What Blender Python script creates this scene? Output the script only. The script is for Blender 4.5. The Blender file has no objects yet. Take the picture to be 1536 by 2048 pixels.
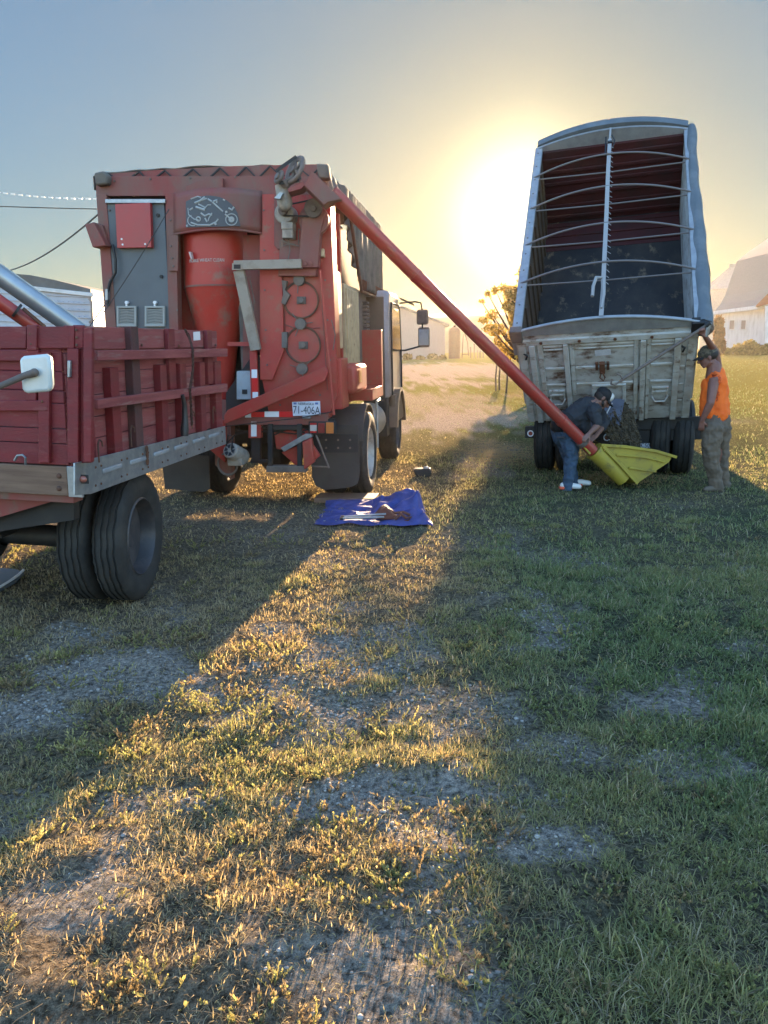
import bpy, bmesh, math, random
import numpy as np
from mathutils import Vector, Matrix, noise as mnoise
random.seed(7)
SC = bpy.context.scene
COL = SC.collection
R = math.radians

# ------------------------------------------------------------------ camera, world, sun, exposure
FPX = 1538.0                      # focal length in pixels of the 1536 x 2048 photograph
CAM_H, PITCH, ROLL = 1.75, 12.25, 1.0
cam_data = bpy.data.cameras.new("camera")
cam = bpy.data.objects.new("camera", cam_data)
COL.objects.link(cam)
cam_data.sensor_fit = 'VERTICAL'
cam_data.sensor_height = 36.0
cam_data.lens = FPX / 2048.0 * 36.0
cam_data.clip_start = 0.05
cam_data.clip_end = 6000.0
_f = Vector((0, math.cos(R(PITCH)), -math.sin(R(PITCH))))
_r = Vector((1, 0, 0)); _u = Vector((0, math.sin(R(PITCH)), math.cos(R(PITCH))))
_rr = _r * math.cos(R(ROLL)) - _u * math.sin(R(ROLL))
_uu = _u * math.cos(R(ROLL)) + _r * math.sin(R(ROLL))
_m = Matrix.Identity(4)
for i in range(3):
    _m[i][0] = _rr[i]; _m[i][1] = _uu[i]; _m[i][2] = -_f[i]
_m[0][3], _m[1][3], _m[2][3] = 0.0, 0.0, CAM_H
cam.matrix_world = _m
SC.camera = cam
CO = Vector((0, 0, CAM_H))

SUN_AZ, SUN_EL = 10.1, 8.6
SUN_DIR = Vector((math.sin(R(SUN_AZ)) * math.cos(R(SUN_EL)), math.cos(R(SUN_AZ)) * math.cos(R(SUN_EL)), math.sin(R(SUN_EL))))
sl = bpy.data.lights.new("sun", 'SUN'); sl.energy = 5.0; sl.angle = R(0.6); sl.color = (1.0, 0.69, 0.41)
so = bpy.data.objects.new("sun", sl); COL.objects.link(so)
so.rotation_euler = SUN_DIR.to_track_quat('Z', 'Y').to_euler()

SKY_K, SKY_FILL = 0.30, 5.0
W = bpy.data.worlds.new("World"); SC.world = W; W.use_nodes = True
nt = W.node_tree; N = nt.nodes; L = nt.links
N.clear()
out = N.new('ShaderNodeOutputWorld'); bg = N.new('ShaderNodeBackground'); sky = N.new('ShaderNodeTexSky')
sky.sky_type = 'NISHITA'; sky.sun_disc = False
sky.sun_elevation = R(SUN_EL); sky.sun_rotation = R(SUN_AZ)
sky.air_density = 1.0; sky.dust_density = 0.15; sky.ozone_density = 2.4; sky.altitude = 300
bg.inputs['Strength'].default_value = 0.15
# the brightness range of the sky is squeezed, c / (1 + k |c|), as the photograph's is; its hues stay
ln_ = N.new('ShaderNodeVectorMath'); ln_.operation = 'LENGTH'; L.new(sky.outputs[0], ln_.inputs[0])
kk = N.new('ShaderNodeMath'); kk.operation = 'MULTIPLY_ADD'; L.new(ln_.outputs['Value'], kk.inputs[0]); kk.inputs[1].default_value = SKY_K; kk.inputs[2].default_value = 1.0
iv_ = N.new('ShaderNodeMath'); iv_.operation = 'DIVIDE'; iv_.inputs[0].default_value = 1.0; L.new(kk.outputs[0], iv_.inputs[1])
dv = N.new('ShaderNodeVectorMath'); dv.operation = 'SCALE'; L.new(sky.outputs[0], dv.inputs[0]); L.new(iv_.outputs[0], dv.inputs['Scale'])
L.new(dv.outputs[0], bg.inputs['Color'])
# aureole of the low sun: a glow in the sky itself that falls off with the angle from the sun
tc = N.new('ShaderNodeTexCoord'); dotn = N.new('ShaderNodeVectorMath'); dotn.operation = 'DOT_PRODUCT'
nrm = N.new('ShaderNodeVectorMath'); nrm.operation = 'NORMALIZE'
L.new(tc.outputs['Generated'], nrm.inputs[0]); L.new(nrm.outputs[0], dotn.inputs[0]); dotn.inputs[1].default_value = SUN_DIR
ac = N.new('ShaderNodeMath'); ac.operation = 'ARCCOSINE'; L.new(dotn.outputs['Value'], ac.inputs[0])
# warm glow tint multiplied into the sky colour round the sun: less blue there
t1 = N.new('ShaderNodeMath'); t1.operation = 'DIVIDE'; L.new(ac.outputs[0], t1.inputs[0]); t1.inputs[1].default_value = R(24)
t2 = N.new('ShaderNodeMath'); t2.operation = 'POWER'; L.new(t1.outputs[0], t2.inputs[0]); t2.inputs[1].default_value = 2.0
t3 = N.new('ShaderNodeMath'); t3.operation = 'MULTIPLY'; L.new(t2.outputs[0], t3.inputs[0]); t3.inputs[1].default_value = -1.0
t4 = N.new('ShaderNodeMath'); t4.operation = 'EXPONENT'; L.new(t3.outputs[0], t4.inputs[0])
tm = N.new('ShaderNodeMix'); tm.data_type = 'RGBA'; L.new(t4.outputs[0], tm.inputs[0]); tm.inputs[6].default_value = (1, 0.945, 0.92, 1); tm.inputs[7].default_value = (1.0, 0.86, 0.60, 1)
tv = N.new('ShaderNodeVectorMath'); tv.operation = 'MULTIPLY'; L.new(dv.outputs[0], tv.inputs[0]); L.new(tm.outputs[2], tv.inputs[1]); L.new(tv.outputs[0], bg.inputs['Color'])
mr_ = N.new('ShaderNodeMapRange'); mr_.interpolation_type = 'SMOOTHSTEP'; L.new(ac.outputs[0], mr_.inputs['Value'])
mr_.inputs['From Min'].default_value = R(38); mr_.inputs['From Max'].default_value = R(80); mr_.inputs['To Min'].default_value = 0.060; mr_.inputs['To Max'].default_value = 0.060 * SKY_FILL  # sky strength raised away from the sun: added unseen fill that lightens the shade
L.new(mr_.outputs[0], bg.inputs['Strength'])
add_prev = bg.outputs[0]
for amp, sig, colr in ((0.38, 3.6, (1.0, 0.89, 0.56)), (0.058, 8.4, (1.0, 0.71, 0.20)), (0.004, 20.0, (1.0, 0.66, 0.36))):
    d = N.new('ShaderNodeMath'); d.operation = 'DIVIDE'; L.new(ac.outputs[0], d.inputs[0]); d.inputs[1].default_value = R(sig)
    p = N.new('ShaderNodeMath'); p.operation = 'POWER'; L.new(d.outputs[0], p.inputs[0]); p.inputs[1].default_value = 2.0
    n_ = N.new('ShaderNodeMath'); n_.operation = 'MULTIPLY'; L.new(p.outputs[0], n_.inputs[0]); n_.inputs[1].default_value = -1.0
    e = N.new('ShaderNodeMath'); e.operation = 'EXPONENT'; L.new(n_.outputs[0], e.inputs[0])
    m_ = N.new('ShaderNodeMath'); m_.operation = 'MULTIPLY'; L.new(e.outputs[0], m_.inputs[0]); m_.inputs[1].default_value = amp
    b2 = N.new('ShaderNodeBackground'); b2.inputs['Color'].default_value = (*colr, 1); L.new(m_.outputs[0], b2.inputs['Strength'])
    ad = N.new('ShaderNodeAddShader'); L.new(add_prev, ad.inputs[0]); L.new(b2.outputs[0], ad.inputs[1]); add_prev = ad.outputs[0]
L.new(add_prev, out.inputs['Surface'])

SC.view_settings.view_transform = 'Standard'
try: SC.view_settings.look = 'None'
except Exception: pass
SC.view_settings.exposure = 2.66
SC.view_settings.gamma = 1.0
SC.render.engine = 'CYCLES'
SC.cycles.use_denoising = True
SC.cycles.denoising_prefilter = 'ACCURATE'
SC.cycles.max_bounces = 6
SC.cycles.diffuse_bounces = 3
SC.cycles.volume_bounces = 0
SC.cycles.transparent_max_bounces = 6
SC.cycles.caustics_reflective = False; SC.cycles.caustics_refractive = False
SC.cycles.sample_clamp_indirect = 4.0

# ------------------------------------------------------------------ rays through the photograph's pixels
def ray(px, py):
    return (_f * FPX + _rr * (px - 768.0) + _uu * (1024.0 - py))
def P(px, py, Y):
    d = ray(px, py); return CO + d * (Y / d.y)
def G(px, py, z=0.0):
    d = ray(px, py); return CO + d * ((z - CAM_H) / d.z)

class Frame:
    """A vehicle's own axes: x to its right, y ahead, z up."""
    def __init__(s, origin, yaw, lean=0.0, pitch=0.0, parent=None):
        s.rot = Matrix.Rotation(R(-yaw), 3, 'Z') @ Matrix.Rotation(R(lean), 3, 'Y') @ Matrix.Rotation(R(pitch), 3, 'X')
        s.o = Vector(origin)
        s.inv = s.rot.inverted()
        s.M = s.rot.to_4x4(); s.M.translation = s.o
    def local(s, w): return s.inv @ (Vector(w) - s.o)
    def world(s, l): return s.rot @ Vector(l) + s.o
    def hit(s, px, py, axis, val):
        o = s.inv @ (CO - s.o); d = s.inv @ ray(px, py)
        return o + d * ((val - o[axis]) / d[axis])
    def rear(s, px, py, y=0.0):
        h = s.hit(px, py, 1, y); return h
    def side(s, px, py, x=0.0):
        return s.hit(px, py, 0, x)
    def flat(s, px, py, z=0.0):
        return s.hit(px, py, 2, z)

# ------------------------------------------------------------------ materials
def new_mat(name):
    m = bpy.data.materials.new(name); m.use_nodes = True
    return m, m.node_tree, m.node_tree.nodes['Principled BSDF']
def ramp(nt_, fac, stops):
    r_ = nt_.nodes.new('ShaderNodeValToRGB')
    el = r_.color_ramp.elements
    while len(el) < len(stops): el.new(0.5)
    for e_, (p_, c_) in zip(el, stops):
        e_.position = p_; e_.color = (*c_, 1) if len(c_) == 3 else c_
    nt_.links.new(fac, r_.inputs[0]); return r_.outputs[0]
def noise_fac(nt_, scale=5.0, detail=6.0, rough=0.6, stretch=(1, 1, 1), coord='Object', dist=0.0):
    t = nt_.nodes.new('ShaderNodeTexCoord'); mp = nt_.nodes.new('ShaderNodeMapping')
    mp.inputs['Scale'].default_value = stretch
    nt_.links.new(t.outputs[coord], mp.inputs[0])
    n_ = nt_.nodes.new('ShaderNodeTexNoise'); n_.inputs['Scale'].default_value = scale
    n_.inputs['Detail'].default_value = detail; n_.inputs['Roughness'].default_value = rough; n_.inputs['Distortion'].default_value = dist
    nt_.links.new(mp.outputs[0], n_.inputs['Vector']); return n_.outputs['Fac']
def mixc(nt_, fac, a, b):
    m_ = nt_.nodes.new('ShaderNodeMix'); m_.data_type = 'RGBA'
    if isinstance(fac, float): m_.inputs[0].default_value = fac
    else: nt_.links.new(fac, m_.inputs[0])
    for s_, v in ((6, a), (7, b)):
        if isinstance(v, tuple): m_.inputs[s_].default_value = (*v, 1)
        else: nt_.links.new(v, m_.inputs[s_])
    return m_.outputs[2]
def mat(name, col, rough=0.6, metal=0.0, col2=None, scale=6.0, lo=0.45, hi=0.65, stretch=(1, 1, 1), bump=0.0, bscale=60.0,
        col3=None, scale3=25.0, lo3=0.6, hi3=0.68, spec=0.5, coat=0.0, detail=6.0):
    m, t, b = new_mat(name)
    c = col
    if col2:
        f = noise_fac(t, scale, detail, 0.6, stretch)
        c = ramp(t, f, [(lo, col), (hi, col2)])
    if col3:
        f3 = noise_fac(t, scale3, 8.0, 0.7, stretch)
        w = ramp(t, f3, [(lo3, (0, 0, 0)), (hi3, (1, 1, 1))])
        c = mixc(t, w, c, col3)
    if isinstance(c, tuple): b.inputs['Base Color'].default_value = (*c, 1)
    else: t.links.new(c, b.inputs['Base Color'])
    b.inputs['Roughness'].default_value = rough; b.inputs['Metallic'].default_value = metal
    b.inputs['Specular IOR Level'].default_value = spec
    if coat: b.inputs['Coat Weight'].default_value = coat
    if bump:
        bn = t.nodes.new('ShaderNodeBump'); bn.inputs['Strength'].default_value = bump; bn.inputs['Distance'].default_value = 0.01
        t.links.new(noise_fac(t, bscale, 6.0, 0.6, stretch), bn.inputs['Height']); t.links.new(bn.outputs[0], b.inputs['Normal'])
    return m

M = {}
M['red'] = mat('faded_red_paint', (0.3767, 0.0333, 0.0239), 0.5, 0, (0.305, 0.0617, 0.0385), 3.0, 0.45, 0.7, col3=(0.1973, 0.114, 0.0727), scale3=9, lo3=0.56, hi3=0.78, bump=0.05)
M['red_dust'] = mat('dusty_red_paint', (0.2277, 0.0413, 0.0342), 0.62, 0, (0.1708, 0.0825, 0.0646), 2.2, 0.38, 0.62, stretch=(1, 1, 0.5), col3=(0.1265, 0.105, 0.076), scale3=7, lo3=0.55, hi3=0.75, bump=0.06)
M['red_bright'] = mat('bright_red_plate', (0.364, 0.018, 0.0198), 0.4, 0, (0.294, 0.027, 0.027), 5, 0.4, 0.7, coat=0.2)
M['red_pipe'] = mat('red_auger_paint', (0.352, 0.036, 0.0252), 0.4, 0, (0.272, 0.0495, 0.0342), 3, 0.42, 0.72, col3=(0.16, 0.0765, 0.054), scale3=14, lo3=0.56, hi3=0.72, coat=0.15, bump=0.03)
M['cone_red'] = mat('red_cyclone_paint', (0.4061, 0.0285, 0.0198), 0.42, 0, (0.311, 0.057, 0.0405), 2.0, 0.45, 0.7, col3=(0.1728, 0.1425, 0.1035), scale3=1.7, lo3=0.52, hi3=0.66, bump=0.04)
M['wood_red'] = mat('red_painted_board', (0.1856, 0.0136, 0.0173), 0.62, 0, (0.1375, 0.0155, 0.0186), 4, 0.4, 0.65, stretch=(1, 0.35, 3), col3=(0.2063, 0.0679, 0.0632), scale3=6, lo3=0.56, hi3=0.74, bump=0.35, bscale=40)
M['wood_red2'] = mat('weathered_lit_red_board', (0.2903, 0.068, 0.064), 0.75, 0, (0.2016, 0.04, 0.04), 5, 0.42, 0.62, stretch=(3, 0.3, 3), col3=(0.2742, 0.16, 0.136), scale3=9, lo3=0.52, hi3=0.7, bump=0.45, bscale=50)  # weathered side boards, with the lighter tone of the lit side painted in
M['wood_dark'] = mat('dark_stake_wood', (0.09, 0.0315, 0.0294), 0.75, 0, (0.054, 0.035, 0.0315), 6, bump=0.4)
M['wood'] = mat('bare_plank_wood', (0.22, 0.133, 0.0855), 0.7, 0, (0.13, 0.0712, 0.045), 3, 0.35, 0.65, stretch=(0.6, 4, 9), col3=(0.03, 0.019, 0.0162), scale3=5, lo3=0.64, hi3=0.7, bump=0.4)
M['galv'] = mat('galvanised_steel', (0.357, 0.3825, 0.408), 0.42, 0.75, (0.272, 0.2975, 0.323), 14, 0.4, 0.6, bump=0.03)
M['alu'] = mat('pale_aluminium', (0.32, 0.344, 0.368), 0.5, 0.3, (0.256, 0.272, 0.296), 8, 0.4, 0.65)
M['silver'] = mat('silver_pipe', (0.368, 0.4, 0.424), 0.38, 0.6, (0.304, 0.328, 0.344), 5, 0.4, 0.65)
M['grey_cab'] = mat('slate_grey_cabinet', (0.092, 0.108, 0.12), 0.5, 0, (0.08, 0.092, 0.104), 2.5, 0.4, 0.65, bump=0.02)
M['grey_box'] = mat('light_grey_enclosure', (0.30, 0.34, 0.37), 0.5, 0, (0.24, 0.26, 0.28), 6)
M['steel_tan'] = mat('dusty_steel_tube', (0.30, 0.25, 0.20), 0.7, 0.0, (0.22, 0.165, 0.125), 8)
M['grey_vent'] = mat('grey_vent_plastic', (0.30, 0.31, 0.29), 0.6, 0)
M['pulley'] = mat('dusty_grey_iron', (0.15, 0.118, 0.10), 0.75, 0.0, (0.10, 0.08, 0.07), 9)
M['motor'] = mat('motor_grey_paint', (0.30, 0.27, 0.23), 0.6, 0.0, (0.20, 0.17, 0.145), 12)
M['black'] = mat('black_chassis', (0.0132, 0.0132, 0.0144), 0.6, 0, (0.03, 0.027, 0.024), 6, 0.5, 0.75)
M['darkrec'] = mat('shade_dark_interior', (0.03, 0.022, 0.02), 0.8)  # near-black puts the shade of recesses and openings into the colour
M['tyre'] = mat('dusty_black_rubber', (0.018, 0.0175, 0.0165), 0.8, 0, (0.039, 0.036, 0.032), 7, 0.45, 0.7, bump=0.25, bscale=35)

M['rim_white'] = mat('pale_steel_rim', (0.42, 0.40, 0.37), 0.5, 0.2, (0.25, 0.22, 0.19), 9)
M['rim_dark'] = mat('dark_steel_rim', (0.05, 0.05, 0.055), 0.5, 0.3, (0.09, 0.08, 0.08), 9)
M['mudflap'] = mat('dusty_mudflap_rubber', (0.051, 0.0435, 0.0374), 0.75, 0, (0.036, 0.0313, 0.0275), 2.5, bump=0.05)
M['white_paint'] = mat('white_paint', (0.62, 0.62, 0.60), 0.4, 0, (0.5, 0.5, 0.48), 6)
M['cream'] = mat('cream_painted_panel', (0.48, 0.4, 0.24), 0.5, 0, (0.36, 0.288, 0.176), 7, col3=(0.2, 0.136, 0.08), scale3=14, lo3=0.62, hi3=0.72)
M['tarp_grey'] = mat('grey_tarp_fabric', (0.128, 0.1125, 0.0945), 0.8, 0, (0.08, 0.0713, 0.0595), 5, bump=0.25, bscale=20)
M['tarp_vinyl'] = mat('blue_grey_vinyl_tarp', (0.1013, 0.12, 0.135), 0.6, 0, (0.1425, 0.1613, 0.1762), 4, bump=0.3, bscale=9)
M['brown_curtain'] = mat('brown_dusty_sheet', (0.078, 0.051, 0.03), 0.8, 0, (0.054, 0.036, 0.024), 4)
M['refl_red'] = mat('red_reflective_tape', (0.62, 0.02, 0.02), 0.35)
M['refl_white'] = mat('white_reflective_tape', (0.72, 0.73, 0.75), 0.35)
M['plate'] = mat('licence_plate_white', (0.62, 0.66, 0.74), 0.4, 0, (0.5, 0.54, 0.62), 9)
M['ink'] = mat('dark_blue_ink', (0.03, 0.04, 0.07), 0.5)
M['plate_blue'] = mat('plate_blue', (0.08, 0.14, 0.35), 0.5)
M['lens_red'] = mat('red_lamp_lens', (0.42, 0.02, 0.02), 0.25, coat=0.5)
M['lens_dred'] = mat('dark_red_lamp_lens', (0.20, 0.02, 0.02), 0.3, coat=0.5)
M['lens_amber'] = mat('amber_lamp_lens', (0.50, 0.15, 0.03), 0.3, coat=0.5)
M['lens_clear'] = mat('clear_lamp_lens', (0.42, 0.38, 0.36), 0.3, coat=0.5)
M['lens_marker'] = mat('faded_marker_lens', (0.30, 0.10, 0.07), 0.3, coat=0.5)
M['mirror_back'] = mat('white_mirror_shell', (0.561, 0.612, 0.612), 0.3, 0, (0.4675, 0.527, 0.527), 9, coat=0.4)
M['chain'] = mat('rusty_chain', (0.09, 0.045, 0.035), 0.7, 0.5)
M['rust'] = mat('rusty_steel', (0.16, 0.07, 0.04), 0.75, 0.3, (0.08, 0.05, 0.04), 12)
M['rubber_strap'] = mat('black_rubber_strap', (0.02, 0.018, 0.02), 0.45)
M['yellow'] = mat('yellow_hopper_paint', (0.36, 0.285, 0.035), 0.6, 0, (0.28, 0.215, 0.038), 4, 0.45, 0.7, col3=(0.0806, 0.0651, 0.0375), scale3=9, lo3=0.55, hi3=0.75, bump=0.06)
M['dt_white'] = mat('weathered_white_truck_paint', (0.52, 0.545, 0.55), 0.6, 0.0, (0.42, 0.41, 0.375), 5, 0.42, 0.6,
                    col3=(0.1445, 0.083, 0.0468), scale3=4.2, lo3=0.54, hi3=0.66, stretch=(1, 1, 1.6), bump=0.08)
M['dt_rusty'] = mat('rusty_white_panel', (0.50, 0.52, 0.525), 0.65, 0.0, (0.38, 0.37, 0.35), 4, 0.42, 0.58, col3=(0.1066, 0.0546, 0.0288), scale3=3.2, lo3=0.505, hi3=0.63, stretch=(0.8, 1, 1.5), bump=0.1)
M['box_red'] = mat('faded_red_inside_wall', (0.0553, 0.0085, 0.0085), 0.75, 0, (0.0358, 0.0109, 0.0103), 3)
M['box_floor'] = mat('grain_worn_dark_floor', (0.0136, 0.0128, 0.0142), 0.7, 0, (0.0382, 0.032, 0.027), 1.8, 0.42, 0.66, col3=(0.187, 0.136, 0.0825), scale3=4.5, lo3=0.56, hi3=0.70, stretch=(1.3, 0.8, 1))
M['bow'] = mat('galvanised_bow_tube', (0.17, 0.155, 0.15), 0.5, 0.4)
M['strap'] = mat('frayed_white_strap', (0.30, 0.30, 0.30), 0.8)
M['chute'] = mat('grey_chute_steel', (0.16, 0.18, 0.24), 0.4, 0.4, (0.10, 0.11, 0.15), 8)
M['blue_tarp'] = mat('blue_tarpaulin', (0.042, 0.055, 0.20), 0.6, 0, (0.07, 0.08, 0.26), 7, bump=0.3, bscale=24, spec=0.25)
M['leather'] = mat('brown_canvas_bag', (0.14, 0.045, 0.03), 0.8, 0, (0.09, 0.035, 0.025), 9, bump=0.3)
M['grain'] = mat('golden_grain', (0.40, 0.26, 0.11), 0.8, 0, (0.26, 0.16, 0.07), 80)
M['skin'] = mat('sunburnt_skin', (0.208, 0.092, 0.068), 0.55, 0, (0.176, 0.072, 0.056), 12)
M['skin2'] = mat('tanned_skin', (0.20, 0.10, 0.075), 0.55, 0, (0.16, 0.08, 0.06), 12)
M['orange'] = mat('safety_orange_cotton', (0.90, 0.155, 0.012), 0.8, 0, (0.80, 0.12, 0.01), 7, bump=0.25, bscale=14)
M['khaki'] = mat('khaki_work_cotton', (0.128, 0.0975, 0.07), 0.85, 0, (0.096, 0.075, 0.056), 8, bump=0.5, bscale=12)
M['jeans'] = mat('blue_denim', (0.0338, 0.0638, 0.1125), 0.85, 0, (0.0562, 0.0938, 0.15), 6, 0.4, 0.65, bump=0.5, bscale=12)
M['charcoal'] = mat('charcoal_cotton', (0.0315, 0.035, 0.0434), 0.85, 0, (0.0245, 0.028, 0.035), 6, bump=0.4, bscale=12)
M['hair'] = mat('dark_hair', (0.025, 0.018, 0.015), 0.7)
M['camo'] = mat('camouflage_cotton', (0.13, 0.11, 0.08), 0.85, 0, (0.05, 0.045, 0.035), 26, 0.46, 0.54, col3=(0.24, 0.21, 0.16), scale3=30, lo3=0.58, hi3=0.62)
M['shoe_white'] = mat('white_trainer', (0.6, 0.62, 0.62), 0.6)
M['shoe_orange'] = mat('orange_trainer_sole', (0.75, 0.12, 0.05), 0.6)
M['boot'] = mat('dusty_brown_boot', (0.12, 0.095, 0.07), 0.8)
M['cap_black'] = mat('black_cap_cotton', (0.015, 0.015, 0.018), 0.8)
M['barn_white'] = mat('white_barn_wall', (0.60, 0.60, 0.62), 0.7, 0, (0.50, 0.49, 0.50), 2.5, stretch=(1, 1, 0.3), col3=(0.3, 0.28, 0.26), scale3=5, lo3=0.66, hi3=0.76)
M['barn_roof'] = mat('weathered_shingle_roof', (0.26, 0.24, 0.225), 0.55, 0.1, (0.17, 0.155, 0.15), 6, 0.4, 0.62, stretch=(4, 4, 0.6), col3=(0.42, 0.38, 0.33), scale3=8, lo3=0.6, hi3=0.7, bump=0.3)
M['barn_red'] = mat('rusty_red_lean_to_roof', (0.30, 0.09, 0.04), 0.7, 0, (0.22, 0.07, 0.04), 4)
M['barn_grey'] = mat('pale_metal_siding', (0.322, 0.2728, 0.2552), 0.6, 0.1, (0.28, 0.2356, 0.2204), 4, stretch=(6, 6, 0.4))
M['bin'] = mat('galvanised_grain_bin', (0.38, 0.33, 0.28), 0.55, 0.2, (0.30, 0.26, 0.22), 4)
M['glass'] = mat('dark_window_glass', (0.04, 0.045, 0.05), 0.1, 0, spec=0.8)
M['trailer_white'] = mat('white_trailer_panel', (0.425, 0.4505, 0.493), 0.45, 0.0, (0.357, 0.374, 0.408), 3)
M['tarp_black'] = mat('faded_black_trailer_tarp', (0.12, 0.11, 0.095), 0.7, 0, (0.17, 0.155, 0.135), 3)
M['wire'] = mat('dark_wire', (0.04, 0.04, 0.04), 0.6)
M['bulb'] = mat('white_bulb_glass', (0.8, 0.8, 0.78), 0.3)
M['bark'] = mat('tree_bark', (0.09, 0.06, 0.04), 0.9, 0, (0.05, 0.035, 0.025), 12, bump=0.6)
M['soil'] = mat('dark_soil', (0.05, 0.04, 0.033), 0.9)
M['cab_white'] = mat('truck_cab_white', (0.315, 0.2904, 0.3036), 0.35, 0, (0.252, 0.2244, 0.2244), 4, coat=0.4)
M['cab_brown'] = mat('dusty_cab_back', (0.13, 0.09, 0.06), 0.6, 0, (0.10, 0.07, 0.05), 3)
M['orange_text'] = mat('dark_orange_print', (0.42, 0.05, 0.01), 0.8)

# ------------------------------------------------------------------ mesh building
class MB:
    def __init__(s): s.bm = bmesh.new()
    def box(s, lo, hi, rot=None, piv=None):
        lo, hi = Vector(lo), Vector(hi)
        a = [min(lo[i], hi[i]) for i in range(3)]; b = [max(lo[i], hi[i]) for i in range(3)]
        vs = [s.bm.verts.new((x, y, z)) for x in (a[0], b[0]) for y in (a[1], b[1]) for z in (a[2], b[2])]
        for f in ((0, 1, 3, 2), (4, 6, 7, 5), (0, 4, 5, 1), (2, 3, 7, 6), (0, 2, 6, 4), (1, 5, 7, 3)):
            s.bm.faces.new([vs[i] for i in f])
        if rot is not None:
            c = Vector(piv) if piv is not None else (Vector(a) + Vector(b)) / 2
            for v in vs: v.co = rot @ (v.co - c) + c
        return s
    def beam(s, p0, p1, w, h=None, up=(0, 0, 1)):
        h = h or w; p0, p1 = Vector(p0), Vector(p1); d = (p1 - p0).normalized()
        u_ = Vector(up)
        if abs(d.dot(u_)) > 0.98: u_ = Vector((0, 1, 0))
        sx = d.cross(u_).normalized(); sz = sx.cross(d).normalized()
        vs = []
        for p in (p0, p1):
            for a, b in ((-1, -1), (1, -1), (1, 1), (-1, 1)):
                vs.append(s.bm.verts.new(p + sx * a * w / 2 + sz * b * h / 2))
        for f in ((0, 3, 2, 1), (4, 5, 6, 7), (0, 1, 5, 4), (1, 2, 6, 5), (2, 3, 7, 6), (3, 0, 4, 7)):
            s.bm.faces.new([vs[i] for i in f])
        return s
    def tube(s, pts, r, n=8, cap=True):
        pts = [Vector(p) for p in pts]; rs = r if isinstance(r, (list, tuple)) else [r] * len(pts)
        prev = None; rings = []
        ref = None
        for i, p in enumerate(pts):
            d = (pts[min(i + 1, len(pts) - 1)] - pts[max(i - 1, 0)])
            if d.length < 1e-9: d = Vector((0, 0, 1))
            d.normalize()
            if ref is None:
                ref = d.orthogonal().normalized()
            ref = (ref - d * ref.dot(d)).normalized()
            q = d.cross(ref)
            rings.append([s.bm.verts.new(p + (ref * math.cos(t) + q * math.sin(t)) * rs[i]) for t in [2 * math.pi * k / n for k in range(n)]])
        for a, b in zip(rings, rings[1:]):
            for k in range(n):
                s.bm.faces.new((a[k], a[(k + 1) % n], b[(k + 1) % n], b[k]))
        if cap:
            s.bm.faces.new(list(reversed(rings[0]))); s.bm.faces.new(rings[-1])
        return s
    def cyl(s, p0, p1, r0, r1=None, n=24): return s.tube([p0, p1], [r0, r0 if r1 is None else r1], n)
    def prism(s, poly, d):
        """poly: list of 3-D points of a planar outline, d: extrusion vector"""
        d = Vector(d); a = [s.bm.verts.new(Vector(p)) for p in poly]; b = [s.bm.verts.new(Vector(p) + d) for p in poly]
        n = len(a)
        s.bm.faces.new(a); s.bm.faces.new(list(reversed(b)))
        for i in range(n): s.bm.faces.new((a[i], b[i], b[(i + 1) % n], a[(i + 1) % n]))
        return s
    def lathe(s, prof, c=(0, 0, 0), axis=(1, 0, 0), n=48, close=False):
        """prof: list of (along axis, radius)"""
        c = Vector(c); ax = Vector(axis).normalized(); u_ = ax.orthogonal().normalized(); w_ = ax.cross(u_)
        rings = []
        for (a, r) in prof:
            rings.append([s.bm.verts.new(c + ax * a + (u_ * math.cos(2 * math.pi * k / n) + w_ * math.sin(2 * math.pi * k / n)) * max(r, 1e-4)) for k in range(n)])
        rr = list(zip(rings, rings[1:])) + ([(rings[-1], rings[0])] if close else [])
        for a, b in rr:
            for k in range(n): s.bm.faces.new((a[k], a[(k + 1) % n], b[(k + 1) % n], b[k]))
        return s
    def sphere(s, c, r, sc=(1, 1, 1), u=16, v=10):
        mt = Matrix.Translation(Vector(c)) @ Matrix.Diagonal((r * sc[0], r * sc[1], r * sc[2], 1))
        bmesh.ops.create_uvsphere(s.bm, u_segments=u, v_segments=v, radius=1, matrix=mt); return s
    def torus(s, c, axis, R_, r_, n=32, m=8, a0=0, a1=2 * math.pi):
        c = Vector(c); ax = Vector(axis).normalized(); u_ = ax.orthogonal().normalized(); w_ = ax.cross(u_)
        full = abs(a1 - a0) > 6.28
        pts = [c + (u_ * math.cos(a0 + (a1 - a0) * k / n) + w_ * math.sin(a0 + (a1 - a0) * k / n)) * R_ for k in range(n + 1)]
        return s.tube(pts, r_, m, cap=not full)
    def grid(s, fn, nu, nv, closed_u=False):
        vs = [[s.bm.verts.new(fn(i / nu, j / nv)) for j in range(nv + 1)] for i in range(nu + 1)]
        for i in range(nu):
            for j in range(nv): s.bm.faces.new((vs[i][j], vs[i + 1][j], vs[i + 1][j + 1], vs[i][j + 1]))
        return s
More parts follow.
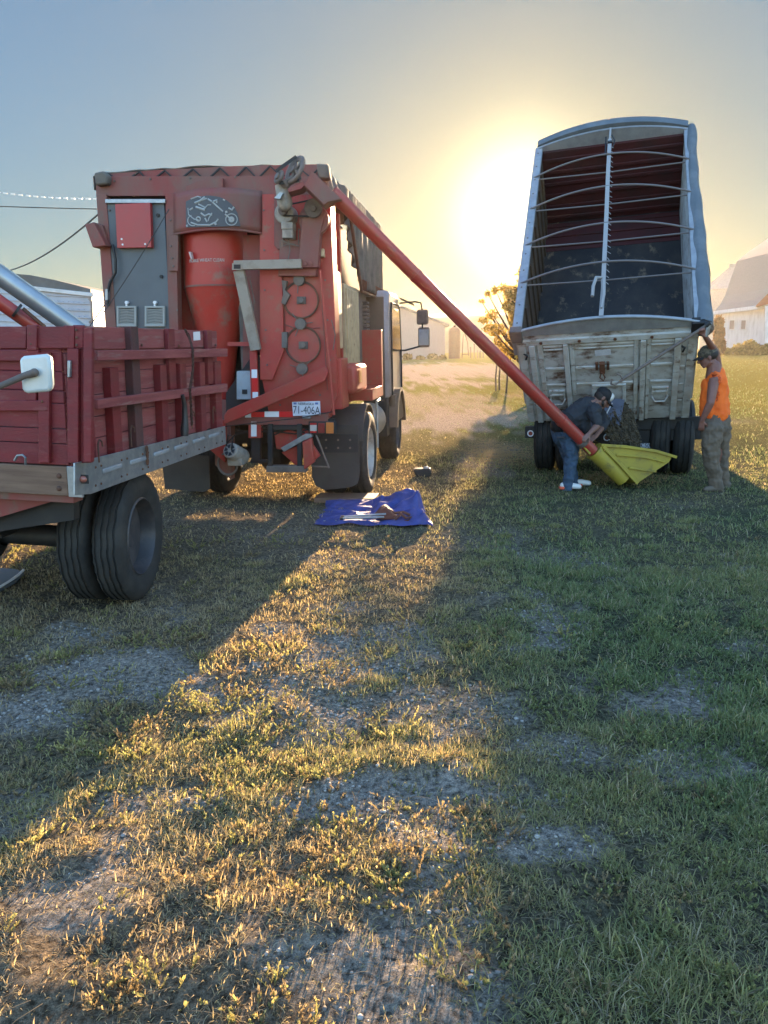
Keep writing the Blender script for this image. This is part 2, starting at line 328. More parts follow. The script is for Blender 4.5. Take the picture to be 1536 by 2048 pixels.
    def build(s, name, material, parent=None, smooth=False, bevel=0.0, solid=0.0, segs=2):
        bmesh.ops.recalc_face_normals(s.bm, faces=s.bm.faces)
        me = bpy.data.meshes.new(name); s.bm.to_mesh(me); s.bm.free()
        me.materials.append(M[material] if isinstance(material, str) else material)
        o = bpy.data.objects.new(name, me); COL.objects.link(o)
        if parent is not None: o.parent = parent
        if smooth:
            me.polygons.foreach_set('use_smooth', [True] * len(me.polygons))
            try: me.set_sharp_from_angle(angle=R(38))
            except Exception: pass
        if bevel:
            bv = o.modifiers.new('bevel', 'BEVEL'); bv.width = bevel; bv.segments = segs; bv.limit_method = 'ANGLE'; bv.angle_limit = R(40)
            if not smooth: me.polygons.foreach_set('use_smooth', [True] * len(me.polygons)); me.set_sharp_from_angle(angle=R(38))
        if solid:
            sd = o.modifiers.new('solid', 'SOLIDIFY'); sd.thickness = solid; sd.offset = 0
        return o

def tag(o, label=None, cat=None, group=None, kind=None):
    if label: o['label'] = label
    if cat: o['category'] = cat
    if group: o['group'] = group
    if kind: o['kind'] = kind
    return o
def thing(name, label, cat, M4=None, group=None):
    o = bpy.data.objects.new(name, None); COL.objects.link(o)
    o.empty_display_size = 0.2
    if M4 is not None: o.matrix_world = M4
    return tag(o, label, cat, group)
def sub(name, parent, loc=(0, 0, 0)):
    o = bpy.data.objects.new(name, None); COL.objects.link(o); o.parent = parent; o.location = loc
    return o
def text(name, body, parent, size, mtx, material, extrude=0.001, align='CENTER', sx=1.0, bend=None):
    """lettering as a mesh; bend = (centre x, centre y, radius) wraps it round an upright cylinder seen from -y"""
    cu = bpy.data.curves.new(name, 'FONT'); cu.body = body; cu.size = size; cu.extrude = extrude; cu.resolution_u = 3
    cu.align_x = align; cu.align_y = 'CENTER'
    t = bpy.data.objects.new(name, cu); COL.objects.link(t); bpy.context.view_layer.update()
    me = bpy.data.meshes.new_from_object(t.evaluated_get(bpy.context.evaluated_depsgraph_get())); bpy.data.objects.remove(t); bpy.data.curves.remove(cu)
    me.name = name; me.materials.clear(); me.materials.append(M[material])
    me.transform(Matrix.Diagonal((sx, 1, 1, 1)))
    if bend:
        cx, cy, r_ = bend; me.transform(mtx)
        for v in me.vertices:
            a_ = (v.co.x - cx) / r_; d_ = v.co.y - mtx.translation.y; v.co.x = cx + (r_ - d_) * math.sin(a_); v.co.y = cy - (r_ - d_) * 0.95 * math.cos(a_)
        mtx = Matrix.Identity(4)
    o = bpy.data.objects.new(name, me); COL.objects.link(o)
    if parent is not None: o.parent = parent
    o.matrix_local = mtx
    return o
def facing_rear(x, y, z, roll=0.0):
    """matrix for text standing upright and read from behind the vehicle (normal towards -y)"""
    return Matrix.Translation((x, y, z)) @ Matrix.Rotation(R(roll), 4, 'Y') @ Matrix.Rotation(R(90), 4, 'X')

def wheel(parent, c, axis_x, Rr, w, rim_mat='rim_dark', rim_r=0.6, dish=0.12, tread=3, lugs=True, toe=0.0):
    """a wheel on the local x axis; axis_x = +1 when its outer face looks to +x"""
    wl = sub('wheel', parent, c); wl.rotation_euler = (0, 0, R(toe))
    s_ = axis_x; h = w / 2; n = 72
    prof = [(-h * 0.78, Rr * rim_r), (-h * 0.98, Rr * 0.70), (-h * 1.04, Rr * 0.82), (-h * 0.94, Rr * 0.94), (-h * 0.80, Rr * 0.985)]
    for k in range(tread):
        x0 = -h * 0.80 + (k + 0.5) * (1.6 * h / (tread)) ; g = 0.006
        prof += [(x0 - g * 1.4, Rr), (x0 - g, Rr - 0.012), (x0 + g, Rr - 0.012), (x0 + g * 1.4, Rr)]
    prof += [(h * 0.80, Rr * 0.985), (h * 0.94, Rr * 0.94), (h * 1.04, Rr * 0.82), (h * 0.98, Rr * 0.70), (h * 0.78, Rr * rim_r)]
    b = MB(); b.lathe(prof, axis=(1, 0, 0), n=n)
    if lugs:
        for v in b.bm.verts:
            rr = math.hypot(v.co.y, v.co.z); a = math.atan2(v.co.z, v.co.y)
            if abs(v.co.x) > h * 0.75 and rr > Rr * 0.90:
                k = int(round(a / (2 * math.pi / n)))
                if k % 2: 
                    f = 1 - 0.014; v.co.y *= f; v.co.z *= f; v.co.x *= 0.97
            elif rr > Rr * 0.97:
                k = int(round(a / (2 * math.pi / n)))
                v.co.x += 0.0025 * (1 if (k // 2) % 2 else -1)
    b.build('tyre', 'tyre', wl, smooth=True)
    r = Rr * rim_r
    b = MB()
    b.lathe([(s_ * h * 0.80, r * 1.03), (s_ * h * 0.90, r * 0.985), (s_ * h * 0.62, r * 0.93), (s_ * (h * 0.62 - dish), r * 0.86), (s_ * (h * 0.55 - dish), r * 0.5),
             (s_ * (h * 0.75 - dish), r * 0.38), (s_ * (h * 0.9 - dish * 0.6), r * 0.30), (s_ * (h * 0.9 - dish * 0.6), 0.001)], axis=(1, 0, 0), n=48)
    b.lathe([(-s_ * h * 0.80, r * 1.03), (-s_ * h * 0.5, r * 0.9), (-s_ * h * 0.1, r * 0.88), (-s_ * h * 0.1, 0.001)], axis=(1, 0, 0), n=36)
    for k in range(8):
        a = 2 * math.pi * k / 8
        b.cyl((s_ * (h * 0.60 - dish), math.cos(a) * r * 0.60, math.sin(a) * r * 0.60), (s_ * (h * 0.60 - dish + 0.035), math.cos(a) * r * 0.60, math.sin(a) * r * 0.60), 0.016, n=6)
    b.build('rim', rim_mat, wl, smooth=True)
    return wl

def copy_tree(o, parent=None, kids=None):
    c = o.copy(); COL.objects.link(c)
    if parent is not None: c.parent = parent
    for ch in list(o.children): copy_tree(ch, c)
    return c
# ------------------------------------------------------------------ the ground
_rs = np.random.RandomState(5)
_tab = _rs.rand(256, 256)
def vnoise(x, y):
    xi = np.floor(x).astype(np.int64); yi = np.floor(y).astype(np.int64)
    fx = x - xi; fy = y - yi
    fx = fx * fx * (3 - 2 * fx); fy = fy * fy * (3 - 2 * fy)
    a = _tab[xi & 255, yi & 255]; b = _tab[(xi + 1) & 255, yi & 255]; c = _tab[xi & 255, (yi + 1) & 255]; d = _tab[(xi + 1) & 255, (yi + 1) & 255]
    return (a * (1 - fx) + b * fx) * (1 - fy) + (c * (1 - fx) + d * fx) * fy
def fbm(x, y, sc=1.0, oc=4):
    s_ = 0; a = 0.5; x = x * sc + 31.7; y = y * sc + 11.3
    for k in range(oc):
        s_ = s_ + a * vnoise(x, y); x = x * 2.03 + 7.1; y = y * 2.03 + 3.7; a *= 0.5
    return s_ / (1 - 0.5 ** oc)
def gz(x, y):
    near = np.exp(-np.maximum(y - 14, 0) / 10)
    z = (fbm(x, y, 1.3, 4) - 0.5) * 0.05 + (fbm(x, y, 7.0, 3) - 0.5) * 0.030 + (fbm(x, y, 23.0, 3) - 0.5) * 0.016
    lump = np.clip(fbm(x + 50, y, 3.6, 4) - 0.50, 0, 1) * 0.12 * np.exp(-np.maximum(y - 3.5, 0) / 1.5)
    return z * near + lump + (1 - near) * (fbm(x, y, 0.05, 3) - 0.5) * 0.15
# bare earth: patches (centre px, centre py, half width px, half height px, strength)
_patch = [(800, 1590, 230, 52, 1.0), (1090, 1700, 110, 34, 0.95), (1330, 1415, 110, 48, 0.9), (1440, 1530, 120, 45, 0.75),
          (200, 1345, 200, 48, 0.85), (140, 1810, 120, 40, 0.8), (60, 1430, 120, 30, 0.8), (330, 1600, 120, 25, 0.7), (900, 1420, 150, 40, 0.6), (1120, 1500, 110, 35, 0.6),
          (960, 1990, 80, 30, 0.7), (560, 1260, 60, 18, 0.6), (880, 1830, 110, 40, 0.55), (600, 1420, 160, 40, 0.5), (30, 1620, 100, 30, 0.6),
          (900, 838, 130, 20, 0.9), (890, 800, 110, 16, 0.7), (1020, 830, 60, 14, 0.7), (985, 915, 60, 34, 0.6), (880, 740, 160, 15, 1.0), (1440, 840, 60, 6, 0.3)]
_pe = []
for (cx, cy, rx, ry, st) in _patch:
    if cy > 1000: rx *= 1.0; ry *= 0.95
    c_ = G(cx, cy); e1 = G(cx + rx, cy) - c_; n0 = G(cx, cy - ry) - c_; n1 = c_ - G(cx, cy + ry)
    _pe.append((c_.x, c_.y, e1.length, (n0.length + n1.length) / 2, c_.x / max(c_.y, .1), st))
def bare(x, y):
    b = np.zeros_like(x)
    w = (fbm(x, y, 2.6, 6) - 0.5) * 2.3
    for (cx, cy, rx, ry, sk, st) in _pe:
        dy = y - cy; dx = x - cx - sk * dy
        d = np.sqrt((dx / rx) ** 2 + (dy / ry) ** 2) + w
        b = np.maximum(b, st * np.clip((1.35 - d) / 0.6, 0, 1))
    g = np.clip((fbm(x + 9, y, 1.9, 6) - 0.565) * 9, 0, 1) * np.exp(-np.maximum(y - 4.5, 0) / 2.0)
    return np.clip(np.maximum(b, g * 0.75), 0, 1)
def greenness(x, y):
    """0 dry straw-brown .. 1 lush green"""
    g = 0.44 + 0.40 * np.clip((x - 0.05 * y) / 1.1, -1.0, 1.0) + (fbm(x, y, 0.9, 4) - 0.5) * 1.1  # real dryness; the paler left also paints the sunlit strip brighter
    return np.clip(g, 0, 1)

def graded(a, b, fine, lo, hi, grow=1.09):
    """coordinates: even steps between a and b, growing steps outside up to lo and hi"""
    c = list(np.arange(a, b + fine / 2, fine)); s_ = fine
    while c[-1] < hi: s_ *= grow; c.append(c[-1] + s_)
    s_ = fine; l_ = [a]
    while l_[-1] > lo: s_ *= grow; l_.append(l_[-1] - s_)
    return np.array(sorted(set(l_[1:] + c)))
gx = graded(-3.6, 3.9, 0.036, -300, 300); gy = graded(1.0, 7.5, 0.036, -30, 330)
XX, YY = np.meshgrid(gx, gy, indexing='ij')
ZZ = gz(XX, YY)
nx, ny = XX.shape
vv = np.stack([XX, YY, ZZ], -1).reshape(-1, 3)
ii = np.arange(nx * ny).reshape(nx, ny)
qq = np.stack([ii[:-1, :-1], ii[1:, :-1], ii[1:, 1:], ii[:-1, 1:]], -1).reshape(-1, 4)
def np_mesh(name, verts, faces, k):
    me = bpy.data.meshes.new(name)
    me.vertices.add(len(verts)); me.vertices.foreach_set('co', np.ascontiguousarray(verts, dtype=np.float32).ravel())
    me.loops.add(faces.size); me.loops.foreach_set('vertex_index', np.ascontiguousarray(faces, dtype=np.int32).ravel())
    me.polygons.add(len(faces)); me.polygons.foreach_set('loop_start', np.arange(0, faces.size, k, dtype=np.int32))
    me.update(calc_edges=True); me.validate()
    return me
def set_col(me, cols, name='col'):
    at = me.color_attributes.new(name, 'FLOAT_COLOR', 'POINT')
    c4 = np.ones((len(cols), 4), dtype=np.float32); c4[:, :3] = cols
    at.data.foreach_set('color', c4.ravel())
gme = np_mesh('ground', vv, qq, 4)
gme.polygons.foreach_set('use_smooth', [True] * len(gme.polygons))
xf, yf = vv[:, 0], vv[:, 1]
bb = bare(xf, yf); gg = greenness(xf, yf)
far = np.clip((yf - 9) / 12, 0, 1)[:, None]
soil = np.array([0.30, 0.265, 0.225]); thatch_dry = np.array([0.17, 0.135, 0.095]); thatch_gr = np.array([0.085, 0.088, 0.055])
th = thatch_dry * (1 - gg[:, None]) + thatch_gr * gg[:, None]
mead = np.array([0.22, 0.175, 0.05])
th = th * (1 - far) + mead * far
dust = soil * (1 - far) + np.array([0.40, 0.28, 0.19]) * far
set_col(gme, th * (1 - bb[:, None]) + dust * bb[:, None])
gm, gt, gb = new_mat('grass_and_soil')
at = gt.nodes.new('ShaderNodeAttribute'); at.attribute_name = 'col'
f1 = noise_fac(gt, 38.0, 8, 0.7); f2 = noise_fac(gt, 3.0, 6, 0.6); f3 = noise_fac(gt, 190.0, 3, 0.6)
k1 = ramp(gt, f1, [(0.36, (0.28, 0.27, 0.26)), (0.50, (0.95, 0.95, 0.95)), (0.64, (1.7, 1.66, 1.6))])
k2 = ramp(gt, f3, [(0.35, (0.7, 0.7, 0.7)), (0.7, (1.35, 1.35, 1.35))])
def mulc(t, a, b):
    m_ = t.nodes.new('ShaderNodeMix'); m_.data_type = 'RGBA'; m_.blend_type = 'MULTIPLY'; m_.inputs[0].default_value = 1.0; m_.clamp_result = False
    t.links.new(a, m_.inputs[6]); t.links.new(b, m_.inputs[7]); return m_.outputs[2]
gt.links.new(mulc(gt, mulc(gt, at.outputs['Color'], k1), k2), gb.inputs['Base Color'])
gb.inputs['Roughness'].default_value = 0.95; gb.inputs['Specular IOR Level'].default_value = 0.0
bn = gt.nodes.new('ShaderNodeBump'); bn.inputs['Strength'].default_value = 1.0; bn.inputs['Distance'].default_value = 0.035
gt.links.new(f1, bn.inputs['Height']); gt.links.new(bn.outputs[0], gb.inputs['Normal'])
gme.materials.append(gm)
ground = bpy.data.objects.new('ground', gme); COL.objects.link(ground); tag(ground, kind='structure')

def leaf_mat(name, trans=0.45, tint=(1.0, 1.0, 1.0)):
    m = bpy.data.materials.new(name); m.use_nodes = True; t = m.node_tree; t.nodes.clear()
    o = t.nodes.new('ShaderNodeOutputMaterial'); a = t.nodes.new('ShaderNodeAttribute'); a.attribute_name = 'col'
    d = t.nodes.new('ShaderNodeBsdfDiffuse'); tr = t.nodes.new('ShaderNodeBsdfTranslucent'); mx = t.nodes.new('ShaderNodeMixShader')
    mx.inputs[0].default_value = trans
    t.links.new(a.outputs['Color'], d.inputs['Color'])
    mm = t.nodes.new('ShaderNodeMix'); mm.data_type = 'RGBA'; mm.blend_type = 'MULTIPLY'; mm.inputs[0].default_value = 1.0; mm.clamp_result = False
    t.links.new(a.outputs['Color'], mm.inputs[6]); mm.inputs[7].default_value = (*tint, 1)
    t.links.new(mm.outputs[2], tr.inputs['Color'])
    t.links.new(d.outputs[0], mx.inputs[1]); t.links.new(tr.outputs[0], mx.inputs[2]); t.links.new(mx.outputs[0], o.inputs[0])
    return m
M['grass'] = leaf_mat('grass_blade', 0.5, (1.35, 1.25, 0.9)); M['weed'] = leaf_mat('weed_leaf', 0.5, (1.35, 1.25, 0.9)); M['stone'] = mat('grey_gravel_stone', (0.27, 0.26, 0.26), 0.85, 0, (0.15, 0.145, 0.15), 9)

rng = np.random.RandomState(11)
def scatter(n, y0, y1, powr=0.0, pad=0.8):
    """n points in the wedge of land the camera looks over, with some margin on either side"""
    u_ = rng.rand(n)
    yy = y0 + (y1 - y0) * u_ ** (1.0 / (1.0 + powr)) if powr >= 0 else y0 * (y1 / y0) ** u_
    hw = 0.56 * yy + pad
    xx = (rng.rand(n) * 2 - 1) * hw
    return xx, yy, hw
def blades(x, y, z, ln, wd, yaw, lean, bend, col):
    n = len(x)
    dx, dy = np.cos(yaw), np.sin(yaw); px_, py_ = -dy, dx
    V = np.zeros((n, 5, 3))
    base = np.stack([x, y, z - 0.004], -1)
    side = np.stack([px_, py_, np.zeros(n)], -1) * wd[:, None] / 2
    d1 = np.stack([dx * np.sin(lean), dy * np.sin(lean), np.cos(lean)], -1)
    l2 = lean + bend; d2 = np.stack([dx * np.sin(l2), dy * np.sin(l2), np.cos(l2)], -1)
    mid = base + d1 * (ln * 0.55)[:, None]; tip = mid + d2 * (ln * 0.45)[:, None]
    V[:, 0] = base - side; V[:, 1] = base + side; V[:, 2] = mid - side * 0.75; V[:, 3] = mid + side * 0.75; V[:, 4] = tip
    b = (np.arange(n) * 5)[:, None, None]
    F = np.array([[0, 1, 3], [0, 3, 2], [2, 3, 4]])[None] + b
    C = np.repeat(col[:, None, :], 5, 1)
    return V.reshape(-1, 3), F.reshape(-1, 3), C.reshape(-1, 3)

def grass_cols(x, y, n, dry_bias=0.0):
    g = np.clip(greenness(x, y) - dry_bias + (rng.rand(n) - 0.5) * 0.5, 0, 1)[:, None]
    dry = np.array([0.46, 0.36, 0.22]); mid = np.array([0.33, 0.31, 0.15]); grn = np.array([0.215, 0.26, 0.125])
    c = np.where(g < 0.5, dry * (1 - g * 2) + mid * g * 2, mid * (2 - g * 2) + grn * (g * 2 - 1))
    st = rng.rand(n)[:, None] < 0.13
    c = np.where(st, np.array([0.46, 0.39, 0.27]), c)
    return c * (0.6 + 0.8 * rng.rand(n))[:, None] * (1 - 0.25 * np.clip((y - 7) / 14, 0, 1))[:, None]
bands = [  # n, y0, y1, blade length, width
    (300000, 1.25, 3.4, 0.037, 0.0034), (330000, 2.6, 6.6, 0.042, 0.0046), (200000, 5.2, 13.0, 0.048, 0.0065), (120000, 11.0, 30.0, 0.042, 0.012), (60000, 24.0, 80.0, 0.055, 0.030)]
Vs, Fs, Cs, off = [], [], [], 0
for (n, y0, y1, l0, w0) in bands:
    x, y, hw = scatter(n, y0, y1, 1.0, 0.9)
    cl = fbm(x, y, 11.0, 3); big = fbm(x + 5, y + 5, 1.7, 4)
    edge = np.clip((y - y0) / (0.25 * y0 + 0.05), 0, 1) * np.clip((y1 - y) / (0.2 * y1), 0, 1) if y0 > 1.3 else np.clip((y1 - y) / (0.2 * y1), 0, 1)
    keep = rng.rand(n) < np.clip((1 - bare(x, y)) * 1.0 + 0.04, 0, 1) * np.clip((cl - 0.34) * 4.5, 0.08, 1) * edge * (0.5 + 0.5 * np.clip(greenness(x, y) * 1.6, 0, 1))
    x, y, cl, big = x[keep], y[keep], cl[keep], big[keep]; n = len(x)
    g = greenness(x, y)
    ln = l0 * (0.45 + 0.9 * rng.rand(n)) * (0.55 + 1.3 * big * (0.5 + 0.9 * g))
    yaw = rng.rand(n) * 6.283
    v, f, c = blades(x, y, gz(x, y), ln, w0 * (0.6 + 0.8 * rng.rand(n)), yaw, 0.25 + 1.05 * rng.rand(n) ** 0.8, 0.2 + 0.9 * rng.rand(n), grass_cols(x, y, n, 0.0))
    Vs.append(v); Fs.append(f + off); Cs.append(c); off += len(v)
# fuller tufts of longer grass, most of them on the green side
tr = np.random.RandomState(21); nt_c = 260
ty = 1.4 + 6.0 * tr.rand(nt_c) ** 0.9; tx = (tr.rand(nt_c) * 2 - 1) * (0.56 * ty + 0.6)
kk_ = (tr.rand(nt_c) < np.clip(greenness(tx, ty) * 1.3 - 0.25, 0.10, 1)) & (bare(tx, ty) < 0.5); tx, ty = tx[kk_], ty[kk_]
extra = [(G(1300, 1930), .16), (G(1180, 1990), .13), (G(1420, 1990), .15), (G(1100, 1900), .10), (G(1480, 1400), .16), (G(1500, 1470), .16), (G(1330, 1290), .12), (G(980, 1560), .10), (G(1240, 1600), .10)]
tx = np.concatenate([tx, [e[0].x for e in extra]]); ty = np.concatenate([ty, [e[0].y for e in extra]]); trd = np.concatenate([0.03 + 0.08 * tr.rand(len(tx) - len(extra)), [e[1] for e in extra]])
X_, Y_, L_ = [], [], []
for a_, b_, r_ in zip(tx, ty, trd):
    m = int(9000 * r_ ** 1.6); rr = r_ * np.sqrt(tr.rand(m)); th_ = tr.rand(m) * 6.283; X_.append(a_ + rr * np.cos(th_) * 1.3); Y_.append(b_ + rr * np.sin(th_)); L_.append((0.03 + 0.34 * r_) * (0.5 + 0.7 * tr.rand(m)) * (1.15 - 0.6 * rr / r_))
x, y, ln = np.concatenate(X_), np.concatenate(Y_), np.concatenate(L_); n = len(x)
v, f, c = blades(x, y, gz(x, y), np.minimum(ln * 1.2, 0.12), 0.0040 * (0.6 + 0.8 * rng.rand(n)) * (0.7 + 0.12 * y), rng.rand(n) * 6.283, 0.15 + 0.8 * rng.rand(n), 0.2 + 0.9 * rng.rand(n), grass_cols(x, y, n, -0.12))
Vs.append(v); Fs.append(f + off); Cs.append(c); off += len(v)
gr = np_mesh('grass', np.concatenate(Vs), np.concatenate(Fs), 3); set_col(gr, np.concatenate(Cs)); gr.materials.append(M['grass'])
o = bpy.data.objects.new('grass', gr); COL.objects.link(o); tag(o, 'short patchy green and straw coloured grass covering the yard', 'grass', kind='stuff')

# weed sprigs: low stems set all round with small leaves, in clumps
def sprigs(n_cl, per, y0, y1, h0, seed, gl=False):
    r_ = np.random.RandomState(seed)
    yy = y0 + (y1 - y0) * r_.rand(n_cl) ** 0.75; xx = (r_.rand(n_cl) * 2 - 1) * (0.56 * yy + 0.5)
    k = (1 - bare(xx, yy) * 0.8) * np.clip((fbm(xx + 3, yy, 1.9, 3) - 0.34) * 4.2, 0.10, 1)
    m_ = r_.rand(n_cl) < k; xx, yy = xx[m_], yy[m_]
    vs, fs, cs, o_ = [], [], [], 0
    for cx, cy in zip(xx, yy):
        ge = float(greenness(np.array([cx]), np.array([cy]))[0]); big = 0.6 + 1.0 * r_.rand() ** 2
        t_ = r_.rand()
        basec = np.array([0.32, 0.30, 0.13]) * (1 - ge) + np.array([0.19, 0.235, 0.11]) * ge
        if t_ < 0.38 * (1.2 - ge): basec = np.array([0.29, 0.225, 0.135])
        elif t_ > 0.93: basec = np.array([0.40, 0.37, 0.17])
        ns = max(3, int(per * big * (0.6 + 0.8 * r_.rand())))
        rad = 0.035 + 0.09 * big * r_.rand()
        for s_ in range(ns):
            a = r_.rand() * 6.283; rr = rad * math.sqrt(r_.rand()); bx, by = cx + rr * math.cos(a), cy + rr * math.sin(a)
            h = h0 * big * (0.5 + 0.7 * r_.rand()) * (1.1 - 0.4 * rr / rad); lean = 0.55 + 0.85 * r_.rand(); a2 = a + (r_.rand() - 0.5) * 1.6
            dirv = np.array([math.cos(a2) * math.sin(lean), math.sin(a2) * math.sin(lean), math.cos(lean)])
            nl = max(8, int(h / 0.0042))
            t = (np.arange(nl) + 0.5) / nl
            bz = float(gz(np.array([bx]), np.array([by]))[0])
            pos = np.array([bx, by, bz]) + dirv * (t * h)[:, None] + np.array([0, 0, 1]) * (t ** 2 * h * 0.22)[:, None]
            la = r_.rand(nl) * 6.283; up = 0.35 + 0.7 * r_.rand(nl)
            ld = np.stack([np.cos(la) * np.cos(up), np.sin(la) * np.cos(up), np.sin(up)], -1) + dirv * 0.5
            ll = (0.013 - 0.007 * t) * (0.7 + 0.6 * r_.rand(nl)) * (0.75 + 0.4 * big)
            sd = np.stack([-np.sin(la), np.cos(la), np.zeros(nl)], -1) * (0.0030 + 0.0012 * r_.rand(nl))[:, None]
            V = np.stack([pos - sd * 0.4, pos + ld * (ll * 0.5)[:, None] - sd, pos + ld * ll[:, None], pos + ld * (ll * 0.5)[:, None] + sd], 1)
            F = np.arange(nl * 4).reshape(nl, 4)
            vs.append(V.reshape(-1, 3)); fs.append(F + o_); o_ += nl * 4
            cc = basec * (0.65 + 0.6 * r_.rand(nl))[:, None] * (0.7 + 0.6 * t)[:, None]
            cs.append(np.repeat(cc, 4, 0))
            # stem
            sw = np.array([-math.sin(a2), math.cos(a2), 0]) * 0.0012
            p0 = np.array([bx, by, bz]); p1 = pos[-1]
            vs.append(np.array([p0 - sw, p0 + sw, p1 + sw, p1 - sw])); fs.append(np.array([[0, 1, 2, 3]]) + o_); o_ += 4; cs.append(np.tile(basec * 0.8, (4, 1)))
    return np.concatenate(vs), np.concatenate(fs), np.concatenate(cs)
A = sprigs(1350, 12, 1.35, 4.6, 0.046, 3); B_ = sprigs(900, 6, 4.2, 7.5, 0.045, 9)
wm = np_mesh('weeds', np.concatenate([A[0], B_[0]]), np.concatenate([A[1], B_[1] + len(A[0])]), 4); set_col(wm, np.concatenate([A[2], B_[2]])); wm.materials.append(M['weed'])
o = bpy.data.objects.new('weeds', wm); COL.objects.link(o); tag(o, 'low bushy weeds growing in clumps among the dry grass', 'weeds', kind='stuff')

# loose dry stalks lying on the ground
n = 9000
x, y, hw = scatter(n, 1.3, 6.5, 0.3, 0.6)
v, f, c = blades(x, y, gz(x, y) + 0.012, 0.03 + 0.16 * rng.rand(n) ** 4, 0.0016 + 0.0016 * rng.rand(n), rng.rand(n) * 6.283, 1.25 + 0.25 * rng.rand(n), 0.05 + 0.3 * rng.rand(n), np.array([0.27, 0.22, 0.15]) * (0.5 + 0.8 * rng.rand(n))[:, None])
sm = np_mesh('dry_stalks', v, f, 3); set_col(sm, c); sm.materials.append(M['weed'])
o = bpy.data.objects.new('dry_stalks', sm); COL.objects.link(o); tag(o, 'thin dry stalks lying loose on the grass', 'dry stalks', kind='stuff')

# gravel: small irregular stones on the bare patches
n = 150000
x, y, hw = scatter(n, 1.3, 6.5, 0.6, 0.6)
k = rng.rand(n) < np.clip(bare(x, y) * 1.1 - 0.1, 0.0, 1) * np.clip((fbm(x, y, 3.1, 3) - 0.3) * 3, 0.1, 1); x, y = x[k], y[k]; n = len(x)
ico = bmesh.new(); bmesh.ops.create_icosphere(ico, subdivisions=1, radius=1.0)
iv = np.array([v_.co[:] for v_ in ico.verts]); ifc = np.array([[q.index for q in f_.verts] for f_ in ico.faces]); ico.free()
sz = 0.0014 + 0.0095 * rng.rand(n) ** 5
V = iv[None] * (1 + 0.35 * (rng.rand(n, len(iv), 1) - 0.5)) * (sz[:, None] * (0.7 + 0.6 * rng.rand(n, 3)))[:, None, :] * np.array([1, 1, 0.6])
V = V + np.stack([x, y, gz(x, y) + sz * 0.25], -1)[:, None]
F = (ifc[None] + (np.arange(n) * len(iv))[:, None, None]).reshape(-1, 3)
gvm = np_mesh('gravel', V.reshape(-1, 3), F, 3)
gvc = np.repeat((np.array([0.30, 0.275, 0.245]) * (0.35 + 0.95 * rng.rand(n))[:, None])[:, None], len(iv), 1).reshape(-1, 3); set_col(gvm, gvc)
sm_, st_, sb_ = new_mat('gravel_stones'); a_ = st_.nodes.new('ShaderNodeAttribute'); a_.attribute_name = 'col'; st_.links.new(a_.outputs['Color'], sb_.inputs['Base Color']); sb_.inputs['Roughness'].default_value = 0.85
gvm.materials.append(sm_)
o = bpy.data.objects.new('gravel', gvm); COL.objects.link(o); tag(o, 'grey gravel scattered over the bare patches of the yard', 'gravel', kind='stuff')

# ------------------------------------------------------------------ hills
hb = MB()
def hill_fn(u_, v):
    x = -420 + 840 * u_; y = 150 + 170 * v
    t = max(0.0, min(1.0, v * 3.0))
    h = (6.0 + 3 * mnoise.noise((x * 0.01, 0.3, 0)) + 0.8 * mnoise.noise((x * 0.02, 1.3, 0))) * t * t * (3 - 2 * t)
    return (x, y, h * (1 + v * 0.9) - 0.4)
hb.grid(hill_fn, 160, 24)
M['hill'] = mat('dry_hillside', (0.16, 0.13, 0.06), 0.95, 0, (0.10, 0.085, 0.04), 0.02)
o = hb.build('hills', 'hill', smooth=True); tag(o, kind='structure')

# ------------------------------------------------------------------ the haze of dusty evening air
HAZE = 0.00021
hz = MB(); hz.box((-430, -120, -2), (430, 480, 12.5))
hm = bpy.data.materials.new('dusty_air'); hm.use_nodes = True; ht = hm.node_tree; ht.nodes.clear()
ho = ht.nodes.new('ShaderNodeOutputMaterial'); hv = ht.nodes.new('ShaderNodeVolumePrincipled')
hv.inputs['Density'].default_value = HAZE; hv.inputs['Anisotropy'].default_value = 0.70; hv.inputs['Color'].default_value = (0.95, 0.88, 0.78, 1)
ht.links.new(hv.outputs[0], ho.inputs['Volume'])
o = hz.build('haze', hm); tag(o, kind='stuff'); o['label'] = 'warm dusty evening air lit by the low sun'; o['category'] = 'haze'
# ------------------------------------------------------------------ the red mobile seed cleaner on a lorry
CT = Frame(P(655, 900, 8.25), 7.6, 0.0); CT.o.z = 0; CT.M.translation = CT.o
ct = thing('cleaner_truck', 'big red mobile grain cleaner built on a truck, dusty tarp over its top', 'truck', CT.M)
def F_r(F, pts, y): return [F.rear(a, b, y) for a, b in pts]
def F_s(F, pts, x): return [F.side(a, b, x) for a, b in pts]
class VB(MB):
    """mesh builder that also takes outlines measured on a vehicle's rear or side face"""
    def __init__(s, F): super().__init__(); s.F = F
    def rp(s, pts, y0, y1): return s.prism(F_r(s.F, pts, y0), (0, y1 - y0, 0))
    def rr(s, x0, y0, x1, y1, a, b): return s.rp([(x0, y0), (x1, y0), (x1, y1), (x0, y1)], a, b)
    def sp(s, pts, x0, x1): return s.prism(F_s(s.F, pts, x0), (x1 - x0, 0, 0))
    def rc(s, px, py, rpx, y0, y1, n=24, r2=None):
        c = s.F.rear(px, py, y0); e = s.F.rear(px + rpx, py, y0); r = (e - c).length
        c2 = Vector((c.x, y1, c.z)); return s.cyl(c, c2, r, r if r2 is None else r * r2, n)
V = lambda: VB(CT)
rear = CT.rear
zt = rear(420, 340, 0.0).z           # roof height
xl = rear(228, 640, 0.0).x; 
XL = -2.42
